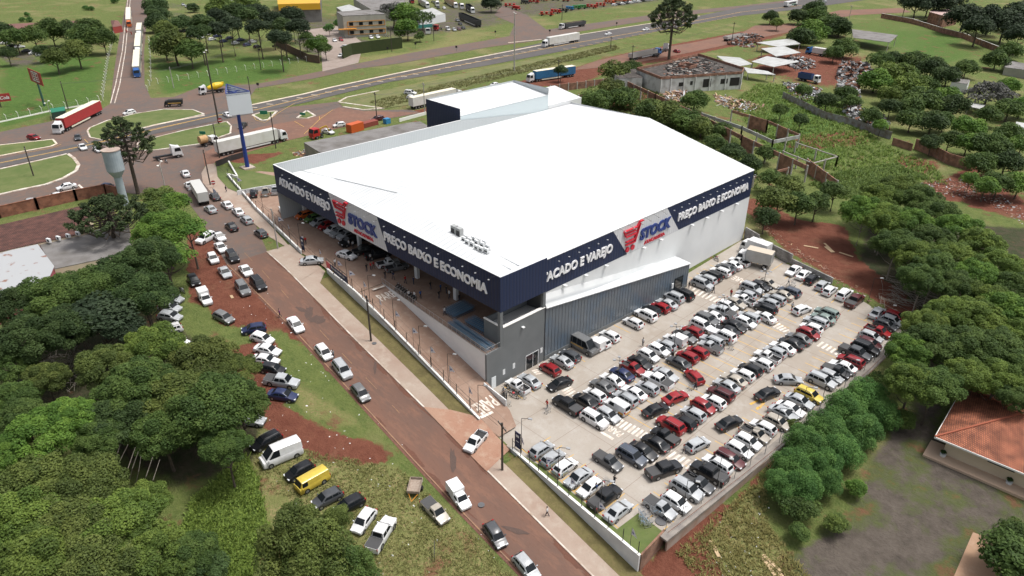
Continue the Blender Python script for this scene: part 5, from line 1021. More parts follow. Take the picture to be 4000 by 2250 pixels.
# --- upper left lawns
GU = 'trees on the factory lawns'
trees([(215,230,50,6,'mid','olive','many stemmed tree beside the red hoarding'),(300,200,55,7,'mid','olive','tall many stemmed tree on the factory lawn'),(350,110,50,7,'mid','mid','round tree beside the guard house'),(400,150,50,7,'mid','mid','tree leaning over the curved fence posts'),(200,125,60,7,'mid','mid','broad tree before the long brown roof'),(130,140,50,7,'mid','mid','broad tree left of the long brown roof centre'),(60,150,50,7,'mid','mid','broad tree near the left frame edge'),(10,130,50,7,'mid','dark','dark tree cut by the left frame edge'),(330,150,60,7,'mid','mid','tree behind the many stemmed pair'),(260,120,50,7,'mid','dark','dark tree in front of the brown roof'),(160,200,30,5,'mid','dark','small dark tree in the lawn shade'),(30,210,34,5,'mid','dark','small dark tree at the left edge')], GU)
trees([(105,56,12,1.2,'small','hedge','round clipped bush on the far lawn, upper of three'),(88,77,14,1.2,'small','hedge','round clipped bush on the far lawn, lower of three'),(115,77,14,1.2,'small','hedge','round clipped bush on the far lawn, third'),(335,32,14,1.2,'small','hedge','low clipped bush near the drive'),(358,33,12,1.2,'small','hedge','low clipped bush touching its neighbour near the drive'),(448,3,16,1.5,'small','hedge','bush at the top edge by the drive')], 'clipped bushes', name='bush')
trees([(610,25,36,4,'mid','blue','row tree nearest the top edge along the drive'),(615,60,36,4,'mid','blue','second row tree along the drive'),(620,95,38,4,'mid','blue','third row tree along the drive'),(640,120,36,4,'mid','olive','fourth row tree along the drive'),(710,95,34,3.5,'mid','blue','lone round tree in the car park'),(755,32,26,2.5,'small','blue','shrub beside the first parked cars')], 'row trees along the drive', name='tree')
trees([(680,180,75,8,'mid','olive','broad tree on the lawn by the blue truck'),(740,200,55,7,'mid','mid','tree right of the broad lawn tree'),(640,170,50,7,'mid','mid','tree above the blue cab truck')], GU)
for k, (x, y) in enumerate([(790,90),(850,70),(900,100),(960,60),(1010,110),(1060,80),(1105,105),(1140,60),(1000,50),(920,50),(850,120),(1090,150),(780,130),(1160,110)]):
    tree(x, y, 48, 13, 'mid', 'deep' if k % 3 else 'dark', 'tall dark pine, %s counted from the drive side of the grove' % NUM[k], 'dark pines on the office lawn', flat=.75, rb=.3, name='pine')
trees([(870,35,60,8,'mid','lime','light green tree at the top edge behind the pines'),(960,20,50,8,'mid','lime','light green tree beside the yellow warehouse'),(1240,175,45,6,'mid','bright','rounded broad leaved tree at the brick wall end'),(1195,150,30,6,'mid','mid','green tree beside the white cars at the wall'),(1270,190,30,5,'mid','mid','smaller tree right of the brick wall end'),(1285,110,22,4,'small','hedge','palm like shrub beside the office steps'),(1320,90,20,4,'small','hedge','shrub at the office corner')], GU)
trees([(1535,50,45,8,'airy','grey','bare grey tree behind the office'),(1580,60,45,7,'mid','bright','bright tree right of the office'),(1590,110,35,6,'mid','bright','bright tree before the turquoise fence'),(1650,75,40,6,'airy','mid','loose tree before the white wall'),(1560,130,25,4,'small','mid','shrub at the hedge wall end'),(1918,15,30,5,'mid','deep','dark tree at the yard corner'),(1640,140,22,3,'small','mid','shrub by the truck yard fence')], 'trees around the office')
# --- ruins and scrapyard side
GR2 = 'self sown trees among the ruins'
trees([(2400,285,45,3.5,'mid','olive','round shrub tree beside the red track'),(2470,270,30,3,'mid','mid','shrub tree left of the ruined building'),(2190,275,20,4.5,'mid','dark','small dark tree before the blue truck'),(2330,400,50,3,'mid','mid','bush tree behind the small white roof'),(2390,350,40,3.5,'mid','olive','bush tree by the broken brick wall'),(2440,390,45,3,'mid','mid','bush tree inside the roofless yard'),(2530,440,50,3,'mid','mid','bush tree behind the store roof ridge'),(2600,450,55,3,'mid','olive','olive bush tree behind the store roof'),(2680,480,50,3,'mid','mid','bush tree in the brick shell, upper'),(2740,500,40,3,'mid','olive','bush tree in the brick shell, middle'),(2790,560,45,3,'mid','mid','bush tree in the brick shell, lower'),(2715,395,40,3.5,'mid','mid','round bush tree beside the timber heap'),(2860,600,50,3,'mid','dark','dark bush behind the far store corner'),(2930,640,45,3,'mid','dark','dark bush beside the broken arches'),(2990,600,40,3,'mid','mid','bush under the broken arches'),(2820,510,30,3,'mid','mid','bush beside the hollow brick wall')], GR2)
trees([(3040,790,75,5,'mid','olive','large shrub tree at the store far corner'),(3120,800,60,5,'mid','mid','shrub tree next to the store far corner shrub'),(3190,790,50,5,'mid','mid','shrub tree left of the red dirt hollow'),(3080,730,55,4,'mid','olive','shrub tree behind the store corner shrub'),(3260,750,50,5,'mid','mid','shrub tree at the grove edge'),(2990,850,50,4,'mid','dark','dark shrub at the wall foot'),(3010,700,45,4,'mid','mid','shrub tree above the store corner')], GR2)
k = 0
for (x, y) in [(3375,835),(3440,780),(3510,750),(3590,790),(3460,870),(3560,880),(3660,850),(3740,900),(3640,950),(3830,960),(3900,1040),(3580,1010),(3650,1050),(3720,1010),(3800,1080),(3960,1130),(3860,1170),(3500,960),(3450,860),(3740,1130),(3600,1100)]:
    tree(x, y, 84, 7.5, 'big', random.choice(['mid','fresh','bright','fresh']), '%s tree of the grove behind the lot, counted from the red dirt' % NUM[k], 'grove behind the lot', bark=BARKP, rb=.16); k += 1
k = 0
for (x, y, r) in [(3615,1275,84),(3715,1230,90),(3810,1250,100),(3920,1220,100),(3545,1375,84),(3640,1360,110),(3770,1370,110),(3890,1370,110),(3990,1320,90),(3560,1495,95),(3650,1510,100),(3780,1470,90),(3900,1490,100),(3990,1450,90),(3970,1560,70)]:
    tree(x, y, r, 7, 'big', random.choice(['fresh','mid','bright','fresh']), '%s tree of the grove over the fence row, counted from the lot corner' % NUM[k], 'grove beside the fence row'); k += 1
k = 0
for (x, y, r) in [(3385,1555,85),(3450,1620,70),(3300,1610,85),(3360,1690,80),(3225,1680,85),(3290,1770,80),(3150,1745,85),(3210,1830,80),(3090,1820,80),(3140,1900,80),(3060,1900,70),(3230,1880,60)]:
    tree(x, y, r, 2.6, 'fine', 'hedge', '%s clump of the overgrown hedge, counted from the tall trees' % NUM[k], 'overgrown hedge clumps', name='hedge', flat=1.0); k += 1
trees([(3080,1960,60,2,'airy','mid','twiggy bush at the lower hedge end'),(3140,1990,60,2,'mid','mid','leafy bush at the hedge foot'),(3340,1905,40,1.5,'mid','bright','bright bush beside the gravel yard'),(3270,2050,45,1.5,'mid','lime','lime green low bush on the yard edge'),(3120,2080,40,1.5,'mid','mid','low bush below the hedge end'),(3105,1660,32,1.5,'small','olive','small bush outside the mesh fence'),(3520,1640,48,1.8,'mid','lime','croton shrub with orange tips'),(3430,1480,40,3,'airy','mid','banana like plant at the grove edge'),(3960,2190,120,3,'mid','mid','round tree in the lower right corner'),(3960,2080,60,2,'mid','mid','leafy shrub at the right edge below the house')], 'bushes by the gravel yard', name='bush')
# --- far right
lst = [(3009,68,24),(3037,91,20),(3119,68,30),(3182,40,36),(3190,72,40),(3169,130,50),(3130,150,40),(3240,105,45),(3280,115,40),(3300,190,40),(3260,210,30),(3438,240,36),(3490,235,30),(3420,320,50),(3500,300,55),(3560,340,50),(3574,246,40),(3640,270,45),(3700,300,40),(3600,400,55),(3560,470,40),(3640,480,45),(3700,380,40),(3775,269,34),(3893,237,38),(3939,337,32),(3766,68,50),(3820,110,45),(3870,70,45),(3925,100,55),(3980,60,50),(3980,140,40),(3674,18,40),(3583,18,40),(3630,5,36),(3720,10,36),(3540,5,30),(3948,200,34),(3128,469,24),(3228,396,34),(3300,373,34),(3330,400,28),(3137,355,26),(3857,570,70),(3711,547,45),(3948,524,55),(3780,500,45),(3830,640,60),(3930,640,60),(3980,720,60),(3900,720,60),(3790,700,36),(3990,420,36),(3050,430,24),(3480,420,34),(3400,455,34),(3690,470,30),(3440,490,24),(3560,420,40),(3610,340,40),(3730,420,44),(3780,560,50),(3900,590,56),(3990,570,50),(3640,560,40),(3860,450,36),(3480,370,36),(3940,430,40),(3540,300,36),(3850,730,50)]
for k, (x, y, r) in enumerate(lst):
    tn = 'deep' if (y < 150 and x > 3520) else random.choice(['mid','dark','mid','fresh','bright'] if x < 3700 else ['mid','bright','dark'])
    h = 9 if tn == 'deep' else 4; words_ = '%s tree on the slope right of the scrapyard, counted from the highway' if k < 30 else '%s tree lower on the slope right of the scrapyard'
    tree(x, y, r, h, 'mid', tn, words_ % NUM[k % 30], 'trees on the slope right of the scrapyard')
tree(3857,378,70,4,'airy','grey','bare grey crowned tree above the carport',None)
# bare bent stems, brush heap
for k in range(7):
    p0 = at(430+k*24, 1890+k*12); t = thing('sapling', 'thin bare bent stem, %s from the left in the forest gap' % NUM[k], 'sapling', p0, 0, 'bare bent stems'); mb = MB(); g = random.Random(k); mb.tube([(0,0,0),(.5,.4,2),(1.3+g.random(),1.0,4.5),(1.6,1.6+g.random(),6.5)], [.09,.07,.05,.03], BARKP, 5); mb.build('stem', t)
mb = MB(); g = random.Random(4)
for k in range(140):
    p = at(g.uniform(3430,3600), g.uniform(1090,1190))+Vector((0,0,g.uniform(.1,1.0))); a = g.gauss(.2,.5); L = g.uniform(1.5,4.5); mb.bar(p, p+Vector((math.cos(a)*L, -math.sin(a)*L, g.uniform(-.4,.5))), g.uniform(.03,.08), BARKP)
struct(tag(mb.build('brushwood'), 'heap of cut dry branches at the grove foot', 'brushwood'), 'stuff')
mb = MB()
for k in range(160):
    p = at(g.uniform(170,340), g.uniform(1390,1540))+Vector((0,0,g.uniform(.3,2.2))); a = g.uniform(0,6.3); L = g.uniform(.8,2.6); mb.bar(p, p+Vector((math.cos(a)*L, math.sin(a)*L, g.uniform(-.3,.9))), g.uniform(.02,.06), BARKP)
struct(tag(mb.build('brushwood'), 'tangle of bare grey twigs between the left trees', 'brushwood'), 'stuff')
# grass tufts and low weeds: nobody could count them
def tufts(name, polys, nper, size, cols, label, seed, s=T, hgt_=1.0):
    g = np.random.default_rng(seed); pts = []
    for pl in polys:
        w_ = P(pl, s); xs_ = [q[0] for q in w_]; ys_ = [q[1] for q in w_]; X = g.uniform(min(xs_), max(xs_), nper*3); Y = g.uniform(min(ys_), max(ys_), nper*3); m_ = poly_mask(X, Y, w_); X, Y = X[m_][:nper], Y[m_][:nper]; pts.append(np.stack([X, Y], 1))
    p = np.concatenate(pts); cl = np.sin(p[:,0]*.9+1.3*np.sin(p[:,1]*.5))+np.sin(p[:,1]*1.1+2*np.sin(p[:,0]*.4)); p = p[cl*.5+g.normal(size=len(p)) > -.6]; k = len(p)
    z = np.array([float(s(a, b_)) for a, b_ in p]); V = []; Tn = []
    for j in range(5):
        a = g.uniform(0, 6.28, k); L = size*g.uniform(.5, 1.4, k); w_ = L*.16; lean = g.uniform(.3, 1.1, k)
        bx = p[:,0]+g.normal(size=k)*size*.25; by = p[:,1]+g.normal(size=k)*size*.25; c, s_ = np.cos(a), np.sin(a)
        v0 = np.stack([bx-s_*w_, by+c*w_, z-.05], 1); v1 = np.stack([bx+s_*w_, by-c*w_, z-.05], 1); v2 = np.stack([bx+c*L*lean+s_*w_*.4, by+s_*L*lean-c*w_*.4, z+L*.7*hgt_], 1); v3 = np.stack([bx+c*L*lean*.95-s_*w_*.4, by+s_*L*lean*.95+c*w_*.4, z+L*.7*hgt_], 1)
        V.append(np.stack([v0, v1, v2, v3], 1).reshape(-1, 3)); Tn.append(np.repeat(np.clip(g.normal(.5,.25,k),0,1), 4))
    V = np.concatenate(V); Tn = np.concatenate(Tn); nf = len(V)//4
    me = bpy.data.meshes.new(name); me.vertices.add(len(V)); me.vertices.foreach_set('co', V.astype(np.float32).ravel()); me.loops.add(len(V)); me.loops.foreach_set('vertex_index', np.arange(len(V)))
    me.polygons.add(nf); me.polygons.foreach_set('loop_start', np.arange(0, len(V), 4)); me.polygons.foreach_set('loop_total', np.full(nf, 4)); me.update(calc_edges=True)
    a = me.attributes.new('tint', 'FLOAT', 'POINT'); a.data.foreach_set('value', Tn.astype(np.float32)); me.materials.append(LEAF)
    o = bpy.data.objects.new(name, me); C.objects.link(o); o.color = (*cols, 1); struct(tag(o, label, 'grass'), 'stuff')
tufts('tall_grass', [[(760,1950),(960,1780),(1010,1900),(1050,2100),(980,2250),(850,2300),(700,2100)]], 7000, .55, (0.17,0.245,0.05), 'tall wild grass between the slender trees and the big left trees', 1)
tufts('dry_grass', [[(1000,1720),(1560,1830),(1900,2130),(2040,2300),(1400,2300),(1300,2000),(1000,1900)]], 7000, .26, (0.23,0.23,0.085), 'thin dry grass around the parked vans at the street side', 2)
tufts('slope_grass', [[(2640,2160),(3020,1830),(3330,1500),(3330,1560),(3100,1750),(2990,1900),(3000,2050),(3200,2300),(2760,2300)]], 4500, .36, (0.26,0.24,0.09), 'dry tussocks on the slope below the mesh fence', 3)
tufts('weeds', [[(2960,330),(3120,330),(3300,420),(3440,560),(3640,640),(3700,720),(3300,690),(2980,560),(2850,400)]], 6500, .8, (0.15,0.22,0.05), 'green weeds spreading through the ruins', 4)
tufts('weeds', [[(2300,330),(2560,360),(2800,480),(2960,640),(2980,760),(2800,640),(2500,480),(2290,420)]], 4000, .8, (0.13,0.18,0.05), 'weeds between the store and the broken brick shell', 5)
tufts('weeds', [[(3250,680),(3500,640),(3620,700),(3480,720),(3300,780),(3160,720)]], 2500, .8, (0.13,0.19,0.05), 'weeds beside the red rubble field', 6)
tufts('bank_grass', [[(1440,400),(1900,290),(2400,175),(2420,192),(1900,320),(1500,425)]], 5000, .6, (0.14,0.14,0.05), 'rough grass on the bank below the highway', 7)
print('trees', TREES[0])
# ================================================================ other buildings, walls, towers
BRICK = tiled('brick_orange', (0.33,0.125,0.07), (0.26,0.10,0.06), (0.22,0.15,0.12), 1, 0.5, 0.25, vec='wall')
BRICKR = tiled('brick_raw_wall', (0.34,0.16,0.10), (0.27,0.13,0.085), (0.26,0.2,0.17), 1, 0.5, 0.25, vec='wall')
TILE = tiled('roof_tile', (0.50,0.175,0.085), (0.37,0.12,0.06), (0.09,0.035,0.025), 1.6, 0.35, 0.5, ms=0.06)
TILED_ = tiled('roof_tile_old', (0.17,0.062,0.042), (0.12,0.045,0.034), (0.05,0.025,0.02), 1.6, 0.35, 0.5, ms=0.06)
FIBRO = ribbed('fibre_cement', (0.20,0.19,0.185), 0, 0.5, 0.9, 0.6, dirt=(0.12,0.11,0.10))
RUSTR = mat('rusty_roof', (0.36,0.37,0.38), 0.6, noise=(0.22,0.12,0.09), nscale=0.5, ramp=(0.60,0.66), detail=8)
PLAST_ = mat('old_plaster', (0.48,0.49,0.48), 0.9, noise=(0.16,0.15,0.13), nscale=0.35, ramp=(0.45,0.75), detail=9)
CREAMW = mat('cream_wall', (0.62,0.52,0.38), 0.85, noise=(0.55,0.45,0.33), nscale=0.4); BEIGE = mat('beige_wall', (0.36,0.35,0.30), 0.85, noise=(0.3,0.29,0.25), nscale=0.3)
DARK = mat('dark_opening', (0.015,0.014,0.013), 0.9); ZINC = mat('zinc_sheet', (0.50,0.51,0.50), 0.45, 0.2, noise=(0.40,0.40,0.38), nscale=0.4)
class RB(MB):
    def __init__(s, o): super().__init__(); s.o = Vector(o)
    def build(s, name, parent=None, **k):
        s.v = [tuple(Vector(v)-s.o) for v in s.v]; return super().build(name, parent, **k)
def slabhouse(name, label, cat, px, zs, roofm, wallm, group=None, s=T, post=False, over=0.0, th=0.15):
    """roof corners seen in the photo at heights zs over the ground, walls (or posts) straight below"""
    g0 = at(px[0][0], px[0][1], s, zs[0]); gz_ = float(s(g0.x, g0.y))
    pts = [atz(x, y, gz_+z) for (x, y), z in zip(px, zs)]; c = sum(pts, Vector())/len(pts)
    t = thing(name, label, cat, (c.x, c.y, gz_), 0, group); o = Vector((c.x, c.y, gz_)); n_ = len(pts)
    a = sum(pts[i].x*pts[(i+1)%n_].y-pts[(i+1)%n_].x*pts[i].y for i in range(n_)); 
    if a < 0: pts = pts[::-1]
    b = RB(o)
    if wallm:
        if post:
            for p in pts:
                q = p.lerp(c, .06); bb = RB(o); bb.box(q.x-.12, q.x+.12, q.y-.12, q.y+.12, gz_-.3, q.z-.05, wallm); bb.build('post', t)
        else:
            q = [p.lerp(Vector((c.x, c.y, p.z)), over) for p in pts]
            for i in range(n_): u, v = q[i], q[(i+1)%n_]; b.add([(u.x,u.y,gz_-1),(v.x,v.y,gz_-1),(v.x,v.y,v.z-.05),(u.x,u.y,u.z-.05)], [(0,1,2,3)], wallm)
            b.build('wall', t)
    b = RB(o); b.add(pts+[p-Vector((0,0,th)) for p in pts], [list(range(n_)), [n_+i for i in range(n_)][::-1]]+[(i, n_+i, n_+(i+1)%n_, (i+1)%n_) for i in range(n_)], roofm); b.build('roof', t); t['_'] = 0; del t['_']
    return t, pts, gz_, o
def wallrun(label, px, h, m, th=0.2, cap=None, s=T, name='wall', cat='wall', pillars=0, pm=None, group=None):
    w_ = P(px, s); t = thing(name, label, cat, (w_[0][0], w_[0][1], float(s(*w_[0]))), 0, group); o = Vector(t.location); b = RB(o); cp = RB(o)
    for p, q in zip(w_, w_[1:]):
        p = Vector((*p, float(s(*p)))); q = Vector((*q, float(s(*q)))); d = (q-p).normalized(); nn = Vector((-d.y, d.x, 0)).normalized()*th/2
        b.add([p-nn-Vector((0,0,.4)), q-nn-Vector((0,0,.4)), q+nn-Vector((0,0,.4)), p+nn-Vector((0,0,.4)), p-nn+Vector((0,0,h)), q-nn+Vector((0,0,h)), q+nn+Vector((0,0,h)), p+nn+Vector((0,0,h))], [(4,5,6,7),(0,1,5,4),(1,2,6,5),(2,3,7,6),(3,0,4,7)], m)
        if cap: cp.bar(p+Vector((0,0,h+.05)), q+Vector((0,0,h+.05)), th*1.5, cap, .1)
        if pillars:
            n_ = max(1, int((q-p).length/pillars))
            for k in range(n_+1): bb = RB(o); c = p.lerp(q, k/n_); bb.box(c.x-.25, c.x+.25, c.y-.25, c.y+.25, c.z-.3, c.z+h+.12, pm or m); bb.build('pillar', t)
    b.build('masonry', t)
    if cap: cp.build('coping', t)
    return t
wallrun('long orange brick wall along the junction at the left', [(-60,868),(0,852),(150,818),(300,784),(418,762),(468,772)], 2.6, BRICK, .22, BRICK, name='brick_wall', pillars=6.0, pm=mat('brick_dark',(0.16,0.06,0.04),0.9))
slabhouse('tiled_building', 'long old brown tiled roof behind the orange brick wall', 'building', [(-60,892),(346,797),(352,905),(-60,995)], [3.6,3.6,4.6,4.6], TILED_, CREAMW)
slabhouse('corrugated_shed', 'grey corrugated shed roof beside the araucaria', 'shed', [(150,948),(345,905),(500,868),(520,985),(212,1050)], [4.2]*5, FIBRO, CREAMW)
t, pts, gz_, o = slabhouse('metal_roof_building', 'pale grey flat metal roof with rust patches at the left edge', 'building', [(-40,1000),(143,948),(212,1040),(190,1090),(-40,1180)], [4.4]*5, RUSTR, mat('pink_wall',(0.3,0.07,0.09),0.8))
for k in range(5):
    p = atz(192+k*38, 945-k*9, gz_+4.6); a = thing('air_conditioner', 'outdoor air conditioner on the tiled roof gutter, %s from the left' % NUM[k], 'air conditioner', p, R(20), 'air conditioners on the roof gutter'); b = MB(); b.box(-.5,.5,-.2,.2,0,.7,WHITE); b.build('casing', a); b = MB(); b.disc((0.1,-.21,.35),(0,1,0),.26,.02,PLAST); b.build('fan_grille', a)
# water tower
tb = at(489, 800); t = thing('water_tower', 'pale blue grey concrete water tower behind the brick wall', 'water tower', tb); zt = hgt(tb, 452, 583); zm = hgt(tb, 466, 662); zn = hgt(tb, 470, 690); mp_ = mpp((tb.x, tb.y, zt)); r_ = 35*mp_
TW = mat('tower_paint', (0.33,0.38,0.41), 0.8, noise=(0.26,0.31,0.34), nscale=0.5, detail=8)
b = RB(tb); b.tube([(tb.x,tb.y,zm),(tb.x,tb.y,zt)], [r_*.94, r_*.94], TW, 24); b.build('tank', t, smooth=False); b = RB(tb); b.disc((tb.x,tb.y,zt+.06),(0,0,1),r_,.16,mat('tower_lid',(0.34,0.26,0.22),0.9,noise=(0.4,0.33,0.28),nscale=.5),24); b.build('lid', t)
b = RB(tb); b.tube([(tb.x,tb.y,tb.z-.3),(tb.x,tb.y,zn),(tb.x,tb.y,zm)], [r_*.45, r_*.42, r_*.94], TW, 20); b.build('stem', t)
b = RB(tb); 
for k in range(int(zt-tb.z)*2): z = tb.z+k*.5; b.bar((tb.x-r_*1.02,tb.y-.25,z),(tb.x-r_*1.02,tb.y+.25,z),.04,STEELG)
for s_ in (-.25,.25): b.bar((tb.x-r_*1.02,tb.y+s_,tb.z),(tb.x-r_*1.02,tb.y+s_,zt+1.2),.05,STEELG)
b.build('ladder', t)
# tall blue sign
tb = at(967, 654, 5.95); t = thing('sign_tower', 'tall blue pole carrying a blank white three sided sign', 'sign', tb)
BLUEP = mat('sign_blue', (0.015,0.04,0.22), 0.4); z1 = hgt(tb, 930, 434); z0 = hgt(tb, 928, 350)
b = RB(tb); b.tube([tb, (tb.x,tb.y,z1+.5)], [.55,.42], BLUEP, 14); b.build('pole', t); b = RB(tb); b.box(tb.x-1.5,tb.x+1.5,tb.y-1.5,tb.y+1.5,5.8,6.15,CONC); b.build('footing', t)
def on_z(px, py, z): return atz(px, py, z)
PL = atz(878, 358, z0); PR = atz(969, 348, z0); PA = atz(880, 321, z0); mp3 = (PL+PR+PA)/3; sh_ = Vector((tb.x-mp3.x, tb.y-mp3.y, 0)); PL += sh_; PR += sh_; PA += sh_; hh = z0-z1
for a_, c_, m_ in ((PL,PR,mat('sign_white',(0.62,0.66,0.70),0.35)),(PR,PA,MATS['sign_white']),(PA,PL,MATS['sign_white'])): b = RB(tb); b.bar(a_-Vector((0,0,hh/2)), c_-Vector((0,0,hh/2)), .12, m_, hh); b.build('panel', t)
b = RB(tb)
for a_, c_ in ((PL,PR),(PR,PA),(PA,PL)): b.bar(a_+Vector((0,0,.08)), c_+Vector((0,0,.08)), .25, BLUEP, .15); b.bar(a_.lerp(c_,.5)-Vector((0,0,.6)), mp3+sh_-Vector((0,0,.6)), .2, BLUEP)
for k in range(5): b.bar(PL.lerp(PA,k/5)-Vector((0,0,.4)), PR.lerp(PA,k/5)-Vector((0,0,.4)), .12, BLUEP)
b.build('frame', t)
# low roof beside the store
slabhouse('low_shed', 'low old grey roofed building squeezed against the store side', 'building', [(1187,557),(1588,480),(1640,474),(1690,500),(1262,603)], [3.6]*5, FIBRO, mat('shed_wall',(0.28,0.25,0.21),0.9,noise=(.22,.2,.17),nscale=.5))
# warehouses and office across the highway
YEL = mat('yellow_fascia', (0.62,0.34,0.02), 0.5)
t, pts, gz_, o = slabhouse('warehouse', 'yellow fronted warehouse cut by the top edge', 'warehouse', [(1080,-40),(1085,16),(1250,12),(1250,-50)], [10,10,10,10], YEL, mat('warehouse_wall',(0.10,0.09,0.085),0.9,noise=(.2,.19,.18),nscale=.2), over=.0)
b = RB(o); q = sorted(pts, key=lambda p: p.y-p.x)[:2]; lo2 = [atz(1086,17,gz_+10), atz(1250,13,gz_+10)]; b.bar(lo2[0]-Vector((0,0,1.6)), lo2[1]-Vector((0,0,1.6)), .3, YEL, 3.2); b.build('fascia', t)
slabhouse('warehouse', 'grey gabled building beside the parked car row at the top edge', 'building', [(815,14),(880,-20),(1000,-30),(950,30),(860,44)], [5]*5, FIBRO, WHITE)
slabhouse('shed', 'large dark grey shed roof behind the beige office', 'shed', [(1380,-5),(1600,-30),(1560,40),(1452,38)], [6]*4, FIBRO, BEIGE)
slabhouse('shed', 'small white roofed shed left of the beige office', 'shed', [(1314,29),(1364,17),(1412,37),(1339,46)], [4]*4, ZINC, BEIGE)
slabhouse('shed', 'white walled low house behind the bright tree', 'house', [(1620,45),(1690,30),(1740,55),(1640,75)], [4]*4, ZINC, WHITE)
gb = at(1347, 149); zt_ = hgt(gb, 1339, 62)-gb.z; print('office h', zt_)
t, pts, gz_, o = slabhouse('office_building', 'beige two storey office with orange framed windows', 'office', [(1314,46),(1451,37),(1505,54),(1339,62)], [zt_]*4, FIBRO, BEIGE, th=.3)
fr = [atz(1339,62,gz_+zt_), atz(1505,54,gz_+zt_)]; dx = (fr[1]-fr[0]).normalized(); nn = Vector((dx.y,-dx.x,0)); L_ = (fr[1]-fr[0]).length
ORA = mat('orange_frame', (0.50,0.22,0.03), 0.6)
for zc in (.62, .24):
    b = RB(o); c = fr[0]+nn*.08+Vector((0,0,-zt_+zt_*zc)); a_ = c+dx*L_*.09; e = c+dx*L_*.97
    for dz in (-1.1,1.1): b.bar(a_+Vector((0,0,dz)), e+Vector((0,0,dz)), .25, ORA)
    for q in (a_, e): b.bar(q-Vector((0,0,1.1)), q+Vector((0,0,1.1)), .25, ORA)
    b.build('window_band', t)
    for k in range(4): b = RB(o); q = a_+dx*L_*(.04+.23*k); b.bar(q, q+dx*L_*.09, .12, GLASS, 1.5); b.build('window', t)
b = RB(o); q = fr[0]+Vector((0,0,-zt_*.58)); b.bar(q-dx*3+nn*1.2, q+dx*6+nn*1.2, 2.4, ORA, .3); b.build('porch', t)
HEDGE = asphalt('hedge_green', (0.035,0.05,0.018), (0.045,0.055,0.02), (0.03,0.045,0.02), 0.6)
wallrun('tall dark ivy covered wall before the office', [(1340,230),(1375,215),(1450,203),(1571,188)], 5.0, HEDGE, .6, name='hedge_wall', cat='hedge wall')
wallrun('weathered block wall between pines and office drive', [(1078,178),(1206,241),(1250,248)], 3.2, mat('old_brick',(0.14,0.085,0.06),0.95,noise=(.1,.07,.05),nscale=.6), .25, name='brick_wall')
wallrun('turquoise fence panel at the truck yard', [(1560,118),(1690,106)], 1.8, mat('turquoise',(0.04,0.22,0.20),0.7), .1, name='fence', cat='fence')
slabhouse('long_building', 'long low brown roofed building on the factory lawn', 'building', [(20,94),(306,80),(298,112),(20,120)], [4,4,3.2,3.2], mat('brown_roof',(0.17,0.08,0.065),0.9,noise=(.13,.06,.05),nscale=.3), DARK)
t, pts, gz_, o = slabhouse('guard_house', 'small guard house with hipped brown roof at the factory gate', 'guard house', [(432,80),(462,80),(475,100),(440,106)], [3.2]*4, MATS['brown_roof'], mat('gate_red',(0.30,0.05,0.04),0.8))
c = sum(pts, Vector())/4+Vector((0,0,1.6)); b = RB(o); b.add(pts+[c], [(i,(i+1)%4,4) for i in range(4)], MATS['brown_roof']); b.build('hip', t)
p = at(505,132); t = thing('gate_barrier', 'red gate barrier across the factory road', 'gate', p); b = MB(); b.box(-3.5,3.5,-.1,.1,.9,1.1,MATS['gate_red']); b.box(-3.7,-3.3,-.2,.2,0,1.5,MATS['gate_red']); b.box(3.3,3.7,-.2,.2,0,1.5,MATS['gate_red']); b.build('boom', t)
# hoardings
RED = mat('board_red', (0.32,0.03,0.03), 0.6); GREENP = mat('board_green', (0.01,0.16,0.09), 0.6)
def board(name, label, base, corners, m, zpole, back=None, txt=None, tm=None, th=.15, polem=STEELD, group=None):
    """corners: photo pixels of the board TL TR BR BL, standing over base"""
    bp_ = at(*base); t = thing(name, label, 'sign', bp_, 0, group); d = None
    cx = sum(c[0] for c in corners)/4; cy = sum(c[1] for c in corners)/4; zc = hgt(bp_, cx, cy)
    zt1 = hgt(bp_, (corners[0][0]+corners[1][0])/2, (corners[0][1]+corners[1][1])/2); zb1 = hgt(bp_, (corners[3][0]+corners[2][0])/2, (corners[3][1]+corners[2][1])/2)
    A = atz(*corners[0], zt1); B_ = atz(*corners[1], zt1); A.z = B_.z = 0; mid = (A+B_)/2; off = Vector((bp_.x, bp_.y, 0))-mid; A += off; B_ += off; ux_ = (B_-A).normalized(); nn = Vector((ux_.y,-ux_.x,0))
    b = RB(bp_); b.bar(A+nn*.1+Vector((0,0,(zt1+zb1)/2)), B_+nn*.1+Vector((0,0,(zt1+zb1)/2)), th, m, zt1-zb1); b.build('board', t)
    b = RB(bp_)
    if zpole: b.tube([bp_-Vector((0,0,.2)), (bp_.x,bp_.y,zt1-.1)], [zpole, zpole*.8], polem, 8)
    b.build('post', t)
    return t, A+nn*(.1+th/2+.02), B_+nn*(.1+th/2+.02), zb1, zt1, ux_, nn, bp_
t, A, B_, zb, zt1, ux_, nn, o = board('hoarding', 'tall red hoarding with a white square emblem on a green pole', (174,414), [(104,265),(153,286),(166,338),(116,315)], RED, .35, polem=mat('pole_green',(0.03,0.09,0.07),0.6))
b = RB(o); L_ = (B_-A).length; H_ = zt1-zb
for f0, f1 in ((.18,.50),): pass
for u0, v0, u1, v1 in ((.25,.2,.75,.2),(.25,.85,.75,.85),(.25,.2,.25,.85),(.75,.2,.75,.85),(.32,.52,.68,.52),(.35,.7,.62,.7),(.35,.35,.66,.35)): b.bar(A+ux_*L_*u0+Vector((0,0,zb+H_*v0)), A+ux_*L_*u1+Vector((0,0,zb+H_*v1)), .05, WHITE, .35 if u0 != u1 else .3)
b.build('emblem', t)
t, A, B_, zb, zt1, ux_, nn, o = board('hoarding', 'low red drinks hoarding cut by the left frame edge', (5,420), [(-45,372),(50,361),(55,391),(-45,404)], RED, .2)
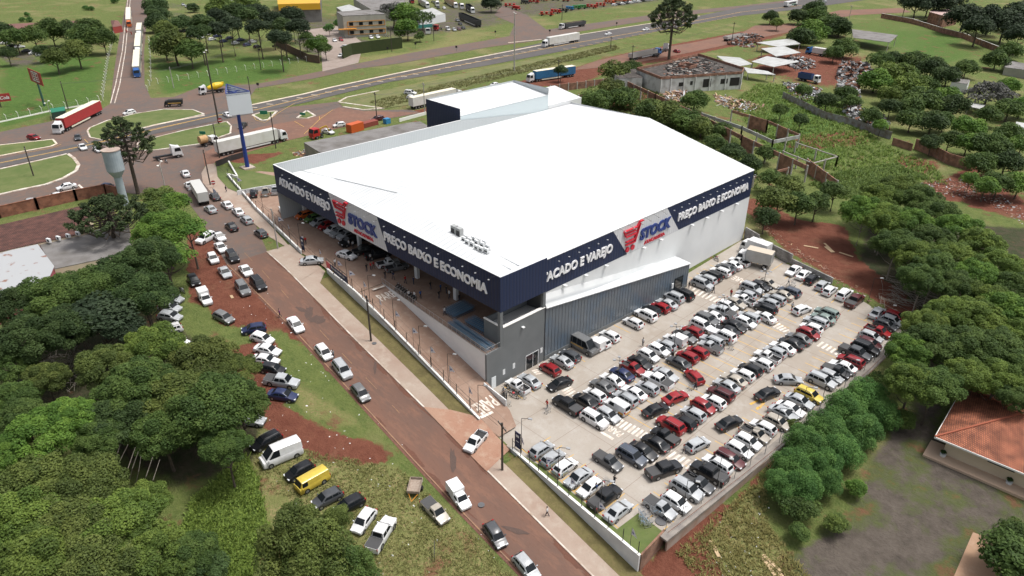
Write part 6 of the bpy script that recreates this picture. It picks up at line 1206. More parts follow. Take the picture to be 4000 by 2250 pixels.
b = RB(o); L_ = (B_-A).length; v, f, w_ = text_mesh('Coca-Cola', (zt1-zb)*.42, 0.04, 0.02, 0.35); b.add([A+ux_*(L_*.05+p.x*L_*.9/w_)+Vector((0,0,zb+(zt1-zb)*.28+p.y))+nn*(p.z+.03) for p in v], f, WHITE); b.build('lettering', t)
slabhouse('bus_shelter', 'small green bus shelter on the service road verge', 'bus shelter', [(195,424),(252,416),(255,431),(200,440)], [2.4]*4, GREENP, mat('shelter_dark',(0.02,0.05,0.035),0.8))
for k, (bs, cs) in enumerate([((1032,452),[(1018,432),(1047,432),(1047,446),(1018,446)]),((1184,458),[(1172,439),(1193,441),(1193,450),(1172,448)]),((798,552),[(788,511),(811,512),(810,522),(788,524)])]): board('road_sign', 'green direction board on the %s island' % ['left triangular','right triangular','long lower'][k], bs, cs, GREENP, .06, group='green direction boards')
for k, (bs, cs, m_) in enumerate([((863,488),[(852,460),(870,461),(870,478),(852,477)],RED),((836,733),[(824,704),(842,705),(841,720),(824,718)],RED)]):
    bp_ = at(*bs); t = thing('stop_sign', 'round red stop sign %s' % ['beside the tall lamp post on the lower island','on the pavement at the junction corner'][k], 'stop sign', bp_, 0, 'stop signs'); zc = hgt(bp_, cs[0][0]+9, cs[0][1]+9); b = RB(bp_); b.tube([bp_,(bp_.x,bp_.y,zc)],.04,STEELG,6); b.build('post', t)
    v_ = (Vector((0,0,CAM_H))-bp_); v_.z = 0; v_.normalize(); b = RB(bp_); b.disc(Vector((bp_.x,bp_.y,zc))+v_*.06, v_, 9*mpp(bp_), .05, m_, 8); b.build('plate', t); b = RB(bp_); b.bar(Vector((bp_.x,bp_.y,zc))+v_*.1+Vector((v_.y,-v_.x,0))*.5, Vector((bp_.x,bp_.y,zc))+v_*.1-Vector((v_.y,-v_.x,0))*.5, .03, WHITE, .22); b.build('bar', t)
for k, (x, y, h) in enumerate([(1016,213,2.2),(1070,200,2.2),(1515,208,2.3),(1624,190,2.3),(1010,352,2.2),(1783,200,2),(1935,139,2),(2408,105,2),(2147,135,2)]):
    p = at(x, y); t = thing('road_sign', 'small road sign seen from behind, %s along the highway verge' % NUM[k], 'road sign', p, 0, 'small signs along the verges'); b = MB(); b.tube([(0,0,0),(0,0,h)],.05,STEELD,5); b.build('post', t); b = MB(); b.obox((0,0,h),(.08,.9,.9),STEELD,R(-45)); b.build('plate', t)
# ruined building, broken brick shells
W0 = None
RUIN = slabhouse('ruined_building', 'roofless white ruin with black debris on its slab', 'ruin', [(2488,273),(2600,250),(2728,217),(2905,273),(2898,288),(2583,310)], [5.2]*6, mat('debris_slab',(0.045,0.038,0.034),0.95,noise=(.13,.11,.10),nscale=.8,ramp=(.50,.72),detail=9), PLAST_)
slabhouse('ruined_building', 'lower flat wing with white fascia at the left end of the ruin', 'ruin', [(2389,281),(2482,268),(2510,303),(2415,305)], [4.0]*4, MATS['debris_slab'], PLAST_)
t, pts, gz_, o = RUIN
b = RB(o)
for i in range(6):
    a_, c_ = pts[i], pts[(i+1)%6]; b.bar(a_+Vector((0,0,.45)), c_+Vector((0,0,.45)), .22, BRICKR, .9)
b.build('parapet', t)
b = RB(o); a_ = atz(2583,310,gz_+5.2); c_ = atz(2898,288,gz_+5.2); d = (c_-a_).normalized(); nn = Vector((d.y,-d.x,0)); L_ = (c_-a_).length
for k, (u, w_, z0_, z1_) in enumerate([(.22,.07,2.2,3.6),(.36,.03,2.4,3.8),(.52,.10,1.2,4.2),(.74,.09,2,3.8),(.86,.12,1,4)]): b = RB(o); q = a_+d*L_*u+nn*.03; q.z = gz_+(z0_+z1_)/2; b.bar(q, q+d*L_*w_, .05, DARK, z1_-z0_); b.build('opening', t)
pass
for u in (.0,.12,.28,.42,.6,.8,1): b = RB(o); q = a_+d*L_*u+nn*.08; b.box(q.x-.2,q.x+.2,q.y-.2,q.y+.2,gz_-.5,gz_+5.2,PLAST_); b.build('pilaster', t)
heap_ = RB(o); g = random.Random(5)
for k in range(330):
    u, v = g.random(), g.random(); A_, B2, C2, D2 = atz(2583,310,gz_+5.2), atz(2898,288,gz_+5.2), atz(2728,217,gz_+5.2), atz(2600,250,gz_+5.2); q = (A_*(1-u)+B2*u)*(1-v)+(D2*(1-u)+C2*u)*v
    q = q*.96+(A_+B2+C2+D2)*.01; heap_.obox((q.x,q.y,gz_+5.25+g.random()*.25), (g.uniform(.3,2.6),g.uniform(.2,.7),g.uniform(.05,.35)), g.choice([MATS['debris_slab'],POSTC,BRICKR,DARK,DARK]), g.uniform(0,6))
struct(heap_.build('rubble', t), 'stuff')
q = atz(2685,262,gz_+5.2); b = RB(o)
for dx_, dy_, w1_, w2_ in ((0,-2.5,5,.3),(0,2.5,5,.3),(-2.5,0,.3,5.3),(2.5,0,.3,5.3)): b.box(q.x+dx_-w1_/2,q.x+dx_+w1_/2,q.y+dy_-w2_/2,q.y+dy_+w2_/2,gz_+5.2,gz_+6.3,BRICKR)
b.build('roof_shaft', t)
def shell(label, px, ztop=4.2, band=1.1, m=BRICKR, step=5.5, infill=(0,), s=T):
    g0 = at(px[0][0], px[0][1], s, ztop); gz_ = float(s(g0.x, g0.y)); pts = [at(x, y, s, ztop) for x, y in px]; t = thing('ruined_wall', label, 'ruined wall', (pts[0].x, pts[0].y, pts[0].z-ztop)); o = Vector(t.location); b = RB(o); i = 0
    for a_, c_ in zip(pts, pts[1:]):
        n_ = max(1, round((c_-a_).length/step)); b.bar(a_-Vector((0,0,band/2)), c_-Vector((0,0,band/2)), .25, m, band)
        for k in range(n_+1):
            q = a_.lerp(c_, k/n_); bb = RB(o); bb.box(q.x-.18,q.x+.18,q.y-.18,q.y+.18,q.z-ztop-.4,q.z+.15,POSTC); bb.build('column', t)
            if k < n_ and (i % 3) in infill: r = a_.lerp(c_, (k+1)/n_); hz = ztop-band; b.bar(q-Vector((0,0,band+hz/2)), r-Vector((0,0,band+hz/2)), .18, m, hz)
            i += 1
    b.build('masonry', t)
shell('brick crowned wall with concrete columns running behind the store roof', [(2452,318),(2562,368),(2736,447),(2900,530),(3155,647)], 4.6, 1.2, infill=(0,))
shell('outer broken wall ending by the bushes at the store corner', [(3155,620),(3273,706)], 3.6, 1.4, infill=(0,1))
shell('inner wall of the shell with pale panels on top', [(2742,440),(2900,494),(3020,548),(3123,528)], 4.2, 1.0, mat('pale_panel',(0.42,0.43,0.42),0.8,noise=(.25,.24,.22),nscale=.5), infill=())
shell('far brick wall of the shell above the weeds', [(2860,430),(3000,470),(3123,524)], 4.2, .8, infill=(1,))
shell('bare concrete frame left standing in the weeds', [(3110,556),(3273,610),(3175,636),(3060,590)], 3.4, .25, POSTC, infill=())
shell('hollow block wall along the red track', [(2150,334),(2388,304)], 2.6, 1.0, infill=(0,1,2), step=4)
shell('short stub wall behind the small white roof', [(2260,372),(2320,362)], 3.0, 1.0, step=5)
shell('thin wall on columns beside the lot corner bushes', [(2945,690),(3010,672),(3080,655)], 3.0, .6, step=5, infill=())
wallrun('leaning orange brick wall at the far field corner', [(3570,582),(3640,610),(3700,642),(3790,668)], 3.2, BRICKR, .2, name='brick_wall')
wallrun('brick wall stub beside the tin fence', [(3483,565),(3560,590)], 2.2, BRICKR, .2, name='brick_wall')
wallrun('patched tin fence round the scrapyard', [(3055,384),(3130,420),(3220,465),(3330,492),(3400,520),(3478,545)], 2.4, mat('tin',(0.28,0.28,0.29),0.6,noise=(.17,.13,.11),nscale=.8,detail=8), .08, name='tin_fence', cat='fence')
wallrun('brick yard wall of the far house', [(3440,70),(3560,92),(3680,130),(3760,150),(3900,205)], 2.6, BRICKR, .2, MATS['coping_white'], name='brick_wall')
for lab, px, z in [('grey gabled scrapyard shed, the rearmost',[(2955,166),(3091,150),(3127,171),(3037,182)],4),('white roofed scrapyard shed in the middle',[(2973,189),(3064,180),(3128,205),(3032,220)],4),('cream roofed scrapyard shed, the nearest',[(2936,240),(2996,219),(3121,241),(3023,261)],4),('low roofs against the ruined building',[(2800,218),(2890,225),(2940,250),(2860,262)],3),('long tin roof beside the blue lorry',[(2905,262),(3000,278),(3030,292),(2920,285)],3.2)]:
    slabhouse('open_shed', lab, 'shed', px, [z, z, z-.6, z-.6], ZINC, POSTC, 'scrapyard sheds', post=True)
slabhouse('barn', 'open grey roofed barn on the green slope', 'barn', [(3328,114),(3508,137),(3476,165),(3333,147)], [5,5,4.2,4.2], FIBRO, POSTC, post=True)
slabhouse('brick_house', 'raw brick house with pale flat roof by the dark trees', 'house', [(3640,38),(3750,32),(3745,50),(3688,62),(3630,46)], [6]*5, mat('pink_slab',(0.42,0.30,0.28),0.9), BRICKR)
slabhouse('small_house', 'small grey roofed hut above the grey crowned tree', 'hut', [(3722,305),(3790,312),(3780,328),(3716,320)], [3]*4, FIBRO, WHITE)
slabhouse('carport', 'little carport beside the grey crowned tree', 'carport', [(3790,400),(3850,410),(3830,425),(3780,415)], [2.6]*4, ZINC, POSTC, post=True)
slabhouse('small_house', 'small roof at the right edge near the slope trees', 'hut', [(3970,475),(4030,485),(4020,500),(3965,495)], [3]*4, ZINC, WHITE)
slabhouse('small_house', 'low house at the right edge below the dark trees', 'hut', [(3930,235),(4020,250),(4020,275),(3925,262)], [3]*4, FIBRO, BEIGE)
# tiled house at the right
gz_ = float(T(*at(3660,1770)[:2])); E_ = 3.4
W_ = atz(3652,1706,gz_+E_); N_ = atz(3770,1499,gz_+E_); RG = atz(3984,1617,gz_+E_+2.6); Sx = atz(4000,1850,gz_+E_); dirS = (Sx-W_).normalized(); S_ = W_+dirS*17; N2 = N_+dirS*17; RG2 = RG+dirS*5
o = Vector((W_.x, W_.y, gz_)); t = thing('tiled_house', 'single storey house with orange hipped tile roof at the right edge', 'house', o)
b = RB(o); b.add([W_,S_,RG2,RG], [(0,1,2,3)], TILE); b.add([N_,W_,RG], [(0,1,2)], TILE); b.add([N2,N_,RG,RG2], [(0,1,2,3)], TILE); b.add([S_,N2,RG2], [(0,1,2)], TILE); b.build('roof', t)
b = RB(o)
for p, q in ((W_,RG),(N_,RG),(RG,RG2)): b.bar(p+Vector((0,0,.08)), q+Vector((0,0,.08)), .28, mat('ridge_tile',(0.30,0.09,0.05),0.9), .14)
b.build('ridge', t)
b = RB(o); 
for p, q in ((W_,S_),(N_,W_)): b.bar(p-Vector((0,0,.12)), q-Vector((0,0,.12)), .12, CAPW, .26)
b.build('gutter', t)
inn = (N_-W_).normalized(); b = RB(o); w0 = W_+inn*1.6+dirS*1.4; w1 = S_+inn*1.6; w3 = N_-inn*.6+dirS*1.4
for p, q in ((w0,w1),(w3,w0)): b.add([(p.x,p.y,gz_-1),(q.x,q.y,gz_-1),(q.x,q.y,gz_+E_),(p.x,p.y,gz_+E_)], [(0,1,2,3)], CREAMW)
b.build('wall', t)
b = RB(o); q = w0+dirS*5.2; q.z = gz_+2.2; nn = Vector((dirS.y,-dirS.x,0)); nn = nn if nn.dot(inn) < 0 else -nn; b.bar(q+nn*.05, q+dirS*3.2+nn*.05, .06, DARK, .6); b.build('window', t)
b = RB(o); q = w0+dirS*10.4; q.z = gz_+1.1; b.bar(q+nn*.05, q+dirS*1.8+nn*.05, .06, mat('door_brown',(0.16,0.06,0.03),0.5), 2.2); b.build('door', t)
b = RB(o); b.prism([tuple(p[:2]) for p in (W_-dirS*.6-inn*.5, S_-inn*.5, S_+inn*2, W_+inn*6-dirS*.6)], gz_-.5, gz_+.18, mat('porch_tile',(0.50,0.37,0.27),0.8)); b.build('porch', t)
for k, (x, y) in enumerate([(3680,1785),(3938,1893)]):
    p = at(x, y); t = thing('potted_plant', 'white round pot with a green plant, %s along the porch' % ['left one','right one'][k], 'potted plant', p, 0, 'pots by the porch'); b = MB(); b.tube([(0,0,0),(0,0,.55)],[.32,.42],WHITE,12); b.build('pot', t)
    c = bpy.data.objects.new('plant', CM['small'][0]); C.objects.link(c); c.parent = t; c.location = (0,0,.85); c.scale = (.5,.5,.45); c.color = (.04,.08,.02,1)
road('concrete_pad', [(3705,2300),(3800,2080),(3870,2105),(3920,2130),(3900,2300)], asphalt('pad_sand',(0.36,0.23,0.15),(0.32,0.2,0.13),(0.4,0.28,0.2)), 0.06)
# scrap and rubble
MET = [mat('scrap_pale',(0.42,0.43,0.44),0.5), mat('scrap_dark',(0.05,0.045,0.045),0.7), mat('scrap_rust',(0.17,0.07,0.04),0.8), mat('scrap_mid',(0.20,0.20,0.20),0.6)]
def heap(name, label, px, n_, size, hmax, mats, seed, s=T, long=1.0):
    g = random.Random(seed); w_ = P(px, s); xs_ = [q[0] for q in w_]; ys_ = [q[1] for q in w_]; cx, cy = sum(xs_)/len(xs_), sum(ys_)/len(ys_); b = MB(); rx = max(xs_)-min(xs_); ry = max(ys_)-min(ys_); k = 0; tries = 0
    while k < n_ and tries < n_*8:
        tries += 1; x = g.uniform(min(xs_), max(xs_)); y = g.uniform(min(ys_), max(ys_))
        if not poly_mask(np.array([x]), np.array([y]), w_)[0]: continue
        d = max(0, 1-math.hypot((x-cx)/(rx/2+.01), (y-cy)/(ry/2+.01))); z = float(s(x,y))+hmax*d*g.uniform(.2,1)
        q = Matrix.Rotation(g.uniform(0,6.28),3,'Z') @ Matrix.Rotation(g.gauss(0,.5),3,'X') @ Matrix.Rotation(g.gauss(0,.4),3,'Y')
        b.obox((x,y,z), (size*g.uniform(.4,1.6)*long, size*g.uniform(.2,.9)/long, size*g.uniform(.05,.4)), g.choice(mats), M3=q); k += 1
    return struct(tag(b.build(name), label, name.replace('_',' ')), 'stuff')
heap('scrap_heap','tall heap of pale scrap metal beside the green trees',[(3290,240),(3380,245),(3400,300),(3340,330),(3270,310)],420,1.6,5,MET,1)
heap('scrap_heap','long line of pale scrap running down to the tin fence',[(3270,300),(3340,330),(3360,420),(3330,450),(3270,370)],420,1.5,3,MET,2)
heap('scrap_heap','scattered scrap lying inside the tin fence',[(3280,420),(3420,430),(3480,500),(3440,530),(3330,480)],420,1.5,2.5,MET,3)
heap('scrap_heap','scrap heap beside the cream roofed shed',[(3090,215),(3170,240),(3190,265),(3120,275),(3060,255)],260,1.4,2.5,MET,4)
heap('scrap_heap','white scrap heap at the tin fence start',[(3050,320),(3130,330),(3210,350),(3190,400),(3100,380)],260,1.3,2,MET,5)
heap('scrap_heap','rusty scrap heap at the yard entrance',[(2880,135),(2960,130),(2990,170),(2930,190),(2840,175)],260,1.6,3,[MET[2],MET[1],MET[2],MET[3]],6)
WD = [mat('plank_pale',(0.45,0.33,0.20),0.85), mat('plank_dark',(0.2,0.13,0.08),0.9), mat('rubble_pink',(0.33,0.2,0.15),0.9)]
heap('timber_heap','heap of broken timber and tiles beside the ruined building',[(2590,372),(2640,360),(2690,362),(2700,390),(2640,400),(2590,385)],220,1.4,2,[WD[0],WD[1],WD[2],MET[0]],7,long=1.8)
heap('timber_heap','loose timber and rubble right of the round bush',[(2790,370),(2900,395),(3000,420),(2900,440),(2800,410)],240,1.2,1,[WD[0],WD[1],WD[2],MET[0]],8,long=1.8)
heap('rubble','bricks and stones strewn over the red field',[(3560,720),(3700,700),(3800,690),(4000,820),(4000,880),(3850,790),(3650,760)],420,.45,.5,[WD[2],WD[1],WD[2],MET[0]],9)
heap('rubble','chips and splinters strewn along the red dirt strip',[(2900,800),(2980,860),(3100,960),(3300,1090),(3500,1200),(3560,1290),(3480,1230),(3200,1070),(3000,920),(2890,840)],300,.30,.2,[WD[2],WD[1],WD[2],WD[0]],10,long=1.5)
heap('litter','bits of paper and foam littering the street side dirt',[(900,1000),(1100,1200),(1300,1420),(1560,1700),(1900,2100),(1960,2250),(1400,2240),(1020,1880),(1000,1600),(860,1240),(820,1100)],110,.20,.0,[WHITE],11)
heap('litter','bits of white litter on the slope below the fence',[(2700,2150),(3000,1850),(3200,1640),(3000,2000),(3000,2250),(2760,2250)],40,.22,.0,[WHITE],12)
for k, (x, y, a) in enumerate([(3168,965,20),(3232,962,-40),(3240,975,-35),(3305,995,0),(3000,2210,-30),(3040,2235,-20),(3350,1480,-60),(2790,2140,-35),(3015,2200,-15),(906,1160,-10)]):
    p = at(x, y); o_ = MB(); o_.obox((0,0,.06),(3.0 if k not in (9,) else 1.2,.45 if k != 2 else .9,.06),WD[0],R(a)); tag(o_.build('plank', None, loc=p), 'pale wooden plank, %s on the earth around the lot' % NUM[k], 'plank', 'loose planks')
# white post fences on the lawns
def postfence(label, px, n_, h=2.3):
    w_ = [at(x, y) for x, y in px]; t = thing('post_fence', label, 'fence', w_[0]); o = Vector(w_[0]); L_ = [(b_-a_).length for a_, b_ in zip(w_, w_[1:])]; tot = sum(L_)
    for k in range(n_):
        d = tot*k/(n_-1); i = 0
        while i < len(L_)-1 and d > L_[i]: d -= L_[i]; i += 1
        p = w_[i].lerp(w_[i+1], min(1, d/L_[i])); b = RB(o); b.tube([p, p+Vector((0,0,h*.8)), p+Vector((-.3,-.3,h))], .08, CAPW, 5); b.build('post', t)
    b = RB(o)
    for z in (.6,1.2,1.7):
        for a_, b_ in zip(w_, w_[1:]): b.bar(a_+Vector((0,0,z)), b_+Vector((0,0,z)), .02, STEELG)
    b.build('wire', t)
postfence('white post fence along the left factory lawn', [(-20,484),(100,456),(217,430),(312,415),(390,398)], 10)
postfence('dense white bent posts along the factory road', [(403,392),(412,320),(422,250),(440,170),(448,140)], 26)
postfence('white posts on the right side of the factory road', [(578,356),(592,322),(590,240),(585,160)], 14)
postfence('white post fence along the office lawn', [(618,328),(728,311),(833,294),(948,277),(1060,260),(1150,247),(1198,240)], 17)
wallrun('low white base wall along the left factory lawn', [(-40,487),(100,457),(217,431),(312,416),(395,399)], .35, CAPW, .3, name='low_wall')
# air conditioners on the store roof
for k, (x, y) in enumerate([(1776,912),(1796,922),(1822,934),(1836,944),(1850,938),(1862,952),(1870,946),(1884,962),(1892,954),(1905,972),(1812,940),(1826,952),(1845,960),(1862,972),(1880,980),(1900,985)]):
    p = atz(x, y+6, 18.62); t = thing('roof_condenser', 'roof condenser unit, %s from the large pair' % NUM[k], 'condenser', p, 0, 'condensers on the canopy roof'); sz = (1.1,.8,1.5) if k < 2 else (.8,.35,.7); b = MB(); b.box(-sz[0]/2,sz[0]/2,-sz[1]/2,sz[1]/2,.25,.25+sz[2],mat('unit_grey',(0.35,0.36,0.36),0.5) if k < 2 else WHITE); b.build('casing', t)
    b = MB(); b.box(-sz[0]*.4,sz[0]*.4,-sz[1]/2-.015,-sz[1]/2-.003,.35,sz[2]*.9,PLAST); b.build('grille', t); b = MB(); [b.box(q-.06,q+.06,-.3,.3,-.1,.25,STEELG) for q in (-.4,.4)]; b.build('rail', t)
# ================================================================ trucks
CABW = mat('truck_white', (0.66,0.67,0.68), 0.35, noise=(0.6,0.6,0.6), nscale=1)
CREAMC = mat('tarp_cream', (0.66,0.62,0.50), 0.8); REDC = mat('curtain_red', (0.36,0.03,0.03), 0.7, noise=(.3,.03,.03), nscale=1); BLUEC = mat('curtain_blue', (0.02,0.14,0.30), 0.7, noise=(.02,.11,.24), nscale=1)
def truck(label, front, back, W=2.5, H=4.0, cabm=CABW, body='box', sidem=None, topm=None, cabL=2.2, cabH=3.0, s=T, name='semi_truck', cat='truck', group='lorries', only=None, zc=1.2, gap=.9):
    a = at(*front, s, zc); b_ = at(*back, s, zc); p = (a+b_)/2; p.z -= zc; d = (a-b_); d.z = 0; L = d.length; ang = math.atan2(d.y, d.x); t = thing(name, label, cat, p, ang, group); h = L/2; sidem = sidem or ALU; topm = topm or sidem
    if cabL:
        b = MB(); b.box(h-cabL, h-.05, -W/2+.05, W/2-.05, .9, cabH*.62, cabm); b.add([(h-cabL,-W/2+.05,cabH*.62),(h-.05,-W/2+.05,cabH*.62),(h-.05,W/2-.05,cabH*.62),(h-cabL,W/2-.05,cabH*.62),(h-cabL,-W/2+.12,cabH),(h-.45,-W/2+.12,cabH),(h-.45,W/2-.12,cabH),(h-cabL,W/2-.12,cabH)], [(4,5,6,7),(0,1,5,4),(1,2,6,5),(2,3,7,6),(3,0,4,7)], cabm)
        if H > 3.3: b.add([(h-cabL,-W/2+.2,cabH),(h-.9,-W/2+.3,cabH),(h-.9,W/2-.3,cabH),(h-cabL,W/2-.2,cabH),(h-cabL,-W/2+.3,cabH+.6),(h-cabL,W/2-.3,cabH+.6)], [(0,1,4),(1,2,5,4),(2,3,5),(3,0,4,5)], cabm)
        b.box(h-.3, h+.05, -W/2+.05, W/2-.05, .45, .9, cabm); b.build('cab', t)
        b = MB(); z0, z1 = cabH*.62+.02, cabH-.1; b.quad((h-.03,-W/2+.2,z0),(h-.03,W/2-.2,z0),(h-.38,W/2-.25,z1),(h-.38,-W/2+.25,z1),GLASS); b.build('windscreen', t)
        for q in (-1, 1): b = MB(); b.quad(*[(x, q*(W/2-.03), z) for x, z in ((h-cabL*.75,z0),(h-.25,z0),(h-.5,z1-.1),(h-cabL*.7,z1-.1))][::q], GLASS); b.build('side_window', t); b = MB(); b.obox((h+.03,q*(W/2-.35),.68),(.06,.35,.2),HL); b.build('headlight', t)
    x1 = h-cabL-gap*(cabL > 0); x0 = -h
    if body != 'none':
        b = MB()
        if body == 'box': b.box(x0, x1, -W/2, W/2, 1.15, H, sidem); b.box(x0-.01, x1+.01, -W/2-.01, W/2+.01, H, H+.05, topm); b.build('cargo_box', t)
        elif body == 'open':
            for q in (-1, 1): b.box(x0, x1, q*W/2-.05, q*W/2+.05, 1.2, H, sidem)
            b.box(x0-.03, x0+.05, -W/2, W/2, 1.2, H, sidem); b.box(x1-.05, x1+.03, -W/2, W/2, 1.2, H, sidem); b.box(x0+.05, x1-.05, -W/2+.06, W/2-.06, 1.2, 1.2+(H-1.2)*(.75 if topm is not sidem else .1), topm); b.build('cargo_bed', t)
        elif body == 'mixer':
            b.tube([(x0+.3,0,2.9),(x0+1.2,0,2.7),(x0+(x1-x0)*.55,0,2.4),(x1,0,2.0)], [.5,1.0,1.25,.55], sidem, 16); b.build('drum', t); b = MB(); b.box(x0,x0+.9,-.5,.5,2.9,3.5,sidem); b.build('hopper', t)
        elif body == 'tank': b.tube([(x0,0,2.0),(x1,0,2.0)], [1.1,1.1], sidem, 16); b.build('tank', t)
    b = MB(); b.box(x0+.1, h-.3, -.45, .45, .75, 1.12, STEELD)
    if body in ('box','open') and L > 12:
        for q in (-1, 1): b.box(x0+L*.32, x1-L*.12, q*W/2-.03, q*W/2+.03, .55, .95, topm if topm is CREAMC else CABW)
    b.build('chassis', t)
    ax_ = [h-1.3]+([h-cabL-gap-.4, h-cabL-gap-1.6] if L > 12 else [])+([x0+1.2, x0+2.45, x0+3.7] if L > 12 else ([x0+1.3, x0+2.5] if L > 8 else [x0+1.2]))
    for x in ax_:
        for q in (-1, 1): b = MB(); b.disc((x,q*(W/2-.2),.5),(0,1,0),.5,.34,RUBBER,14); b.disc((x,q*(W/2-.02),.5),(0,1,0),.26,.03,RIM,10); b.build('wheel', t)
    return t
truck('long red curtain sided lorry turning onto the service road', (222,520), (388,436), H=4.1, sidem=REDC, topm=CREAMC, zc=.5)
truck('blue cab lorry with white box leading the queue on the factory road', (537,300), (541,226), H=4.0, cabm=mat('cab_blue',(0.015,0.09,0.30),0.4), sidem=ALU, topm=CREAMC, zc=.5, gap=.3)
truck('white box lorry second in the queue on the factory road', (542,215), (546,158), H=4.0, sidem=ALU, topm=CREAMC, zc=.5, gap=.3)
truck('white box lorry third in the queue beyond the gate barrier', (546,148), (550,116), H=4.0, sidem=ALU, topm=CREAMC, zc=.5, gap=.3)
truck('orange cab lorry coming out through the factory gate', (506,104), (506,52), H=4.0, cabm=mat('cab_orange',(0.5,0.12,0.03),0.4), sidem=ALU, topm=CREAMC, zc=.5, gap=.3)
truck('white and yellow concrete mixer lorry on the service road', (780,366), (878,352), H=3.4, body='mixer', sidem=mat('mixer_yellow',(0.62,0.42,0.01),0.4), zc=.5, cabH=2.8)
truck('white tractor unit without trailer on the junction', (712,604), (598,624), body='none', H=3.8, cabL=2.6, zc=.4)
truck('white box semi trailer lorry behind the blue sign pole', (1117,540), (850,604), H=4.1, sidem=mat('box_white',(0.62,0.62,0.60),0.5,noise=(.55,.54,.5),nscale=.6), zc=.5)
truck('old yellow tanker lorry behind the long white trailer', (850,552), (782,568), H=2.6, cabm=CABW, body='tank', sidem=mat('tank_ochre',(0.42,0.26,0.12),0.7), zc=.5, cabH=2.4)
truck('white trailer parked on the red strip behind the navy block', (1800,378), (1606,422), H=4.0, sidem=MATS['box_white'], topm=CREAMC, zc=.5)
truck('white cab lorry with blue curtain trailer on the red track', (2062,318), (2240,292), H=4.1, sidem=BLUEC, topm=CREAMC, zc=.5)
truck('white box lorry driving along the highway', (2122,182), (2256,158), H=4.3, sidem=MATS['box_white'], zc=.5)
truck('white tipper lorry with sand load on the service road', (2188,112), (2282,98), H=3.0, body='open', sidem=mat('tipper_dark',(0.05,0.055,0.06),0.6), topm=mat('sand_load',(0.45,0.30,0.18),0.9), zc=.5)
truck('parked lorry with pale wooden sides beside the araucaria', (2575,208), (2462,232), H=2.9, body='open', sidem=mat('wood_side',(0.42,0.40,0.38),0.8), cabm=mat('cab_blue2',(0.03,0.12,0.32),0.5), zc=.5)
truck('white tractor unit standing right of the wooden sided lorry', (2604,192), (2556,222), body='none', H=3.8, zc=.4, cabL=2.4)
truck('pale lorry bed left at the scrapyard entrance', (2900,145), (2832,158), H=2.4, body='open', sidem=MATS['wood_side'], zc=.5, cabL=0, name='trailer', cat='trailer')
truck('blue lorry with white cab in the scrapyard', (3200,324), (3120,306), H=3.2, body='open', sidem=mat('lorry_navy',(0.02,0.05,0.14),0.6), zc=.5)
truck('white box lorry beside the rearmost scrapyard shed', (3150,205), (3226,218), H=3.4, sidem=MATS['box_white'], cabm=mat('cab_blue3',(0.03,0.15,0.4),0.5), zc=.5)
truck('black trailer parked diagonally in the truck yard', (1872,104), (1800,72), H=3.8, body='open', sidem=mat('trailer_black',(0.02,0.022,0.025),0.6), zc=.5, cabL=0, name='trailer', cat='trailer')
truck('white cab lorry at the near corner of the truck yard', (1672,132), (1678,112), body='none', H=3.0, zc=.4)
truck('red lorry half hidden behind the white cab one', (1700,118), (1722,112), body='none', H=3.0, cabm=REDC, zc=.4)
for k, (f_, b_, m_) in enumerate([((1672,30),(1640,12),'box'),((1710,24),(1690,6),'none'),((1782,30),(1742,8),'open'),((1806,34),(1794,14),'none'),((1580,12),(1570,-6),'none'),((1612,12),(1606,-6),'box'),((1848,50),(1826,34),'open')]): truck('lorry parked at the back of the truck yard, %s from its left end' % NUM[k], f_, b_, body=m_, H=3.6, sidem=[ALU,ALU,mat('flat_cream',(0.4,0.3,0.2),0.8),ALU,ALU,MATS['box_white'],MATS['trailer_black']][k], zc=.5, cabm=[CABW,CABW,CABW,CABW,REDC,REDC,CABW][k])
truck('silver box truck parked at the store far corner', (2878,1010), (3012,1042), W=2.4, H=3.6, sidem=ALU, topm=mat('box_top_cream',(0.50,0.44,0.36),0.8), s=LOT, zc=.5, cabL=1.9, cabH=2.5, gap=.1, name='box_truck')
truck('white motorhome with dark roof panels behind the silver box truck', (2898,966), (3000,1002), W=2.4, H=3.2, sidem=CABW, topm=CABW, s=LOT, zc=.5, cabL=1.6, cabH=2.5, gap=0, name='motorhome', cat='motorhome')
p = atz(2944,950,1.2+3.3); 
truck('white box truck in the street queue before the crossing', (764,738), (800,798), W=2.3, H=3.3, sidem=mat('box_greyish',(0.5,0.5,0.48),0.5), zc=.5, cabL=1.6, cabH=2.3, gap=.1, name='box_truck')
t = truck('white and green coach on the highway at the top', (3066,26), (3108,18), W=2.6, H=3.4, sidem=CABW, zc=.5, cabL=0, body='box', name='coach', cat='bus'); b = MB(); L_ = 6; [b.box(-5,5,q*1.31-.01,q*1.31+.01,2.0,2.9,GLASS) for q in (-1,1)]; b.build('side_window', t); b = MB(); [b.box(-5,1,q*1.315-.01,q*1.315+.01,1.2,1.7,GREENP) for q in (-1,1)]; b.build('stripe', t)
t = truck('black and yellow minibus crossing the service road', (644,412), (716,408), W=2.0, H=2.3, sidem=PLAST, topm=STEELD, zc=.5, cabL=1.2, cabH=2.1, cabm=STEELD, gap=0, name='minibus', cat='minibus'); b = MB(); [b.box(-2.4,1.6,q*1.01-.01,q*1.01+.01,1.2,1.45,YELLOWP) for q in (-1,1)]; b.build('stripe', t)
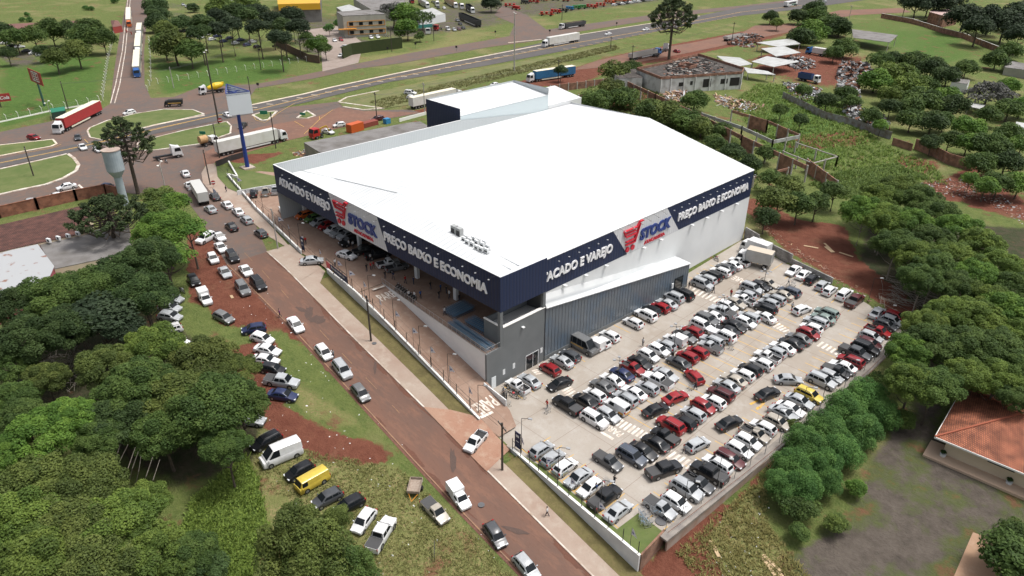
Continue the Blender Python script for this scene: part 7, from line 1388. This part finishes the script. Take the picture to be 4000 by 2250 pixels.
# wooden trailer at the street side
p = at(1622,1914); t = thing('cart_trailer', 'small wooden sided trailer with orange drawbar', 'trailer', p, R(-47)); WD2 = mat('weathered_wood',(0.26,0.20,0.16),0.9,noise=(.34,.28,.23),nscale=3)
b = MB(); b.box(-1.3,1.3,-.8,.8,.6,.66,WD2); [b.box(-1.3,1.3,q*.8-.03,q*.8+.03,.66,1.05,WD2) for q in (-1,1)]; [b.box(q*1.3-.03,q*1.3+.03,-.8,.8,.66,1.05,WD2) for q in (-1,1)]; b.build('bed', t)
b = MB(); [b.bar((1.3,q*.6,.55),(2.6,0,.5),.07,mat('orange_steel',(0.5,0.2,0.02),0.5)) for q in (-1,1)]; b.build('drawbar', t)
for q in (-1,1): b = MB(); b.disc((-.1,q*.92,.33),(0,1,0),.33,.2,RUBBER,14); b.build('wheel', t)
# ================================================================ people
SKIN = mat('skin', (0.36,0.22,0.15), 0.6); HAIR = mat('hair', (0.02,0.015,0.012), 0.7); SHIRT = mat('shirt', (.5,.5,.5), 0.9, objcol=True, noise=(.85,.85,.85), nscale=6); TROU = mat('trousers', (0.035,0.04,0.06), 0.9); SHOE = mat('shoe', (0.02,0.02,0.02), 0.6)
def person_mesh(pose):
    st = {'stand': 0, 'walk': 1, 'push': 1}[pose]; e = .16 if st else .02
    J = {'pel': (0,0,.95), 'wai': (0,0,1.10), 'che': (.02,0,1.36), 'nec': (.02,0,1.50), 'hed': (.05,0,1.62), 'top': (.04,0,1.73)}
    V = [J['pel'], J['wai'], J['che'], J['nec'], J['hed'], J['top']]; RR = [.15,.13,.15,.055,.09,.07]; E_ = [(0,1),(1,2),(2,3),(3,4),(4,5)]
    for q in (-1, 1):
        k = len(V); sx = e*q; V += [(0,q*.09,.88),(sx*.6+.03*st,q*.10,.50),(sx*1.5-.05*st,q*.10,.09),(sx*1.5+.14,q*.10,.04)]; RR += [.095,.062,.045,.038]; E_ += [(0,k),(k,k+1),(k+1,k+2),(k+2,k+3)]
        k = len(V); 
        if pose == 'push': arm = [(.02,q*.19,1.42),(.12,q*.24,1.17),(.40,q*.20,1.08),(.48,q*.19,1.07)]
        else: arm = [(.02,q*.19,1.42),(-sx*.5,q*.25,1.14),(-sx*1.1+.08,q*.25,.89),(-sx*1.2+.11,q*.25,.80)]
        V += arm; RR += [.062,.045,.032,.034]; E_ += [(2,k),(k,k+1),(k+1,k+2),(k+2,k+3)]; hnd = Vector(arm[3]); dirn = (hnd-Vector(arm[2])).normalized(); fk = k+3
        for f in range(5):
            a0 = hnd+Vector((0,(f-2)*.018,0)); tip = a0+dirn*(.075 if f < 4 else .045)+Vector((.012 if f < 4 else .035,0,-.01)); i = len(V); V += [tuple(a0.lerp(tip,.5)), tuple(tip)]; RR += [.010,.008]; E_ += [(fk,i),(i,i+1)]
    me = bpy.data.meshes.new('body'); me.from_pydata(V, E_, []); ob = bpy.data.objects.new('tmp', me); C.objects.link(ob); md = ob.modifiers.new('s','SKIN'); md.use_smooth_shade = True
    for i, r in enumerate(RR): me.skin_vertices[0].data[i].radius = (r, r*(1.25 if i in (0,1,2) else 1)); me.skin_vertices[0].data[i].use_root = (i == 0)
    sb = ob.modifiers.new('u','SUBSURF'); sb.levels = 1; sb.render_levels = 1; dg = bpy.context.evaluated_depsgraph_get(); m2 = bpy.data.meshes.new_from_object(ob.evaluated_get(dg)); bpy.data.objects.remove(ob)
    m2.materials.clear(); [m2.materials.append(x) for x in (SKIN, SHIRT, TROU, SHOE)]
    for f in m2.polygons:
        c = f.center; f.material_index = 3 if c.z < .1 else (2 if c.z < .98 and abs(c.y) < .2 else (0 if c.z > 1.49 or (abs(c.y) > .2 and c.z < 1.16) or (pose == 'push' and c.x > .22) else 1))
        f.use_smooth = True
    return m2
PM = {k: person_mesh(k) for k in ('stand','walk','push')}
hb_ = MB(); hb_.tube([(.0,0,1.60),(.0,0,1.69),(.01,0,1.76)],[.098,.105,.06],HAIR,10); hair0 = hb_.build('hair'); HM = hair0.data; bpy.data.objects.remove(hair0)
SC = {'white':(.6,.6,.6),'red':(.40,.02,.02),'blue':(.03,.09,.28),'black':(.02,.02,.022),'grey':(.15,.16,.17),'purple':(.2,.05,.2),'navy':(.02,.03,.08)}
def person(x, y, pose, colr, ang, label, s, scale=1.0, group=None):
    p = at(x, y, s); t = thing('person', label, 'person', p, R(ang), group); t.scale = (scale,)*3
    o_ = bpy.data.objects.new('body', PM[pose]); C.objects.link(o_); o_.parent = t; o_.color = (*SC[colr],1); o_ = bpy.data.objects.new('hair', HM); C.objects.link(o_); o_.parent = t; o_.location = (.04,0,0); return t
GP = 'people around the store'
for a in [(1304,1402,'stand','grey',200,'person in grey shirt standing on the pavement below the utility pole',T),(2137,2018,'walk','white',200,'person in white walking along the pavement near the bottom',T),(1095,1240,'walk','purple',250,'person in purple top at the dirt street edge',T),(885,752,'walk','black',100,'person in dark clothes walking on the upper pavement',T),
 (2137,1596,'push','red',270,'person in red pushing a laden cart near the black pickup',LOT),(2075,1430,'stand','white',0,'person in white standing in the store doorway',LOT),(2716,1522,'push','black',180,'person in black pushing a cart below the red hatchback',LOT),(2672,1772,'walk','grey',180,'person in grey walking between crossing and silver hatchback',LOT),(2398,1895,'push','black',100,'person in a long black dress pushing a cart near the grey pickup',LOT),(2326,1925,'stand','blue',90,'person in blue beside the white hatchback in the street row',LOT),
 (2690,1128,'stand','black',0,'person in black beside the crossing at the annexe door',LOT),(2786,1145,'push','black',180,'person in black pushing a cart over the far crossing',LOT),(3078,1114,'push','white',0,'person in white pushing a cart in the far aisle',LOT),(3092,1212,'stand','white',90,'person in white standing beside the white hatchback in the aisle',LOT),(2826,1362,'stand','white',270,'person in white at the open tail of the silver wagon',LOT),(2846,1350,'stand','red',200,'person in a red top at the open tail of the silver wagon',LOT),(2510,1352,'stand','white',90,'person in white loading the white hatchback in the double row',LOT),(2038,1540,'stand','white',0,'person in white behind the white pickup near the motorcycles',LOT),(2854,1160,'stand','red',90,'person in red at the store side of the double row',LOT)]: person(*a[:6], s=a[6], group=GP)
for k, (x, y, po, c_, an) in enumerate([(1186,960,'stand','black',0),(1195,955,'stand','red',180),(1184,948,'stand','white',90),(1310,1042,'stand','white',180),(1433,1060,'stand','black',0),(1449,1055,'stand','red',90),(1460,1050,'walk','red',200),(1448,1020,'stand','white',0),(1364,966,'stand','white',90),(1380,970,'stand','white',180),(1505,1088,'stand','black',0),(1537,1092,'push','navy',0),(1584,1108,'walk','red',180),(1616,1112,'stand','navy',90),(1682,1130,'stand','black',0),(1722,1140,'stand','blue',200),(1744,1148,'stand','black',90),(1598,1166,'stand','white',180),(1620,1170,'stand','white',90),(1643,1166,'stand','blue',0),(1715,1166,'stand','black',0),(1755,1165,'push','white',90),(1795,1180,'stand','black',180),(1738,1232,'push','white',220),(1366,952,'stand','grey',0)]):
    person(x, y, po, c_, an, 'person in %s, %s from the blue gate banner on the upper deck' % (c_, NUM[k]), DK, group='people on the upper deck')
# ================================================================ shopping carts, motorcycles
WIRE = mat('cart_wire', (0.42,0.44,0.46), 0.35, 0.7); CBLUE = mat('cart_blue', (0.13,0.24,0.36), 0.45)
def cart(m, hm):
    t = bpy.data.objects.new('shopping_cart', None); C.objects.link(t); t['kind'] = 'thing'; t['category'] = 'shopping cart'
    b = MB()
    for z, k in ((.55,.86),(.75,.93),(.98,1.0)):
        pts = [(-.45*k,-.27*k,z),(.42*k,-.22*k,z),(.42*k,.22*k,z),(-.45*k,.27*k,z)]
        for i in range(4): b.bar(pts[i], pts[(i+1)%4], .022, m)
    for i in range(7):
        x = -.42+i*.13
        for q in (-1,1): b.bar((x*.86,q*.22,.55),(x,q*.26,.98),.012,m)
        b.bar((x*.86,-.22,.55),(x*.86,.22,.55),.012,m)
    b.build('basket', t); b = MB(); b.bar((-.55,-.27,1.05),(-.55,.27,1.05),.035,hm); [b.bar((-.45,q*.27,.98),(-.55,q*.27,1.05),.025,m) for q in (-1,1)]; b.build('handle', t)
    b = MB(); [b.bar((-.4,q*.24,.16),(.4,q*.2,.16),.025,m) for q in (-1,1)]; [b.bar((-.4,q*.24,.16),(-.4,q*.26,.98),.025,m) for q in (-1,1)]; [b.bar((.38,q*.2,.16),(.1,q*.22,.55),.02,m) for q in (-1,1)]; [b.disc((x_,q*.22,.07),(0,1,0),.07,.03,RUBBER,8) for q in (-1,1) for x_ in (-.4,.4)]; b.build('frame', t); return t
c0 = cart(WIRE, CBLUE); c1 = cart(CBLUE, STEELG); FIRST = {}
def place(proto, p, rz, label, group=None):
    if proto.name not in FIRST: FIRST[proto.name] = 1; kids_ = dup(proto, p, rz, label, group); return kids_
    return dup(proto, p, rz, label, group)
k = 0
for rw in range(2):
    A = at(1800-rw*34, 1262+rw*12, DK); B_ = at(2072 if False else 1945, 1372 if rw else 1352, DK)
    A = Vector((-80.5, 62.9+rw*1.0, 5.92)); B_ = Vector((-70.9, 62.3+rw*1.0, 5.92))
    for i in range(30): p = A.lerp(B_, i/29); place(c1, p, R(176), 'blue shopping cart, %s in the %s nested line behind the railing' % (NUM[i], ['outer','second'][rw]), 'nested carts on the deck')
for rw in range(4):
    for i in range(10): p = Vector((-82.0+i*.45, 66.0+rw*.75+i*.0, 5.92)); p = Vector((-84.5+rw*.8, 65.2+i*.42, 5.92)); place(c1, p, R(90), 'blue shopping cart, %s in the %s line under the canopy edge' % (NUM[i], NUM[rw]), 'nested carts on the deck')
for rw in range(3):
    for i in range(9): p = Vector((-79.2+i*.5, 65.4+rw*.8, 5.92)); place(c1, p, R(180), 'blue shopping cart, %s in the %s block row before the grey room' % (NUM[i], NUM[rw]), 'nested carts on the deck')
for k, (x, y, a) in enumerate([(2508,2008,75),(2516,2022,75),(2524,2036,75),(2505,2030,110),(2512,2048,110),(2528,2058,60),(2540,2050,60),(2562,2012,180),(2548,2008,160)]): place(c0, at(x, y, LOT), R(a), 'grey wire shopping cart, %s of the loose ones by the corner lawn' % NUM[k], 'loose carts in the corner bay')
for k, (x, y, a, lb) in enumerate([(2368,1892,180,'empty wire cart pushed by the person in the long black dress'),(2696,1520,180,'wire cart pushed below the red hatchback'),(2764,1148,180,'wire cart pushed over the far crossing'),(3098,1116,0,'wire cart pushed in the far aisle'),(2139,1612,270,'laden wire cart pushed by the person in red'),(2044,1556,20,'laden wire cart beside the white pickup tail'),(2855,1365,0,'wire cart at the open tail of the silver wagon'),(2570,1166,30,'wire cart left against the annexe plinth'),(2660,1120,30,'wire cart standing near the annexe door'),(1985,1588,80,'wire cart parked at the end of the white parapet')]): place(c0, at(x, y, LOT), R(a), lb, 'carts in use around the lot')
for pr in (c0, c1):
    for ch in [c for c in C.objects if c.parent == pr]: bpy.data.objects.remove(ch)
    bpy.data.objects.remove(pr)
def moto(x, y, ang, label, colm, s):
    p = at(x, y, s); t = thing('motorcycle', label, 'motorcycle', p, R(ang), 'parked motorcycles'); 
    for q in (-.65,.65): b = MB(); b.tube([(q+.3*math.cos(a),0,.3+.3*math.sin(a)) for a in [i*math.pi/8 for i in range(17)]], .05, RUBBER, 6, False); b.disc((q,0,.3),(0,1,0),.08,.08,RIM,8); b.build('wheel', t)
    b = MB(); b.bar((.65,0,.3),(.42,0,.95),.06,STEELG); b.bar((-.65,0,.32),(0,0,.42),.07,STEELD); b.obox((.02,0,.42),(.42,.24,.30),STEELG); b.build('frame', t); b = MB(); b.tube([(-.05,0,.78),(.15,0,.84),(.36,0,.80)],[.10,.16,.09],colm,8); b.build('fuel_tank', t)
    b = MB(); b.tube([(-.75,0,.80),(-.4,0,.78),(-.08,0,.76)],[.07,.12,.10],PLAST,8); b.build('seat', t); b = MB(); b.bar((.42,-.34,1.02),(.42,.34,1.02),.035,PLAST); b.build('handlebar', t); b = MB(); b.disc((.55,0,.88),(1,0,0),.09,.08,HL,10); b.build('headlight', t); return t
for i, (x, y, a, lb) in enumerate([(1970,1548,140,'black motorcycle nearest the ramp parapet'),(1978,1556,140,'black motorcycle second from the ramp parapet'),(1966,1537,135,'black motorcycle with a red helmet on it'),(1996,1534,200,'dark motorcycle behind the white pickup'),(2008,1552,190,'dark motorcycle with red tank nearest the laden cart')]): moto(x, y, a, lb, PLAST if i < 4 else LETR, LOT)
moto(2797,1016,335,'red motorcycle alone against the store wall',mat('moto_red',(0.3,0.01,0.02),0.3),LOT); moto(650,636,0,'black motorcycle riding across the junction',PLAST,T); moto(712,1142,10,'motorcycle in the tree shade above the silver cars',STEELG,T)
for i in range(9): moto(1552+i*8.5, 1128+i*6.2, 120, 'motorcycle, %s in the long line inside the deck railing' % NUM[i], PLAST, DK)
for i in range(3): moto(1500+i*9, 145, 300, 'motorcycle, %s of the three beside the office cars' % NUM[i], PLAST, T)
# ================================================================ lamps, poles, flags
def pole(base, top, s, label, kind, r0=.06, m=STEELD, group=None):
    p = at(*base, s); zt = hgt(p, *top); t = thing({'lamp':'lamp_post','quad':'lamp_post','util':'utility_pole','tall':'lamp_post','flag':'flagpole'}[kind], label, {'util':'utility pole','flag':'flag'}.get(kind,'lamp post'), p, 0, group); h = zt-p.z
    b = MB(); b.tube([(0,0,-.2),(0,0,h)], [r0, r0*.75], m, 8); b.build('pole', t)
    if kind == 'lamp': b = MB(); b.bar((0,0,h),(.9,.5,h+.15),.05,m); b.build('arm', t); b = MB(); b.obox((1.05,.6,h+.17),(.55,.35,.12),STEELG,R(30)); b.build('lamp_head', t)
    if kind == 'quad':
        for k in range(4): a = math.pi/4+k*math.pi/2; b = MB(); b.bar((0,0,h-.1),(math.cos(a)*.7,math.sin(a)*.7,h),.05,m); b.build('arm', t); b = MB(); b.obox((math.cos(a)*.85,math.sin(a)*.85,h),(.45,.4,.12),STEELG,a); b.build('lamp_head', t)
        b = MB(); b.disc((0,0,.3),(0,0,1),.22,.6,STEELD,10); b.build('footing', t)
    if kind == 'util':
        b = MB(); b.bar((-1.1,.3,h-.6),(1.1,-.3,h-.6),.12,m); b.build('cross_arm', t)
        for q in (-1,-.4,.4,1): b = MB(); b.disc((q,-q*.27,h-.42),(0,0,1),.07,.2,mat('insulator',(0.2,0.19,0.18),0.4),6); b.build('insulator', t)
    if kind == 'tall': b = MB(); [b.bar((0,0,h),(q*1.2,-q*.8,h+.2),.08,m) for q in (-1,1)]; [b.obox((q*1.4,-q*.9,h+.2),(.7,.4,.15),CAPW,0) for q in (-1,1)]; b.build('lamp_head', t)
    return t, h, p
for k, (tp, bs) in enumerate([((2423,1406),(2411,1520)),((2638,1274),(2628,1388)),((2828,1161),(2813,1266)),((2991,1060),(2973,1164))]): pole(bs, tp, LOT, 'black lamp post with four floodlights, %s from the street in the double row' % NUM[k], 'quad', .06, group='four headed lamp posts')
for k, (tp, bs) in enumerate([((2689,1878),(2664,2021)),((2815,1788),(2796,1914)),((2940,1674),(2912,1813)),((3051,1595),(3022,1709)),((3150,1512),(3122,1634)),((3236,1473),(3213,1558)),((3317,1405),(3298,1486)),((3410,1085),(3391,1180)),((3456,1190),(3444,1270))]): pole(bs, tp, LOT, 'slim black lamp post, %s from the corner lawn at the mesh fence' % NUM[k], 'lamp', .05, group='lamp posts along the mesh fence')
WLS = lambda x, y: wt1(x, y)
for k, (tp, bs) in enumerate([((1349,1000),(1360,1117)),((1439,1075),(1446,1180)),((1535,1171),(1541,1278)),((1637,1273),(1642,1384)),((1749,1382),(1752,1495)),((1871,1504),(1869,1612))]): pole(bs, tp, RAMP, 'slim black lamp post, %s going down the ramp wall' % NUM[k], 'lamp', .05, group='lamp posts along the ramp')
for k, (tp, bs) in enumerate([((2040,1634),(2036,1767)),((2187,1748),(2178,1883)),((2350,1876),(2344,1990))]): pole(bs, tp, LOT, 'slim black lamp post, %s from the entrance in the street side row' % NUM[k], 'lamp', .05, group='lamp posts along the street wall')
for k, (tp, bs) in enumerate([((1169,871),(1178,980)),((975,740),(985,790)),((1026,765),(1032,840))]): pole(bs, tp, DK, 'slim black lamp post, %s from the gate on the upper forecourt' % NUM[k], 'lamp', .05, group='forecourt lamp posts')
UP = [((807,583),(822,724),'wooden pole on the pavement corner by the stop sign',WOODP),((832,484),(858,618),'wooden pole left of the long white trailer',WOODP),((1055,439),(1078,580),'wooden pole over the white tractor cab',WOODP),((1467,360),(1473,472),'wooden pole beside the maroon wagon',WOODP),((1654,323),(1660,449),'pale concrete pole beside the navy block',POSTC),((2186,232),(2180,323),'wooden pole in front of the blue lorry',WOODP),((2473,176),(2467,257),'wooden pole beside the wooden sided lorry',WOODP),((2389,143),(2385,190),'short pole on the highway bank',WOODP),((1070,815),(1086,973),'concrete pole on the pavement before the gate',POSTC),((1439,1154),(1450,1334),'wooden pole on the pavement beside the ramp',WOODP),((1971,1652),(1962,1838),'wooden pole at the lot entrance',WOODP),((101,571),(132,689),'pole on the left grass island',WOODP),((236,317),(267,427),'pole behind the bus shelter',WOODP),((663,261),(679,344),'pole on the office lawn corner',POSTC),((969,298),(979,369),'pole on the verge right of the blue sign',WOODP),((1004,153),(1020,273),'pole before the dark pines',WOODP),((1529,112),(1531,203),'pole at the hedge wall end',WOODP),((1693,95),(1695,161),'pole at the truck yard fence',WOODP),((2196,17),(2195,79),'pole beside the red implements',WOODP),((2867,87),(2857,174),'pole at the scrapyard entrance',WOODP),((3324,20),(3315,82),'pale pole on the far green slope',POSTC),((208,330),(204,470),'thin pole cut by the factory fence',WOODP) ][:21]
for tp, bs, lb, m_ in UP: pole(bs, tp, T, lb, 'util', .17, m_, group='utility poles')
pole((855,484),(801,203),T,'very tall lamp mast behind the blue sign','tall',.28,WOODP,'tall lamp masts'); pole((2009,277),(2010,52),T,'very tall lamp mast on the bank behind the store','tall',.28,POSTC,'tall lamp masts'); pole((650,753),(629,641),T,'pale street lamp mast on the junction edge','tall',.14,POSTC,'tall lamp masts'); pole((204,505-35),(190,400),T,'thin mast on the left lawn edge','tall',.1,STEELG,'tall lamp masts')
FLAGM = mat('flag_cloth', (0.66,0.66,0.72), 0.8)
FL_ = [((65/2.415+900,225/2.415+600),(937,757),DK),((995,774),(993,807),DK),((1078,848),(1092,890),DK),((1130,873),(1130,915),DK),((1247,972),(1252,1010),DK),((1318,1018),(1322,1052),RAMP),((1365,1056),(1371,1128),RAMP),((1420,1098),(1427,1172),RAMP),((1484,1166),(1488,1232),RAMP),((1548,1213),(1551,1298),RAMP),((1613,1279),(1617,1368),RAMP),((1687,1353),(1686,1436),RAMP),((1761,1427),(1759,1516),RAMP),((1834,1510),(1834,1594),RAMP),((2046,1705),(2037,1770),LOT),((2142,1786),(2133,1832),LOT),((2245,1865),(2228,1925),LOT),((2344,1960),(2336,2014),LOT),((2467,2060),(2460,2143),LOT),((830,735),(836,765),DK)]
for k, (tp, bs, s_) in enumerate(FL_):
    t, h, p = pole(bs, tp, s_, 'white pennant flag on a thin pole, %s along the street wall from the blue sign' % NUM[k], 'flag', .03, STEELD, 'pennant flags along the wall'); b = MB(); g = random.Random(k); a = g.uniform(-.6,.9); c_, s2 = math.cos(a), math.sin(a)
    b.add([(0,0,h),(c_*.45,s2*.45,h-.1),(c_*1.15,s2*1.15,h-.55-g.random()*.3),(c_*.35,s2*.35,h-.95),(0,0,h-1.15)], [(0,1,3,4),(1,2,3)], FLAGM); b.build('flag', t)
    b = MB(); b.add([(c_*.15+.01*s2,s2*.15-.01*c_,h-.45),(c_*.5+.01*s2,s2*.5-.01*c_,h-.5),(c_*.5+.01*s2,s2*.5-.01*c_,h-.7),(c_*.15+.01*s2,s2*.15-.01*c_,h-.75)], [(0,1,2,3)], LETB); b.build('emblem', t)
# overhead cables
def cable(label, pts, sag=.9):
    P_ = []
    for (bs, tp), (bs2, tp2) in zip(pts, pts[1:]):
        a = at(*bs); a = Vector((a.x, a.y, hgt(a, *tp)-.7)); c = at(*bs2); c = Vector((c.x, c.y, hgt(c, *tp2)-.7))
        for k in range(9): u = k/8; q = a.lerp(c, u); q.z -= sag*4*u*(1-u); P_.append(q)
    t = MB(); o = P_[0].copy()
    for off in (-.6, .6): t.tube([q-o+Vector((off,off*.3,0)) for q in P_], .022, STEELD, 4, False)
    tag(t.build('power_line', None, loc=o), label, 'power line', 'overhead power lines')
cable('overhead cable following the pavement poles down the street', [((858,618),(832,484)),((822,724),(807,583)),((1086,973),(1070,815)),((1450,1334),(1439,1154)),((1962,1838),(1971,1652))])
cable('overhead cable along the truck stop poles behind the sign', [((858,618),(832,484)),((1078,580),(1055,439)),((1473,472),(1467,360)),((1660,449),(1654,323)),((2180,323),(2186,232)),((2467,257),(2473,176)),((2857,174),(2867,87))])
cable('overhead cable crossing the lawns above the service road', [((267,427),(236,317)),((679,344),(663,261)),((1020,273),(1004,153)),((1531,203),(1529,112)),((1695,161),(1693,95)),((2195,79),(2196,17))])
# gate banners, deck banner
NB = mat('banner_navy', (0.012,0.02,0.07), 0.6)
for k, (x, y, s_, an, lb) in enumerate([(1186,982,DK,0,'narrow navy banner at the upper gate'),(2022,1755,LOT,0,'narrow navy banner at the lot entrance')]):
    p = at(x, y, s_); t = thing('banner', lb, 'banner', p, R(an), 'gate banners'); b = MB(); b.box(-.5,.5,-.05,.05,.3,3.0,NB); b.build('cloth', t); b = MB(); b.box(-.3,.3,-.07,-.052,2.2,2.6,WHITE); b.box(-.3,.3,-.07,-.052,1.4,1.5,WHITE); b.build('print', t); b = MB(); [b.bar((q,0,0),(q,0,3.1),.06,STEELD) for q in (-.55,.55)]; b.build('post', t)
a_ = Vector((-112.3, wl(-112.3)+.05, 6.3)); c_ = Vector((-104.2, wl(-104.2)+.05, 6.0)); t = thing('banner', 'long navy banner with slogan on a black frame beside the upper gate', 'banner', a_); d = (c_-a_).normalized(); b = RB(a_); b.bar(a_+Vector((0,0,1.0)), c_+Vector((0,0,1.1)), .04, NB, 1.3); b.build('cloth', t); b = RB(a_)
for q in (0,.33,.66,1): b.bar(a_.lerp(c_,q), a_.lerp(c_,q)+Vector((0,0,2.2)), .08, STEELD)
b.bar(a_+Vector((0,0,2.2)), c_+Vector((0,0,2.2)), .08, STEELD); b.build('frame', t); b = RB(a_); lettering(b, 'Loja de emprego', a_+d*2.0+Vector((0,-.05,.95)), d, (0,0,1), .5, 5.2, WHITE, .02, .01) if False else (lettering(b, 'Data de inauguração', a_+d*2.0+Vector((0,-.05,1.1)), d, (0,0,1), .42, 5.2, WHITE, .02, .01), lettering(b, '22', a_+d*2.3+Vector((0,-.05,.5)), d, (0,0,1), .42, .7, YELLOWP, .02, .01)); b.bar(a_+Vector((0,-.04,1.1)), a_+d*1.5+Vector((0,-.04,1.1)), .02, LETR, 1.2); b.build('print', t)
# black leaning signboard at the bottom verge, manholes
p = at(1698,2170); t = thing('signboard', 'small bent dark board on a stick in the dry grass', 'sign', p, R(-40)); b = MB(); b.bar((.9,0,0),(.9,0,1.2),.06,STEELD); b.build('post', t); b = MB(); b.obox((0,0,1.0),(2.0,.06,.5),STEELD,0,M3=Matrix.Rotation(R(18),3,'Y')); b.build('board', t)
MH = mat('manhole', (0.10,0.10,0.105), 0.6)
for k, (x, y, s_, r_) in enumerate([(2381,1580-25,LOT,.7),(2582,2037,LOT,.75),(1880,1975,T,.45),(1462,1344,T,.4)]): b = MB(); b.disc((0,0,.03),(0,0,1),r_,.05,MH,20); o_ = b.build('manhole_cover', None, loc=at(x,y,s_)+Vector((0,0,.05 if s_ is LOT else .12))); tag(o_, ['round grey cover between double row cars','round grey cover beside the loose carts','round cover sunk in the street','square dark cover on the pavement'][k], 'manhole cover')
# machinery yard
AGR = [mat('agri_red',(0.42,0.03,0.02),0.5), mat('agri_orange',(0.5,0.10,0.03),0.5), mat('agri_green',(0.02,0.22,0.04),0.5), mat('agri_dark',(0.03,0.035,0.04),0.6), mat('agri_blue',(0.03,0.2,0.4),0.5)]
for k, (x, y, c_, L_) in enumerate([(2135,62,0,9),(2170,52,0,7),(2200,48,3,6),(2225,40,4,5),(2250,36,2,5),(2275,34,2,5),(2310,32,0,8),(2345,26,0,7),(2380,14,1,9),(2420,8,1,9),(2085,12,0,8),(2050,15,3,6),(2120,4,0,8),(1992,28,0,8),(2016,38,0,6),(1950,4,0,7),(2170,2,2,6),(2260,2,4,8),(2450,6,0,5),(2210,6,0,5)]):
    p = at(x, y); t = thing('farm_implement', 'farm implement, %s across the dealer yard from the gate' % NUM[k], 'farm implement', p, R(random.uniform(0,50)), 'farm implements in the dealer yard'); m_ = AGR[c_]; g = random.Random(k)
    b = MB(); [b.box(-L_/2,L_/2,q-.12,q+.12,.9,1.15,m_) for q in (-1.2,0,1.2)]; [b.box(q-.12,q+.12,-1.4,1.4,.9,1.15,m_) for q in (-L_/2,0,L_/2)]; b.build('frame', t)
    for i in range(3): b = MB(); x_ = -L_/2+L_*(i+.5)/3; b.add([(x_-.9,-.9,2.4),(x_+.9,-.9,2.4),(x_+.9,.9,2.4),(x_-.9,.9,2.4),(x_-.4,-.4,1.15),(x_+.4,-.4,1.15),(x_+.4,.4,1.15),(x_-.4,.4,1.15)], [(0,1,2,3),(0,4,5,1),(1,5,6,2),(2,6,7,3),(3,7,4,0)], m_); b.build('hopper', t)
    for q in (-1,1): b = MB(); b.disc((q*L_*.3,-1.5,.5),(0,1,0),.5,.3,RUBBER,10); b.disc((q*L_*.3,1.5,.5),(0,1,0),.5,.3,RUBBER,10); b.build('wheel', t)
def boxthing(name, label, cat, px, dims, ang, m, s=T, extra=None):
    p = at(*px, s); t = thing(name, label, cat, p, R(ang)); b = MB(); b.box(-dims[0]/2,dims[0]/2,-dims[1]/2,dims[1]/2,0.1,dims[2],m); b.build('shell', t); b = MB(); [b.box(-dims[0]/2-.02,dims[0]/2+.02,-dims[1]/2-.02,dims[1]/2+.02,z,z+.1,m) for z in (.05,dims[2])]; b.build('rim', t)
    if extra: extra(t)
    return t
boxthing('skip_container', 'orange steel container with a white diamond mark', 'container', (1388,512), (5,2.4,2.4), 100, mat('skip_orange',(0.50,0.09,0.02),0.5), extra=lambda t: (lambda b: (b.obox((2.55,0,1.3),(.02,.8,.8),YELLOWP,0,M3=Matrix.Rotation(R(45),3,'X')), b.build('mark', t)))(MB()))
truck('dismantled red cab lorry with yellow crane beside the low shed', (1216,540), (1262,528), body='none', H=3.0, cabm=mat('cab_red',(0.38,0.02,0.02),0.4), zc=.4, cabL=2.4)
p = at(1254,530); t = thing('crane_arm', 'folded yellow loader crane beside the red cab', 'crane', p, R(60)); b = MB(); [b.bar(q, r, .3, mat('crane_yellow',(0.55,0.35,0.02),0.5)) for q, r in (((0,0,0),(0,0,2.2)),((0,0,2.2),(1.8,0,2.9)),((1.8,0,2.9),(2.6,0,1.2)))]; b.build('boom', t)
boxthing('tipper_body', 'rusty red tipper body on the truck stop edge', 'container', (1440,492), (6,2.3,1.3), 95, mat('rusty_red',(0.22,0.05,0.035),0.7))
boxthing('cement_barrel', 'small blue barrel frame on the truck stop edge', 'container', (1512,482), (1.8,1.6,1.5), 95, AGR[4])
heap('scrap_heap','machine scrap beside the low shed',[(1130,600),(1200,590),(1230,560),(1300,545),(1240,580),(1190,620)],160,.9,.8,[MET[2],MET[3],WD[0]],21)
wallrun('dark mesh fence round the tall sign lawn', [(845,652),(905,628),(960,612)], 1.5, mat('fence_dark',(0.035,0.03,0.03),0.9), .06, name='mesh_fence', cat='fence')
wallrun('grey wall coping beside the truck stop', [(1560,476),(1664,448)], 1.0, CAPW, .25, name='low_wall')
print('objects', len(C.objects))
